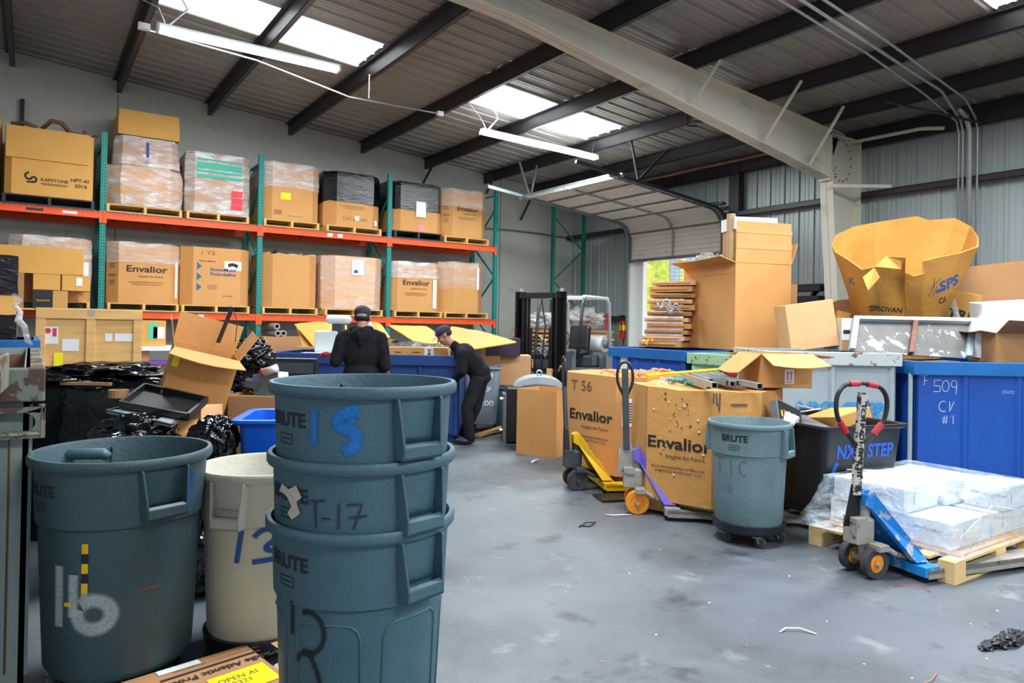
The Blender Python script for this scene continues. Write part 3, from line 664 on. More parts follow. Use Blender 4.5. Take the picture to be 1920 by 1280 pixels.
def onrack(label, x0, x1, lv, m=CB, h=1.0, plab=None, pm=None, ph=.13, pw=None, **k):
    w = x1-x0; xc = (x0+x1)/2; z = ZT[lv]; d = k.pop('d', 1.0); dx = k.pop('pdx', 0)
    pallet('pallet', plab or ('wooden pallet under the '+' '.join(label.split()[:12])), (xc+dx, yP, z), pw or w*.98, 1.0, ph, pm)
    return gaylord(label, (xc, yP, z+ph+.002), w, d, h, m, **k), w, d
# --- upper level
t, w, d = onrack('tall tan carton cut by the left edge, upper rack level', -1.42, -.42, 1, CBY, 1.15, plab='black plastic pallet at the left edge, upper level', pm=PALB, seed=3)
t, w, d = onrack('large two-piece tan carton marked HPT-41 2016, upper rack level', -.36, .80, 1, CBY, 1.03, plab='black plastic pallet under the HPT-41 carton', pm=PALB, ph=.14, pw=1.2, ch=.09, seed=4, ragged=.02)
fm = front(t, w, d); text('KAPSTONE', .07, lambda u, v: fm(u+.06, v+.25), INK, t, 'lettering', bold=.02, w=.36)
text('HPT-41', .075, lambda u, v: fm(u+.40, v+.29), INK, t, 'lettering', bold=.02, w=.24); text('2016', .075, lambda u, v: fm(u+.41, v+.205), INK, t, 'lettering', bold=.02, w=.17)
rect(fm, -.12, .19, .24, .20, INK, t, 'print_line'); rect(fm, -.10, .17, .22, .178, INK, t, 'print_line')
stroke([arc(-.27, .29, .05, .05, 90, 300, 8), arc(-.21, .24, .035, .04, -120, 180, 8), [(-.30, .20), (-.22, .20)]], .03, fm, INK, t, 'emblem')
text('CAT To CAT', .09, lambda u, v: fm(u, v+.88), PEN, t, 'marker_writing', w=.62)
MB().b2((-.565, -d/2-.022, .55), (.50, -d/2-.002, 1.03)).build('upper_sleeve', CBY, t)
# scrap straps on top of it
tag(MB().tube([(-.3, 13.4, 4.46), (-.1, 13.4, 4.50), (.05, 13.4, 4.45)], .03, 6).tube([(.1, 13.4, 4.44), (.22, 13.35, 4.58), (.36, 13.35, 4.57), (.48, 13.4, 4.44), (.66, 13.4, 4.42), (.68, 13.4, 4.5)], .035, 6).tube([(.74, 13.45, 4.35), (.8, 13.45, 4.45), (.86, 13.45, 4.46)], .02, 6).build('scrap_bar', RUST, smooth='all'), 'bent dark metal scrap sticking out of the HPT-41 carton', 'scrap metal')
# wrapped three-piece stack
z = ZT[1]; pallet('pallet', 'wooden pallet under the tall film-wrapped stack, upper level', (1.55, yP, z), 1.12, 1.0)
t = gaylord('lower bulging film-wrapped carton of the tall stack, upper level', (1.55, yP, z+.132), 1.10, 1.0, .66, CB, .2, bulge=.06, wrap=(0, .66), wrapm=WRAPH, seed=6)
t = gaylord('upper film-wrapped carton of the tall stack, upper level', (1.57, yP, z+.80), 1.0, .95, .46, CB3, .12, wrap=(0, .48), wrapm=WRAPH, seed=7, taper=.93)
fm = front(t, 1, .95); rect(fm, -.02, .02, .02, .40, INKB, t, 'blue_strip')
def carton(label, loc, w, d, h, m=CB, rz=0, flaps=(), group=None, name='carton', rot=None, closed=False, inner=None, cat='carton', tape=False, thick=.006):
    """flaps: (side f/b/l/r, angle from straight up outward in degrees, length[, skew])"""
    t = thing(name, label, cat, loc, rz, group, rot); mb = MB(); th = thick
    if closed: mb.b2((-w/2, -d/2, 0), (w/2, d/2, h)); mb.build('carton_body', m, t, bevel=.003)
    else:
        mb.b2((-w/2, -d/2, 0), (w/2, d/2, th))
        for a, b in (((-w/2, -d/2, 0), (w/2, -d/2+th, h)), ((-w/2, d/2-th, 0), (w/2, d/2, h)), ((-w/2, -d/2+th, 0), (-w/2+th, d/2-th, h)), ((w/2-th, -d/2+th, 0), (w/2, d/2-th, h))): mb.b2(a, b)
        mb.build('carton_body', m, t)
    for fl in flaps:
        s, an, ln = fl[:3]; sk = fl[3] if len(fl) > 3 else .01; a = R(an)
        if s in 'fb':
            sg = -1 if s == 'f' else 1; p0 = Vector((-w/2, sg*d/2, h)); e = Vector((w, 0, 0)); o_ = Vector((0, sg*math.sin(a), math.cos(a)))
        else:
            sg = -1 if s == 'l' else 1; p0 = Vector((sg*w/2, -d/2, h)); e = Vector((0, d, 0)); o_ = Vector((sg*math.sin(a), 0, math.cos(a)))
        en = e.normalized(); mb = MB(); nn = 5
        mb.sheet(lambda u, v: p0+e*u+en*(sk*(1-2*u)*v)+o_*(ln*v)+Vector((0, 0, -.02*math.sin(PI*u)*v*abs(math.sin(a)))), nn, 3)
        mb.build('flap', m, t, solid=th)
    if tape: rect(plane_map((0, -d/2, 0), (1, 0, 0), (0, 0, 1)), -.03, .0, .03, h, TAPE, t, 'tape')
    return t
carton('open brown carton on the very top of the tall film-wrapped stack', (1.60, yP, z+1.30), .92, .80, .20, CBY, flaps=[('b', 5, .3), ('f', -5, .22), ('l', -8, .25)])
MB_ = MB().b2((1.20, yP-.36, z+1.265), (2.0, yP+.36, z+1.298)); tag(MB_.build('foam_sheet', WHITEBOX), 'white foam slab between the film-wrapped stack and its top carton', 'foam slab')
t, w, d = onrack('film-wrapped carton with green stripes and a red mark, upper level', 2.17, 3.22, 1, CB3, 1.02, wrap=(.0, 1.04), wrapm=WRAPH, ch=.13, seed=8)
fm = front(t, w, d, e=.018)
for z0, z1 in ((.90, .93), (.76, .86), (.69, .73), (.60, .65)): rect(fm, -.38, z0, .38, z1, GREENP, t, 'green_stripe')
for z0, z1 in ((.18, .30), (.08, .17), (.32, .42)): rect(fm, .20, z0, .39, z1, REDP, t, 'red_mark')
t, w, d = onrack('tan carton with film over its upper half and a yellow note, upper level', 3.46, 4.50, 1, CB, 1.04, wrap=(.60, 1.06), wrapm=WRAPH, ch=.15, seed=9)
fm = front(t, w, d); rect(fm, -.22, .38, -.04, .50, PAPERY, t, 'yellow_note')
for k in range(3): rect(fm, -.34, .10+k*.03, -.2, .115+k*.03, PEN, t, 'print_line')
rect(fm, -.1, .08, .2, .088, PEN, t, 'print_line')
t, w, d = onrack('swollen carton half under black film with marker writing, upper level', 4.62, 5.76, 1, CB, 1.0, wrap=(.46, 1.04), wrapm=BLKWRAP, ch=.2, seed=10, pdx=.0)
fm = front(t, w, d); text('CAT to CAT', .09, lambda u, v: fm(u, v+.14), PEN, t, 'marker_writing', w=.5); rect(fm, .0, .12, .09, .21, PAPER, t)
text('ENVALIOR ENGINEERING MATERIALS', .03, lambda u, v: fm(u-.05, v+.38), PEN, t, 'address_line', w=.5); text('EVANSVILLE, IN 47725', .03, lambda u, v: fm(u-.05, v+.34), PEN, t, 'address_line', w=.4)
rect(fm, .40, .05, .45, .15, PAPER, t)
t, w, d = onrack('carton with black film and a white sheet taped on, upper level', 6.02, 7.12, 1, CB, .98, plab='black plastic pallet under the carton with the white sheet', pm=PALB, wrap=(.44, 1.0), wrapm=BLKWRAP, ch=.13, seed=11, ph=.15)
rect(front(t, w, d, e=.025), -.08, .30, .14, .62, PAPER, t); rect(front(t, w, d), .0, .02, .12, .15, M('pink_print', (.75, .25, .35)), t, 'pink_mark')
t, w, d = onrack('logo-lettered carton at the right end of the upper level, film on top', 7.16, 8.28, 1, CB, 1.0, wrap=(.62, 1.02), ch=.2, seed=12)
env(t, front(t, w, d), .8, .60); side_marks(t, plane_map((-w/2+.10, -d/2+.10, .45), (.707, -.707, 0), (0, 0, 1)))
# --- lower level
t, w, d = onrack('film-wrapped carton cut by the left edge, lower rack level', -1.45, -.45, 0, CB, .98, wrap=(.5, 1.0), seed=13)
t, w, d = onrack('film-wrapped carton behind the long flat box, lower level', -.28, .80, 0, CB, .98, wrap=(.3, 1.0), wrapm=WRAPH, seed=14, plab='wooden pallet behind the black-ended small box, lower level')
rect(front(t, w, d, e=.02), .36, .15, .50, .62, PAPER, t)
t, w, d = onrack('big-lettered carton beside the left upright, leftmost full one of the lower level', 1.02, 2.10, 0, CB, .98, wrap=(.66, 1.0), seed=15, ch=.16)
env(t, front(t, w, d, .03), .92, .56); side_marks(t, plane_map((-w/2+.08, -d/2+.08, .45), (.707, -.707, 0), (0, 0, 1))); rect(front(t, w, d, e=.02), .46, .1, .49, .7, PAPER, t)
t, w, d = onrack('tan carton with three blue triangles, lower level', 2.12, 3.26, 0, CB, 1.0, seed=16, ch=.18, ragged=.015)
fm = front(t, w, d); text('ExxonMobil', .035, lambda u, v: fm(u-.16, v+.76), INK, t, 'lettering', bold=.01, w=.26)
text('ExxonMobil', .075, lambda u, v: fm(u+.10, v+.62), INKB, t, 'lettering', bold=.025, w=.42); text('Polyolefins', .075, lambda u, v: fm(u+.10, v+.54), INKB, t, 'lettering', bold=.025, w=.42)
for k in range(3): mb = MB(); z_ = .24+k*.18; mb.add([fm(-.33, z_), fm(-.25, z_+.07), fm(-.33, z_+.14)], [(0, 1, 2)]); mb.build('triangle_mark', M('triangle_blue', (.0, .13, .30)), t, fix=False)
rect(fm, .12, .62, .40, .78, PAPER, t, 'label_sheet'); stroke([[(.18, .70), (.26, .73), (.34, .69)]], .06, lambda u, v: fm(u, v)+Vector((0, -.002, 0)), INK, t, 'smudge'); text('1 YS', .10, lambda u, v: fm(u-.16, v+.90), PEN, t, 'marker_writing', w=.22)
for k in range(3): rect(fm, -.16, .28+k*.03, .0, .288+k*.03, PEN, t, 'print_line')
for k in range(5): rect(fm, .10+k*.035, .155, .12+k*.035, .175, PEN, t, 'print_mark')
t, w, d = onrack('plain open tan carton heaped with scraps, lower level', 3.46, 4.50, 0, CB, .98, seed=17, ch=.18, ragged=.03)
for k in range(9): MB().box((3.6+k*.1, yP-.33+random.uniform(0, .2), ZT[0]+1.12), (.14, .1, .04), Matrix.Rotation(random.uniform(-1, 1), 3, 'Y') @ Matrix.Rotation(random.uniform(0, 3), 3, 'Z')).build('scrap_piece', (CB, BLKP, WHITEBOX)[k % 3])
for i, o in enumerate([o for o in C.objects if o.name.startswith('scrap_piece')]): tag(o, 'small scrap piece heaped on top of the plain open carton', 'scrap', 'scrap heaped on the plain carton')
t, w, d = onrack('film-wrapped carton with a white paper notice, lower level', 4.62, 5.82, 0, CB2, 1.02, wrap=(0, 1.0), ch=.2, seed=18, taper=1.03)
rect(front(t, w, d, e=.03), -.08, .66, .16, .96, PAPER, t); rect(front(t, w, d, e=.032), -.04, .70, .04, .76, INKB, t, 'blue_print'); text('A F C', .05, lambda u, v: front(t, w, d, e=.032)(u+.04, v+.88), INKB, t, 'marker_writing', w=.14)
t, w, d = onrack('black-lettered carton, second from the right end of the lower level', 6.0, 7.10, 0, CB, .98, wrap=(.68, 1.0), wrapm=WRAPH, seed=19, ch=.12, pdx=.05)
env(t, front(t, w, d, -.02), .92, .57); rect(front(t, w, d, e=.02), .36, .06, .44, .66, PAPER, t)
t, w, d = onrack('rounded film-topped carton at the right end of the lower level', 7.16, 8.26, 0, CB, 1.06, wrap=(.5, 1.08), seed=20, ch=.25, pdx=.03, ph=.12)
rect(front(t, w, d, e=.02), .26, .5, .31, .98, PAPER, t)
# smaller boxes at the front of the lower level, left bay, resting on a pallet that overhangs
c0 = at(60, 560, Y=12.75)
carton('long flat yellowish box lying across the left bay of the lower level', (.12, 13.02, ZT[0]+.36), 1.15, .3, .40, CBY, closed=True, rz=R(-3)).location = (.1, 12.86, 2.14)
carton('small yellowish box under the long flat box, left one', (.20, 12.84, 1.90), .34, .3, .235, CBY, closed=True)
t = carton('small yellowish box under the long flat box, right one with a white label', (.575, 12.84, 1.90), .37, .3, .235, CBY, closed=True); rect(front(t, .3, .3), .0, .08, .08, .2, PAPER, t)
t = carton('black and tan small box on the rack edge, lowest of the left bay group', (.25, 12.87, 1.625), .44, .34, .27, CB, closed=True); rect(front(t, 1, .34, e=.004), -.22, 0, .03, .27, BLKP, t, 'black_panel'); text('lenovo', .06, lambda u, v: front(t, 1, .34, e=.006)(u-.09, v+.12), CBY, t, 'lettering', w=.16)
tag(MB().b2((-.5, 12.70, 1.60), (1.0-.12, 13.03, 1.623)).build('plywood_shelf', WOOD), 'thin board carrying the small boxes in front of the left bay', 'board')
tag(MB().b2((-.45, 12.72, 1.623), (-.08, 13.0, 2.138)).b2((-.08, 12.95, 1.893), (.78, 13.0, 1.898)).build('carton_stack', CB3), 'brown carton holding up the left end of the long flat box', 'carton')
# ground bay: pipes, flats, small cartons
t = thing('cardboard_tube', 'grey cardboard tube', 'tube'); bpy.data.objects.remove(t)
c = at(519, 640, Y=12.9)
for i, (dx, dz) in enumerate([(0, .09), (-.0+.02, -.035), (.12, -.035)]):
    o = MB().lathe([(.035, 0), (.055, 0), (.055, .9), (.035, .9), (.035, 0)], 20).build('cardboard_tube', CAST, smooth=True); o.rotation_euler.x = R(-90); o.location = (c.x+dx, 12.9, 1.31+dz+.0)
    tag(o, ['grey cardboard tube lying on top of two others under the rack', 'lower left grey cardboard tube under the rack', 'lower right grey cardboard tube under the rack'][i], 'tube', 'cardboard tubes under the rack')
carton('brown carton that the grey tubes rest on, under the rack', (c.x+.25, 13.2, 0), 1.0, .7, 1.215, CB3, closed=True)
t = carton('yellow-tan small carton with green tape beside the wooden crate', (1.5, 12.6, 1.07), .56, .5, .40, CBY, closed=True); rect(front(t, 1, .5), .03, .1, .16, .36, M('green_tape', (.1, .55, .35)), t, 'tape'); rect(front(t, 1, .5), .1, .12, .26, .3, PAPER, t)
tag(MB().b2((1.1, 12.3, 1.0), (2.3, 12.9, 1.068)).build('white_board', WHITEBOX), 'white board under the yellow-tan carton beside the crate', 'board')
carton('brown carton under the white board, left one beside the crate', (1.35, 12.6, .0), .4, .5, .998, CB3, closed=True)
t = carton('purple box beside the wooden crate', (1.62, 12.3, .52), .40, .4, .32, M('purple_card', (.16, .04, .35)), closed=True); stroke([arc(0, .16, .05, .06, 0, 360, 12)], .012, front(t, 1, .4), WHITEBOX, t, 'ring_mark')
carton('tan carton beneath the purple box', (1.72, 12.2, 0), .8, .5, .515, CB2, closed=True)
carton('tall brown carton standing right of the purple box', (2.15, 12.6, 0), .4, .4, .998, CB3, closed=True)
# big tan flats leaning and lying in the ground bays
def flat(label, c4, m=CBY, group='flattened cartons under the rack', th=.012, sag=.05, name='cardboard_sheet'):
    a, b, c, d = [Vector(p) for p in c4]; mb = MB()
    mb.sheet(lambda u, v: a.lerp(b, u).lerp(d.lerp(c, u), v)+Vector((0, 0, sag*math.sin(PI*u)*(.5+v*.5)+.01*noise.noise(Vector((u*5, v*5, a.x))))), 10, 6)
    o = mb.build(name, m, solid=th); return tag(o, label, 'cardboard sheet', group)
def px4(l): return [at(x, y, D=d) for x, y, d in l]
flat('pale flattened carton leaning left of the white machine', px4([(590, 652, 11.3), (652, 640, 11.3), (650, 610, 12), (552, 608, 12)]), CBY)
flat('flattened carton edge-on behind the leaning pale one', px4([(572, 660, 11.5), (590, 655, 11.5), (585, 640, 12.1), (556, 614, 12.1)]), CBY)
flat('flattened carton left of the standing man\'s shoulder line, right part', px4([(700, 640, 11.6), (732, 634, 11.4), (716, 610, 12), (690, 610, 12.1)]), CBY)
flat('long tan flattened carton drooping behind the cap of the bending man', px4([(776, 640, 10.6), (862, 655, 10.3), (800, 612, 12.2), (728, 610, 12.2)]), CBY, sag=.0)
flat('long tan flattened carton drooping over the bending man', px4([(800, 648, 10.8), (886, 655, 9.8), (968, 642, 10.1), (848, 612, 12.3)]), CBY, sag=.02)
flat('tan flattened carton sheet behind the bending man', px4([(845, 652, 10.5), (905, 652, 9.9), (968, 641, 10.3), (835, 614, 12.2)]), CB, sag=.05)
# pile of flats and film in the corner
cz = at(990, 640, Y=12.9)
for i in range(6):
    z = .95+.085*i; x0 = 8.75+random.uniform(-.05, .08)
    flat('layer of flattened cartons in the corner pile, %s' % ['lowest', 'second from the floor', 'third', 'fourth', 'fifth', 'topmost'][i], [(x0, 11.9, z), (x0+2.1, 12.0, z), (x0+2.1, 13.0, z+.02), (x0, 13.0, z+.02)], (CBY, CB, CB3)[i % 3], 'corner pile of flattened cartons', .05, .03)
carton('big tan carton carrying the corner pile of flats', (9.8, 12.45, 0), 2.1, .9, .90, CB2, closed=True)
o = MB().blob((9.2, 12.4, 1.62), (.5, .4, .16), 4, .5, 3, 3).blob((10.3, 12.4, 1.64), (.5, .4, .26), 4, .5, 3, 5).build('film_scrap', WRAPH, smooth='all'); tag(o, 'crumpled clear film heaped on the corner pile of flats', 'plastic film')
for i in range(9): a = MB().box((9.0+random.uniform(0, 1.4), 12.3+random.uniform(-.3, .3), 1.6+random.uniform(0, .1)), (.3, .2, .01), Matrix.Rotation(random.uniform(-.6, .6), 3, 'Y') @ Matrix.Rotation(random.uniform(0, 3), 3, 'Z')).build('torn_carton_piece', CB3); tag(a, 'torn brown carton piece under the crumpled film in the corner', 'cardboard', 'torn pieces in the corner pile')
# wooden crate
def crate():
    D_ = 8.6; p0 = at(66, 690, D=D_); 
    a = at(66, 640, D=D_); b = at(266, 640, Y=a.y+.02); w = (b-a).length; ang = math.atan2(b.y-a.y, b.x-a.x)
    t = thing('wooden_crate', 'large plywood crate with battens and shipping labels', 'crate', ((a.x+b.x)/2, (a.y+b.y)/2, 0), ang); h = 1.60; d = .8
    mb = MB(); mb.b2((-w/2+.02, .03, 0), (w/2-.02, d-.03, h-.02)); mb.build('panel', PLY, t)
    for x in (-w/2+.05, 0, w/2-.05): MB().b2((x-.05, 0, 0), (x+.05, .03, h)).build('batten', PLY, t, bevel=.003)
    for z in (.15, h-.06): MB().b2((-w/2, -.004, z-.05 if z < 1 else z-.06), (w/2, .03, z+.06)).build('batten', PLY, t, bevel=.003)
    MB().b2((-w/2, 0, h-.004), (w/2, d, h+.012)).build('lid', PLY, t)
    fm = plane_map((0, 0, 0), (1, 0, 0), (0, 0, 1), .004); fi = lambda u, v: fm(u, v)+Vector((0, .03, 0))
    rect(fi, -.50, 1.17, -.34, 1.38, PAPER, t); stroke([arc(-.45, 1.33, .02, .02, 0, 360, 8)], .03, lambda u, v: fi(u, v)+Vector((0, -.002, 0)), REDP, t, 'red_mark'); rect(lambda u, v: fi(u, v)+Vector((0, -.002, 0)), -.40, 1.26, -.36, 1.36, REDP, t, 'red_mark')
    rect(fi, -.30, 1.08, -.12, 1.23, PAPER, t); rect(fi, .16, 1.20, .24, 1.30, PAPER, t); rect(fi, .27, 1.20, .52, 1.30, PAPER, t); rect(fm, -.04, h-.09, .04, h, PAPER, t); rect(fm, -.385+.0, .90, -.29, 1.06, PAPERY, t, 'yellow_label')
    return t
crate()
# ================================================================ RIGHT SIDE OF THE YARD
def dirv(a): return Vector((math.cos(a), math.sin(a), 0))
def pl(P, a, w, d):
    """root position of a box whose left-front corner is P and whose front runs along heading a"""
    return (P.x+dirv(a).x*w/2+dirv(a+PI/2).x*d/2, P.y+dirv(a).y*w/2+dirv(a+PI/2).y*d/2)
from mathutils.bvhtree import BVHTree
def bvh_of(*obs):
    vs, fs = [], []
    bpy.context.view_layer.update()
    for o in obs:
        n = len(vs); vs += [o.matrix_world @ v.co for v in o.data.vertices]; fs += [tuple(i+n for i in p.vertices) for p in o.data.polygons]
    return BVHTree.FromPolygons(vs, fs)
def surf_map(tree, P0, xd, yd, n, inv, eps=.006):
    """lay a flat design on an uneven surface: points P0+xd*u+yd*v dropped along -n onto it"""
    xd, yd, n = Vector(xd).normalized(), Vector(yd).normalized(), Vector(n).normalized()
    def f(u, v):
        q = P0+xd*u+yd*v; h = tree.ray_cast(q+n*.6, -n)
        return inv @ ((h[0]+n*eps) if h[0] else q)
    return f
# ---------------------------------------------------------------- steel bins
def steel_bin(label, P, a, w, d, z0, h, body, rim, group='steel scrap bins', rib=.42, feet=True, cat='steel bin', ribs_=None):
    t = thing('steel_bin', label, cat, (*pl(P, a, w, d), 0), a, group); th = .02; H_ = z0+h
    mb = MB(); mb.b2((-w/2, -d/2, z0), (w/2, d/2, z0+th))
    for q, r in (((-w/2, -d/2, z0), (w/2, -d/2+th, H_)), ((-w/2, d/2-th, z0), (w/2, d/2, H_)), ((-w/2, -d/2, z0), (-w/2+th, d/2, H_)), ((w/2-th, -d/2, z0), (w/2, d/2, H_))): mb.b2(q, r)
    mb.build('bin_wall', body, t)
    n = int(w/rib)
    for x in ([-w/2+q for q in ribs_] if ribs_ else [-w/2+.03+(w-.06)*k/max(1, n) for k in range(n+1)]):
        mb = MB(); mb.add([(x-.04, -d/2, z0), (x-.015, -d/2-.025, z0), (x+.015, -d/2-.025, z0), (x+.04, -d/2, z0), (x-.04, -d/2, H_-.1), (x-.015, -d/2-.025, H_-.1), (x+.015, -d/2-.025, H_-.1), (x+.04, -d/2, H_-.1)], [(0, 1, 5, 4), (1, 2, 6, 5), (2, 3, 7, 6)]); mb.build('rib', body, t, fix=False)
    mb = MB()
    for q, r in (((-w/2-.05, -d/2-.05, H_-.13), (w/2+.05, -d/2+.02, H_)), ((-w/2-.05, d/2-.02, H_-.13), (w/2+.05, d/2+.05, H_)), ((-w/2-.05, -d/2+.02, H_-.13), (-w/2+.02, d/2-.02, H_)), ((w/2-.02, -d/2+.02, H_-.13), (w/2+.05, d/2-.02, H_))): mb.b2(q, r)
    mb.build('rim', rim, t, bevel=.006)
    if feet:
        for sx in (-1, 1):
            for sy in (-1, 1): MB().b2((sx*(w/2-.12)-.06, sy*(d/2-.12)-.06, 0), (sx*(w/2-.12)+.06, sy*(d/2-.12)+.06, z0)).build('foot', body, t)
    return t
blue = steel_bin('large bright blue steel bin chalked T-509 at the right edge', at(1716, 895, Z=.1), R(-35), 2.3, 1.3, .1, 1.12, BLUEB, BLUER, ribs_=[.46, .97, 1.48, 1.99])
CHALK = spray_mat('chalk', (.55, .68, .85), dens=.8)
fm = plane_map((0, -.65, 0), (1, 0, 0), (0, 0, 1), .004); bx = -1.15
def ch(lines, x, z, s=1, w=.012): stroke([[(bx-.085+x+p[0]*s*.85, z+p[1]*s) for p in l] for l in lines], w, fm, CHALK, blue, 'chalk_mark')
ch([[(0, .1), (.1, .105)], [(.05, .1), (.05, 0)], [(.05, .05), (.09, .05)]], .12, .99, .9)
ch([[(.1, .1), (.03, .1), (.03, .05), (.09, .05), (.09, 0), (.02, 0)]], .225, .93, 1.1); ch([arc(.05, .05, .035, .05, 0, 360, 12)], .315, .93, 1.1); ch([arc(.05, .07, .03, .03, 0, 360, 10), [(.08, .07), (.07, -.02)]], .395, .93, 1.1)
ch([arc(.05, .05, .05, .05, 60, 300, 10), [(.12, .1), (.12, 0), (.17, .1)]], .30, .74, 1); ch([[(0, .03), (.07, .03)], [(0, .06), (.07, .06)], [(.02, 0), (.03, .09)], [(.05, 0), (.06, .09)], [(.14, .09), (.14, 0)]], .33, .62, .9)
text('detail Box', .06, lambda u, v: fm(bx+.98+u, .94+v), CHALK.copy() if False else M('chalk_plain', (.25, .40, .68)), blue, 'chalk_mark', w=.34)
MB().b2((-.15, .5, 1.22), (.1, .58, 1.25)).build('lug', BLUER, blue)
MB().cyl((-1.19, -.62, .1), (-1.19, -.62, 1.1), .02).build('corner_tube', BIN_G, blue)
Pg = at(1678, 665, D=7.0); agr = R(-35)
wg = 1.22; Pg = Pg-dirv(agr)*wg
greyb = steel_bin('light grey steel bin with a chipped rim behind the black tub', Pg, agr, wg, 1.0, .1, 1.19, BIN_G, RIM_G)
fm = plane_map((0, -.5, 0), (1, 0, 0), (0, 0, 1), .028); text('NXT STEP', .2, lambda u, v: fm(u+.08, v+.72), spray_mat('stencil_blue', (.0, .28, .68)) if False else M('stencil_blue', (.02, .25, .62)), greyb, 'stencil', bold=.03, w=.85)
Pb = at(1150, 650, Z=1.22); ab = R(-92)
farb = steel_bin('bright blue steel bin farthest back, in front of the roller door', Pb, ab, 1.36, 1.2, .1, 1.12, BLUEB, BLUER)
rect(plane_map((-.52, -.6, .92), (1, 0, 0), (0, 0, 1), .004), 0, 0, .14, .18, PAPER, farb)
rect(plane_map((.1, -.65, 1.13), (1, 0, 0), (0, 0, 1), .004), 0, 0, .12, .03, CHALK, farb, 'chalk_mark')
Pn = Pb+dirv(ab)*1.48
grn = steel_bin('pale green steel bin with a rusty rim between two blue and grey bins', Pn, ab, .95, .75, .1, 1.10, GRN_B, GRN_R)
fm = plane_map((0, -.375, 0), (1, 0, 0), (0, 0, 1), .03); text('NO!', .12, lambda u, v: fm(u-.1, v+.92), INK, grn, 'stencil', bold=.02, w=.2); text('DUMPING', .12, lambda u, v: fm(u+.05, v+.80), INK, grn, 'stencil', bold=.02, w=.5)
# ---------------------------------------------------------------- big carton and what stands behind it
Pc = at(1377, 657, Z=1.225); ac = R(-17)
wc = ext(Pc, ac, 1482); big = carton('huge tan open carton standing tall on the bins', (*pl(Pc, ac, wc, 1.25), 1.225), wc, 1.25, 1.12, CB, ac, [('f', 0, .53), ('l', 72, .24, .0), ('b', 60, .3), ('r', 20, .3)], thick=.01)
fm = plane_map((0, -.625, 0), (1, 0, 0), (0, 0, 1), .010); rect(fm, -wc/2+.0, 1.30, wc/2, 1.37, TAPE, big, 'tape'); rect(fm, -wc/2, 1.50, wc/2, 1.55, TAPE, big, 'tape')
rect(plane_map((-wc/2, 0, 0), (0, -1, 0), (0, 0, 1), .004), -.6, .985, .6, .99, CB3, big, 'crease')
tree = bvh_of(big.children[0])
tag(MB().cyl(at(1371, 640, D=9.75), at(1371, 401, D=9.75), .06, 20).build('cardboard_tube', M('kraft_tube', (.45, .32, .17), rough=.8), smooth=True), 'tall brown cardboard tube standing at the back of the huge open carton', 'tube')
p = at(1391, 413, D=9.65); carton('white carton lying on top of the huge open carton', (p.x+.28, p.y+.1, 2.85), .62, .42, .17, WHITEBOX, R(-25), closed=True)
carton('brown carton filling the huge open carton under the white one', (p.x+.28, p.y+.1, 1.28), .58, .4, 1.565, CB3, R(-25), closed=True)
t = thing('desk_fan', 'grey dusty motor part lying over the huge carton\'s left side', 'machine part', at(1325, 488, D=9.7)); MB().blob((0, 0, 0), (.17, .14, .08), 3, .4, 3, 2).build('motor_housing', CAST, t, smooth='all'); MB().tube([(.1, 0, 0), (.25, .05, .06), (.35, .1, .12)], .015, 6).lathe([(.05, .06), (.09, .07), (.09, .10), (.05, .10)], 16).build('pulley', CAST, t)
# flattened folded cartons piled on the far blue bin
for i in range(11):
    z = 1.225+i*.086; cx = at(1240+(i*37 % 7)*1.5-4+(i*1.3), 600, D=10.1); a_ = R(-60+(i*53 % 17)-8)
    o = MB().box((0, 0, .04), (.62, .5, .06 if i % 3 else .075)).box((-.02, 0, .045), (.5, .54, .02)).build('folded_carton', (CB, CB2, CB3)[i % 3], bevel=.004); o.location = (cx.x+.15, cx.y+.0, z); o.rotation_euler.z = a_
    tag(o, 'folded brown carton in the pile left of the huge carton, %s' % ['lowest', '2nd from below', '3rd from below', '4th from below', '5th from below', 'middle one', '5th from the top', '4th from the top', '3rd from the top', '2nd from the top', 'topmost'][i], 'folded carton', 'folded cartons on the far blue bin')
for k_, (x, y) in enumerate(((1232, 575), (1250, 583))):
    o = MB().sheet(lambda u, v: at(x+u*26, y-v*10+6*math.sin(u*7), D=9.75+.05*math.sin(v*9+u*5)), 8, 4).build('paper_scrap', PAPER, solid=.002); tag(o, ['white paper scrap hanging from the folded cartons, upper', 'white paper scrap hanging from the folded cartons, lower'][k_], 'paper')
o = MB().tube([at(1212, 646, D=10), at(1216, 636, D=10), at(1222, 640, D=10), at(1224, 634, D=10)], .02, 6).build('yellow_strap', YEL); tag(o, 'bright yellow strap end on the far blue bin', 'strap')
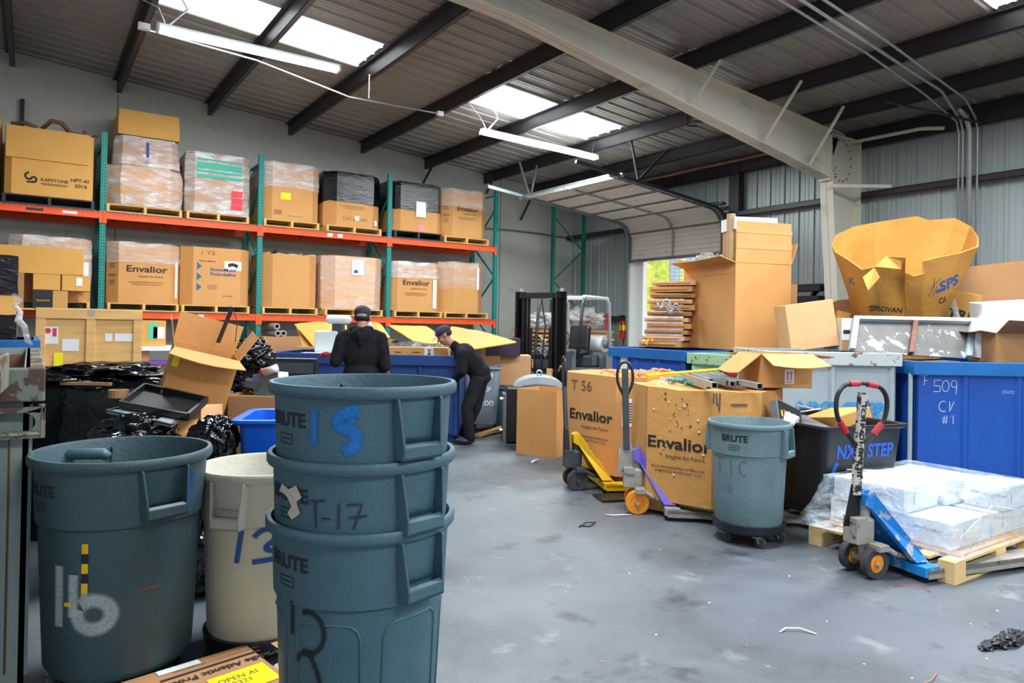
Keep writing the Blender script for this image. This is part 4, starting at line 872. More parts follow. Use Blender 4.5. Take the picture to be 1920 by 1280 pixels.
# ---------------------------------------------------------------- torn bulk carton on the grey bin
def torn():
    top = [(1570, 440, 8.7), (1600, 425, 8.95), (1640, 417, 9.1), (1680, 411, 9.15), (1720, 405, 9.2), (1742, 413, 9.2), (1790, 409, 9.0), (1820, 424, 8.8), (1835, 445, 8.4), (1832, 462, 8.05), (1800, 474, 7.9), (1760, 482, 7.8), (1732, 489, 7.75), (1733, 512, 7.75), (1712, 517, 7.75), (1697, 512, 7.72), (1696, 482, 7.75), (1662, 480, 7.75), (1640, 500, 7.78), (1618, 505, 7.85), (1605, 496, 7.9), (1588, 484, 8.0), (1567, 472, 8.25), (1561, 458, 8.5)]
    bot = [(1600, 596, 8.75), (1618, 596, 8.85), (1640, 596, 8.95), (1665, 596, 9.0), (1690, 596, 9.0), (1715, 596, 9.0), (1740, 596, 8.95), (1765, 596, 8.8), (1772, 596, 8.5), (1770, 597, 8.25), (1758, 598, 8.08), (1742, 598, 8.02), (1732, 598, 8.0), (1724, 598, 8.0), (1712, 598, 8.0), (1700, 598, 8.0), (1690, 598, 8.0), (1672, 598, 8.0), (1655, 598, 8.0), (1640, 598, 8.02), (1632, 598, 8.08), (1622, 598, 8.2), (1612, 597, 8.4), (1604, 597, 8.6)]
    T = [at(x, y, D=d) for x, y, d in top]; B = [at(x, y, D=d) for x, y, d in bot]; n = len(T)
    c = sum(B, Vector())/n; c.z -= .45; t = thing('torn_bulk_carton', 'big torn tan bulk carton with ragged flared top on the grey bin', 'carton', c)
    mb = MB(); m = 8; rows = []
    for j in range(m+1):
        for k in range(n):
            p = B[k].lerp(T[k], j/m); p = p+Vector((.02*noise.noise(p*3), .02*noise.noise(p*3+Vector((5, 0, 0))), 0)); mb.v.append(tuple(p-c))
    for j in range(m):
        for k in range(n): mb.f.append((j*n+k, j*n+(k+1) % n, (j+1)*n+(k+1) % n, (j+1)*n+k))
    mb.v += [tuple(p-Vector((0, 0, .45))-c) for p in B]
    for k in range(n): mb.f.append(((m+1)*n+k, (m+1)*n+(k+1) % n, (k+1) % n, k))
    w_ = mb.build('carton_wall', CBT, t, solid=.016)
    tree = bvh_of(w_); inv = Matrix.Translation(-c); vn = -_f
    def pm(px, py, s=1):
        P0 = at(px, py, D=7.8); return surf_map(tree, P0, _r*math.cos(.0)+_u*s, _u, vn, inv, .012)
    rot = lambda f, a: (lambda u, v: f(u*math.cos(a)-v*math.sin(a), u*math.sin(a)+v*math.cos(a)))
    text('COROVAN', .075, rot(pm(1670, 579, 0), R(-5)), INK, t, 'stencil', bold=.02, w=.42)
    text('SPS', .16, rot(pm(1800, 530, 0), R(20)), INKB, t, 'logo_lettering', bold=.03, w=.30); stroke([[(-.12, 0), (.0, .03)]], .04, pm(1788, 546, 0), INKB, t, 'logo_bar')
    text('CA', .09, rot(pm(1790, 562, 0), R(15)), INK, t, 'stencil', bold=.02); text('K', .11, pm(1597, 527, 0), INK, t, 'stencil', bold=.02)
    stroke([[(0, 0), (.05, .1), (.03, .2)], [(.05, 0), (.1, .12)], [(.0, .08), (.12, .2)]], .01, pm(1752, 555, 0), PEN, t, 'marker_writing')
    mb = MB(); q = [at(x, y, D=d)-c for x, y, d in ((1640, 502, 7.72), (1650, 520, 7.5), (1628, 545, 7.5), (1618, 520, 7.66))]; mb.add(q, [(0, 1, 2, 3)]); q = [at(x, y, D=d)-c for x, y, d in ((1662, 480, 7.72), (1690, 490, 7.6), (1690, 505, 7.6), (1640, 500, 7.7))]; mb.add(q, [(0, 1, 2, 3)]); mb.build('torn_flap', CBT, t, solid=.01, fix=False)
torn()
t = thing('leaning_panel', 'chipped grey steel panel with a centre bar leaning on the grey bin', 'steel panel', (0, 0, 0))
A_, B_, C_, D_ = at(1598, 597, D=7.55), at(1828, 601, D=7.75), at(1818, 672, D=7.4), at(1590, 658, D=7.22)
t.location = D_; nn = (B_-A_).cross(D_-A_).normalized(); org = D_.copy()
q = lambda u, v, e=0: D_.lerp(C_, u).lerp(A_.lerp(B_, u), v)+nn*e-org
for (u0, u1, v0, v1, nm, m_, e0, e1) in ((0, 1, 0, 1, 'panel_plate', GRATE, 0, .01),):
    mb = MB(); mb.add([q(u, v, e) for e in (0, .012) for u, v in ((0, 0), (1, 0), (1, 1), (0, 1))], [(3, 2, 1, 0), (4, 5, 6, 7), (0, 1, 5, 4), (1, 2, 6, 5), (2, 3, 7, 6), (3, 0, 4, 7)]); mb.build('panel_plate', GRATE, t)
for nm, (u0, u1, v0, v1) in (('frame_bar', (0, 1, .90, 1)), ('frame_bar', (0, .045, 0, .9)), ('frame_bar', (.955, 1, 0, .9)), ('centre_bar', (.48, .52, 0, .9))):
    s = 1 if (q(0, 0, 1)+org-EYE).length < (q(0, 0, -1)+org-EYE).length else -1; mb = MB(); mb.add([q(u, v, e) for e in (0, s*.05) for u, v in ((u0, v0), (u1, v0), (u1, v1), (u0, v1))], [(3, 2, 1, 0), (4, 5, 6, 7), (0, 1, 5, 4), (1, 2, 6, 5), (2, 3, 7, 6), (3, 0, 4, 7)]); mb.build(nm, BIN_G if nm == 'frame_bar' else RUST, t, bevel=.003)
# cartons piled in and behind the bins
def pbox(label, px, py, D, head, w, d, h, m, tilt=(0, 0), flaps=(), closed=False, group=None, z=None):
    """near left-front bottom corner at the pixel"""
    P = at(px, py, D=D) if z is None else at(px, py, Z=z); a = R(head); c = Vector((*pl(P, a, w, d), P.z))
    return carton(label, c, w, d, h, m, flaps=flaps, closed=closed, rot=(R(tilt[0]), R(tilt[1]), a), group=group)
pbox('pale carton tilted between the huge carton and the grey bin', 1484, 652, 8.0, -40, .52, .5, .52, CB2, (0, -9), closed=True)
pbox('small brown carton peeking out right of the huge carton', 1470, 575, 9.4, -20, .2, .25, .3, CB3, (0, 0), closed=True)
carton('brown carton under the small peeking carton, in the grey bin row', tuple(Vector((*pl(at(1470, 575, D=9.4), R(-20), .2, .25), 0))), .45, .4, at(1470, 575, D=9.4).z-.005, CB3, R(-20), closed=True)
pbox('brown tilted carton flap behind the hose coil by the column', 1565, 648, 8.9, -40, .42, .4, .55, CB3, (0, -25), closed=True)
t = pbox('white carton with a black hand hole left of the leaning panel', 1578, 657, 7.9, -36, .17, .3, .36, WHITEBOX, closed=True); rect(plane_map((0, -.15, 0), (1, 0, 0), (0, 0, 1), .004), -.07, .19, .04, .23, INK, t, 'hand_hole'); rect(plane_map((0, -.15, 0), (1, 0, 0), (0, 0, 1), .004), -.085, 0, .085, .12, CB3, t, 'carton_base')
pbox('yellow folder board wedged behind the white carton', 1558, 650, 8.3, -30, .15, .05, .42, CBY, (0, 12), closed=True)
t = pbox('dark tan carton lettered TRI right of the torn carton', 1763, 600, 8.55, -50, .36, .3, .36, CBY, (8, 12), closed=True); text('TRI', .15, plane_map((.0, -.15, .09), (1, 0, 0), (0, 0, 1), .005), INK, t, 'stencil', bold=.02, w=.24)
tag(MB().tube([at(1796, 600, D=8.3), at(1782, 545, D=8.3)], .03, 12).build('tape_roll_tube', BAGC), 'clear plastic tube standing right of the torn carton', 'tube')
pbox('large brown carton leaning at the right edge behind the torn carton', 1812, 640, 8.9, -38, 1.5, .7, 1.0, CB3, (-6, -8), flaps=[('f', 8, .0001)], closed=True)
pbox('white carton heaped on the blue bin at the right edge, upper', 1843, 612, 7.6, -52, .62, .45, .28, WHITEBOX, (4, -4), closed=True)
t = pbox('white carton standing on the blue bin rim, lower left of the heap', 1822, 674, 7.5, -62, .42, .32, .42, WHITEBOX, (0, 8), closed=True)
[rect(plane_map((.05, -.16, .2), (0, 0, 1), (-1, 0, 0), .004), -.1, -.05+k*.03, .1, -.042+k*.03, PEN, t, 'print_line') for k in range(4)]
pbox('open brown carton on the blue bin at the right edge', 1868, 680, 7.2, -38, .9, .5, .30, CB3, (0, 0), flaps=[('f', 62, .28, -.03), ('l', 80, .15)])
for k_, (x_, y_, h_) in enumerate(((1700, 640, .40),)):
    carton('brown carton inside the grey bin carrying the torn one', (at(1690, 640, D=8.4).x, at(1690, 640, D=8.4).y, .2), .9, .8, at(1690, 596, D=8.4).z-.68, CB3, R(-35), closed=True)
# hose coil and dark clutter by the column
t = thing('hose_coil', 'black hose coil hanging beside the beige column', 'hose', at(1541, 572, X=XW-.5)); mb = MB()
for k in range(5): mb.tube([(k*.02+.05*math.sin(a/3), .26*math.cos(a*PI/8), .30*math.sin(a*PI/8)) for a in range(16)], .022, 8, closed=True)
mb.build('hose', BLKP, t, smooth='all')
c = at(1500, 545, X=XW-.4); tag(MB().b2((c.x-.2, c.y-.5, c.z-.02), (c.x+.1, c.y+.6, c.z+.1)).b2((c.x-.15, c.y-.45, c.z-.35), (c.x+.1, c.y+.5, c.z-.1)).build('dark_duct', BLKM), 'dark steel duct bolted low on the corrugated wall behind the boxes', 'duct')
# ---------------------------------------------------------------- bulk cartons on the floor
def octpl(P, rz, w, d, c): o = Matrix.Rotation(rz, 3, 'Z') @ Vector((w/2, d/2-c, 0)); return (P.x+o.x, P.y+o.y)
PB = at(1333, 955, Z=.13); rB = R(19); wB = 1.10; cB = .28; lB = octpl(PB, rB, wB, wB, cB)
pallet('pallet', 'wooden pallet under the gouged lettered carton', (lB[0]+.06, lB[1]+.02, 0), 1.0, .95, .128, rz=rB, group='pallets on the floor')
tB = gaylord('gouged lettered bulk carton with steel bars on top, beside the grey can', (*lB, .13), wB, wB, .89, CBW, cB, rB, 'bulk cartons on the floor', ragged=.02, seed=31, cap=True)
def leftface(w, c, d=None): return plane_map((-w/2, 0, 0), (0, -1, 0), (0, 0, 1), .004)
fm = leftface(wB, cB); env(tB, fm, .80, .46)
HOLE2 = M('gouge_edge', (.74, .50, .27), rough=.9)
rnd = random.Random(5)
for k in range(34):
    u, v = rnd.uniform(-.27, .27), rnd.choice([rnd.uniform(.55, .86), rnd.uniform(.05, .86)]); s = rnd.uniform(.006, .016); a = rnd.uniform(0, 3)
    pts = [(u+s*math.cos(a+j*1.26)*rnd.uniform(.5, 1.3), v+s*math.sin(a+j*1.26)*rnd.uniform(.5, 1.3)) for j in range(5)]
    mb = MB(); mb.add([fm(*p) for p in pts]+[fm(u, v)+Vector((-.006, 0, 0))], [(j, (j+1) % 5, 5) for j in range(5)]); mb.build('gouge', HOLE2 if k % 2 else PEN, tB, fix=False)
fc = plane_map((-wB/2+cB/2, -wB/2+cB/2, 0), (.707, -.707, 0), (0, 0, 1), .004); mb = MB(); MB().add([fc(-.05, .78), fc(.08, .78), fc(.08, .80), fc(-.05, .80)], [(0, 1, 2, 3)]).build('hand_slot', PEN, tB, fix=False)
stroke([[(-.17, .88), (-.16, .78)], [(-.14, .88), (-.145, .74)], [(-.19, .88), (-.19, .80)]], .012, fc, M('grime', (.08, .07, .07)), tB, 'grime_streak')
PA = at(1152, 893, Z=.12); rA = R(5); wA = 1.05; cA = .20; lA = octpl(PA, rA, wA, wA, cA)
pallet('pallet', 'wooden pallet under the bulk carton marked T 56', (lA[0]+.05, lA[1], 0), .95, .95, .118, rz=rA, group='pallets on the floor')
tA = gaylord('clean lettered bulk carton marked T 56 behind the yellow pallet jack', (*lA, .12), wA, wA, .92, CB, cA, rA, 'bulk cartons on the floor', ragged=.01, seed=32, cap=True)
fm = leftface(wA, cA); env(tA, fm, .86, .52); text('T 56', .14, lambda u, v: fm(u-.12, v+.80), PEN, tA, 'marker_writing', w=.28)
fc = plane_map((-wA/2+cA/2, -wA/2+cA/2, 0), (.707, -.707, 0), (0, 0, 1), .004); rect(fc, -.08, .46, .09, .72, PAPER, tA)
for k in range(8): rect(lambda u, v: fc(u, v)+Vector((-.002, -.002, 0)), -.06, .50+k*.024, .05+.02*(k % 2), .512+k*.024, PEN, tA, 'print_line')
rect(fc, -.1, .14, .08, .26, PAPER, tA); rect(lambda u, v: fc(u, v)+Vector((-.002, -.002, 0)), -.09, .15, -.01, .24, PEN, tA, 'barcode')
for k in range(14):
    a_, b_ = random.uniform(-.35, .4), random.uniform(-.45, .1); o = MB().tube([(a_, b_, 0), (a_+.08, b_+.05, .04), (a_+.15, b_-.02, .02), (a_+.22, b_+.06, .03)], .012, 6).build('cable_scrap', (M('copper_cable', (.75, .24, .10)) if k == 0 else bpy.data.materials['copper_cable']), smooth='all'); o.location = (lA[0], lA[1], 1.03)
    tag(o, 'orange cable scrap on top of the carton marked T 56', 'cable', 'cable scraps on the T 56 carton')
Ps = at(1042, 860, Z=0); rs = R(23); Ls = .53
carton('small plain tan carton on the floor left of the two lettered bulk cartons', (Ps.x+(Matrix.Rotation(rs, 3, 'Z') @ Vector((.25, Ls/2, 0))).x, Ps.y+(Matrix.Rotation(rs, 3, 'Z') @ Vector((.25, Ls/2, 0))).y, 0), .5, Ls, .76, CB, rs, flaps=[])
# steel bars, broom, open carton, scraps on the gouged carton
zz = 1.03
bars = [((1268, 707), (1352, 731), 1.04), ((1275, 703), (1362, 728), 1.06), ((1285, 699), (1372, 727), 1.07), ((1283, 704), (1345, 724), 1.09), ((1300, 702), (1388, 724), 1.06), ((1310, 703), (1402, 727), 1.06), ((1322, 704), (1412, 731), 1.05), ((1330, 702), (1421, 729), 1.07), ((1345, 706), (1425, 724), 1.08)]
for i, (p, q_, z_) in enumerate(bars):
    a, b = at(*p, Z=z_), at(*q_, Z=z_); mb = MB(); w = .038; a, b = Vector(a), Vector(b); b = a+(b-a).normalized()*min((b-a).length, 1.0)
    x = (b-a).normalized(); y = Vector((0, 0, 1)).cross(x)
    for off, s in ((y*w/2, (.003, w)), (-y*w/2, (.003, w)), (Vector((0, 0, w/2)), (w, .003)), (Vector((0, 0, -w/2)), (w, .003))): mb.bar(a+off, b+off, s[0], s[1])
    tag(mb.build('steel_bar', STEEL), 'galvanised square steel tube lying on the gouged lettered carton', 'steel tube', 'steel tubes on the gouged carton')
a, b = at(1212, 704, Z=1.10), at(1352, 692, Z=1.10)
t = thing('broom', 'yellow-handled tool lying over the bulk cartons', 'broom', a); v_ = b-a
MB().tube([(0, 0, 0), v_], .014, 8).build('handle', YEL, t); MB().tube([v_, v_*1.08], .03, 8).build('socket', BLKP, t); MB().tube([v_*1.07+Vector((0, 0, -.02)), v_*1.2+Vector((0, 0, -.05))], [.03, .055], 10).build('head', REDT, t)
for k in range(10):
    p = at(1232+random.uniform(0, 60), 720+random.uniform(-6, 3), Z=1.03); o = MB().tube([p, p+Vector((.05, .03, .03)), p+Vector((.1, -.02, .0)), p+Vector((.14, .05, .02))], .007, 5).build('wire_scrap', [M('teal_wire', (.0, .45, .35)), INKB, WHITEM][0] if k == 0 else (bpy.data.materials['teal_wire'], PURG, WHITEM)[k % 3], smooth='all'); tag(o, 'thin coloured wire scrap on the gouged lettered carton', 'wire', 'wire scraps on the gouged carton')
Po = at(1427, 728, Z=1.03); ao = R(-28); wo = ext(Po, ao, 1524)
t = carton('open tan carton with a red up-arrow label on the gouged carton', (*pl(Po, ao, wo, .42), 1.035), wo, .42, .27, CB, ao, [('f', 108, .26, -.02), ('l', 128, .24, -.0), ('r', 95, .2), ('b', 95, .24)])
fm = plane_map((0, -.21, 0), (1, 0, 0), (0, 0, 1), .004); rect(fm, -.02, .03, .06, .15, PAPER, t); e = lambda u, v: fm(u, v)+Vector((0, -.002, 0))
for x in (.005, .035): rect(e, x-.004, .06, x+.004, .115, REDP, t, 'red_arrow'); MB().add([e(x-.011, .115), e(x+.011, .115), e(x, .135)], [(0, 1, 2)]).build('red_arrow', REDP, t, fix=False)
rect(e, -.005, .042, .045, .048, REDP, t, 'red_line')

# ---------------------------------------------------------------- round waste cans
def can_r(Rr, Hh):
    def f(z):
        z = max(0, min(z, Hh)); zc = Hh*.70
        if z < zc: return Rr*(.80+.075*z/zc)
        return Rr*(.905+.03*(z-zc)/(Hh-zc))
    return f
def caster(t, x, y, z, m=RUB, s=1):
    MB().b2((x-.03*s, y-.025*s, z-.015), (x+.03*s, y+.025*s, z)).bar((x-.0, y+.02*s, z), (x+.02*s, y+.02*s, .035*s), .03*s, .004).bar((x, y-.02*s, z), (x+.02*s, y-.02*s, .035*s), .03*s, .004).build('caster_fork', STEELD, t)
    MB().cyl((x+.02*s, y-.014*s, .037*s), (x+.02*s, y+.014*s, .037*s), .037*s, 16).build('caster_wheel', m, t)
def brute(label, loc, Rr, Hh, m, ha, z0=0, dolly=True, tray=.84, logo=True, group='round waste cans', vents=False, torn_logo=False, panels=False):
    """ha: world heading of one handle"""
    t = thing('waste_can', label, 'waste can', loc, ha, group); r = can_r(Rr, Hh); b = z0
    zc = Hh*.70
    prof = [(.001, b), (r(0)*.93, b), (r(0), b+.03), (r(zc*.5), b+zc*.5), (r(zc*.985), b+zc*.985), (r(zc+.001), b+zc), (r(Hh*.97), b+Hh*.955), (Rr*.985, b+Hh*.955), (Rr, b+Hh*.965), (Rr*1.0, b+Hh*.99), (Rr*.985, b+Hh), (Rr*.945, b+Hh), (Rr*.93, b+Hh*.985), (r(zc)*.955, b+zc), (r(zc)*.94, b+zc*.97), (r(0)*.95, b+.03), (.001, b+.025)]
    MB().lathe(prof, 72).build('can_body', m, t, smooth=True)
    for s in (0, PI):
        ca, sa = math.cos(s), math.sin(s); mp = lambda x, y, z: (x*ca-y*sa, x*sa+y*ca, z+b)
        zt, zb_ = Hh*.955, max(zc-.02, Hh-.215); hw = Rr*.28; r1 = r(Hh*.95)-.012; ro = Rr*1.045; mb = MB(); hb = hw*.86
        for sg in (-1, 1):   # two tapering cheeks
            y0_, y1_ = sg*hw, sg*(hw-.009); yb0, yb1 = sg*hb, sg*(hb-.009)
            ri = r(zc+.02)*.93
            mb.add([mp(*p) for p in ((ri, y0_, zt), (r1+.03, y0_, zt), (ro, yb0, zb_+.03), (ro, yb0, zb_-.012), (ri, yb0, zb_-.012), (ri, y1_, zt), (r1+.03, y1_, zt), (ro, yb1, zb_+.03), (ro, yb1, zb_-.012), (ri, yb1, zb_-.012))],
                   [(0, 1, 2, 3, 4), (9, 8, 7, 6, 5), (0, 5, 6, 1), (1, 6, 7, 2), (2, 7, 8, 3), (3, 8, 9, 4), (4, 9, 5, 0)])
        mb.add([mp(*p) for p in ((ro-.014, -hb, zb_+.04), (ro, -hb, zb_+.03), (ro, hb, zb_+.03), (ro-.014, hb, zb_+.04), (ro-.02, -hb, zb_-.012), (ro, -hb, zb_-.012), (ro, hb, zb_-.012), (ro-.02, hb, zb_-.012))], [(0, 1, 2, 3), (4, 7, 6, 5), (0, 4, 5, 1), (1, 5, 6, 2), (2, 6, 7, 3), (3, 7, 4, 0)])
        mb.add([mp(*p) for p in ((ri, -hb, zb_-.012), (ro, -hb, zb_-.012), (ro, hb, zb_-.012), (ri, hb, zb_-.012), (ri, -hb, zb_), (ro, -hb, zb_), (ro, hb, zb_), (ri, hb, zb_))], [(3, 2, 1, 0), (4, 5, 6, 7), (0, 1, 5, 4), (1, 2, 6, 5), (2, 3, 7, 6), (3, 0, 4, 7)])
        mb.build('handle', m, t, bevel=.003)
        mb = MB(); mb.sheet(lambda u, v: mp((r(zc+.05)+.004)*math.cos((u-.5)*.42), (r(zc+.05)+.004)*math.sin((u-.5)*.42), zc+.045), 6, 1)
        mb = MB(); ang = math.asin(min(.9, hw*.8/Rr)); z_ = zc+(Hh-zc)*.33
        mb.sheet(lambda u, v: mp((r(z_)+.005+v*.012)*math.cos((u-.5)*2*ang), (r(z_)+.005+v*.012)*math.sin((u-.5)*2*ang), z_-.015*(1-v)), 10, 1); mb.build('finger_ledge', m, t, fix=False)
    if panels:      # venting channels: raised panel outlines low on the body
        for a0 in (0, 60, 120, 180, 240, 300):
            f = cyl_map(lambda z: r(z-b), R(a0), b, .0); w2 = .108
            mb = MB(); pts = chaikin([(-w2, .05), (-w2, zc-.05), (w2, zc-.05), (w2, .05)], 3) if False else [(-w2, .05), (-w2, zc-.10), (-w2+.008, zc-.07), (-w2+.03, zc-.052), (0, zc-.05), (w2-.03, zc-.052), (w2-.008, zc-.07), (w2, zc-.10), (w2, .05)]
            mb.tube([f(*p) for p in pts], .005, 6); mb.build('panel_moulding', m, t, smooth='all')
    lf = cyl_map(lambda z: r(z-b), -PI/2, b+Hh*.86, .002)
    if logo:
        text('BRUTE', .062, lf, INK, t, 'logo_lettering', bold=.035, w=.19)
        MBs = [[(-.035, -.075), (.035, -.075), (.035, -.045), (-.035, -.045), (-.035, -.075)], [(-.025, -.06), (.025, -.06)]]
        stroke(MBs, .004, lf, INK, t, 'maker_emblem')
    if torn_logo:
        mb = MB(); mb.uv = None; pts = [(-.10, .0), (-.07, .035), (-.02, .02), (.03, .04), (.06, .0), (.03, -.02), (.05, -.06), (.0, -.09), (-.03, -.07), (.0, -.04), (-.03, -.01), (-.06, .0)]
        f2 = lambda u, v: lf(u*.75+.03, v*.85)*1.0; mb.add([Vector(f2(*p))*1+Vector((math.cos(-PI/2), math.sin(-PI/2), 0))*.002 for p in pts], [(0, 1, 2, 3, 4, 5, 10, 11), (5, 6, 7, 8, 9, 10)]); mb.build('torn_sticker', M('torn_paper', (.55, .50, .42), rough=.9), t, fix=False)
    if dolly:
        MB().lathe([(0, z0-.045), (Rr*(tray-.06), z0-.045), (Rr*tray, z0-.03), (Rr*(tray+.02), z0+.02), (Rr*(tray-.01), z0+.02), (0, z0-.001)], 40).build('dolly_tray', BLKP, t, smooth=True)
        for k in range(5): a = 2*PI*k/5+.4; caster(t, Rr*.68*math.cos(a), Rr*.68*math.sin(a), z0-.045)
    return t, r, b
def facing(loc): return math.atan2(-loc[1], -loc[0])
# right-hand can
cp = at(1405, 800, D=5.1); loc = (cp.x, cp.y, 0); ph = facing(loc)
t, r, b = brute('grey-blue waste can on a dolly beside the black tub, lettered T 15', loc, .29, .72, GREY2, ph+R(68), .125)
lf = cyl_map(lambda z: r(z-b), -PI/2-R(6), b+.42, .002); stroke([[(-.15, .06), (-.05, .055)], [(-.10, .055), (-.095, -.05)], [(.0, .05), (.005, -.06)], arc(.09, 0, .03, .05, 60, 300, 8)], .006, lf, PEN, t, 'marker_writing')
# ---------------------------------------------------------------- black tub
Pt = at(1548, 800, Z=.81); at_ = R(-12); wt = ext(Pt, at_, 1700); dt = 1.0
t = thing('tub_truck', 'black plastic tub on casters with blue stencil lettering', 'tub', (*pl(Pt, at_, wt, dt), 0), at_)
def tub(w, d, z0, z1, tp=.86, th=.012, rim=.03, hollow=True):
    mb = MB()
    def rr(w, d, z, c=.06):
        out = []
        for sx, sy, a0 in ((1, -1, -90), (1, 1, 0), (-1, 1, 90), (-1, -1, 180)):
            for k in range(5): a = R(a0+k*22.5); out.append((sx*(w/2-c)+c*math.cos(a), sy*(d/2-c)+c*math.sin(a), z))
        return out
    rings = [rr(w*tp, d*tp, z0), rr(w*(tp+.93*(1-tp)), d*(tp+.93*(1-tp)), z1-.04), rr(w+rim, d+rim, z1-.035), rr(w+2*rim, d+2*rim, z1-.02), rr(w+2*rim, d+2*rim, z1-.004), rr(w+rim, d+rim, z1), rr(w-2*th, d-2*th, z1-.006), rr(w*tp-2*th, d*tp-2*th, z0+th)]
    for g in rings: mb.v += g
    n = 20
    for j in range(len(rings)-1):
        for k in range(n): mb.f.append((j*n+k, j*n+(k+1) % n, (j+1)*n+(k+1) % n, (j+1)*n+k))
    mb.f.append(tuple(reversed(range(n)))); mb.f.append(tuple((len(rings)-1)*n+k for k in range(n))); return mb
tb = tub(wt, dt, .13, .81).build('tub_body', BLKP, t, smooth=True)
for sx in (-1, 1):
    for sy in (-1, 1): caster(t, sx*wt*.34, sy*dt*.34, .13, s=1.3)
MB().b2((-wt*.36, -dt*.38, .11), (wt*.36, dt*.38, .13)).build('caster_frame', STEELD, t)
SB = M('spray_blue', (.01, .10, .62), rough=.6)
tl = lambda u, v: Vector((u, -dt/2*(.86+.13*(v+.45)/.68)-.006, .58+v)); text('NXT STEP', .14, lambda u, v: tl(u+.01, v+.03), SB, t, 'stencil', bold=.03, w=.56)
stroke([arc(-wt*.36+.06, .26, .07, .16, 110, 250, 8)], .05, lambda u, v: Vector((u, -dt/2*(.86+.13*v/.68)-.006, .13+v)), spray_mat('spray_blue_soft', (.0, .14, .60)), t, 'paint_mark')
# scrap in the tub
z_ = .70; tx, ty = t.location.x, t.location.y
def intub(name, label, u, v, z, w, d, h, m, rot, cat, extra=None):
    o = thing(name, label, cat, Vector((tx, ty, z))+dirv(at_)*u+dirv(at_+PI/2)*v, rot=rot); MB().box((0, 0, 0), (w, d, h)).build('casing', m, o, bevel=.004); return o
o = intub('disk_recorder', 'black electronic unit with a coloured label strip sticking out of the black tub', -.40, -.12, .83, .26, .20, .07, STEELD, (R(60), R(22), at_), 'electronics')
rect(plane_map((0, 0, .036), (1, 0, 0), (0, 1, 0), .002), -.12, -.09, .12, .09, BLKP, o, 'front_panel')
for k in range(7): rect(plane_map((0, 0, .036), (1, 0, 0), (0, 1, 0), .004), -.10+k*.028, -.04, -.085+k*.028, .01+.02*(k % 2), (PAPERY, REDP, INKB, PAPERY, REDP, PAPER, PAPERY)[k], o, 'colour_label')  # plain coloured labels across the recorder's face
intub('cardboard_piece', 'brown cardboard corner sticking out of the black tub', -.46, .05, .86, .16, .02, .2, CB3, (R(-10), R(-30), at_), 'cardboard')
intub('plastic_sheet', 'white plastic panel leaning on the left rim of the black tub', -.50, -.2, .79, .22, .12, .03, WHITEM, (R(20), R(-38), at_), 'panel')
intub('metal_chassis', 'metal chassis lying in the middle of the black tub', -.05, .0, .72, .4, .5, .1, STEELD, (R(10), R(8), at_), 'electronics')
intub('tan_carton_piece', 'tan carton piece at the right inside the black tub', .28, .05, .78, .35, .4, .1, CBY, (R(-8), R(-12), at_), 'cardboard')
mb = MB().tube([(0, 0, 0), (.1, .1, .06), (.2, 0, .03), (.12, -.1, .05), (0, 0, .02), (-.1, .1, .05)], .006, 6); o = mb.build('cable_tangle', WHITEM, smooth='all'); o.location = Vector((tx, ty, .83))+dirv(at_)*-.15; tag(o, 'tangle of pale cable on the scrap in the black tub', 'cable')
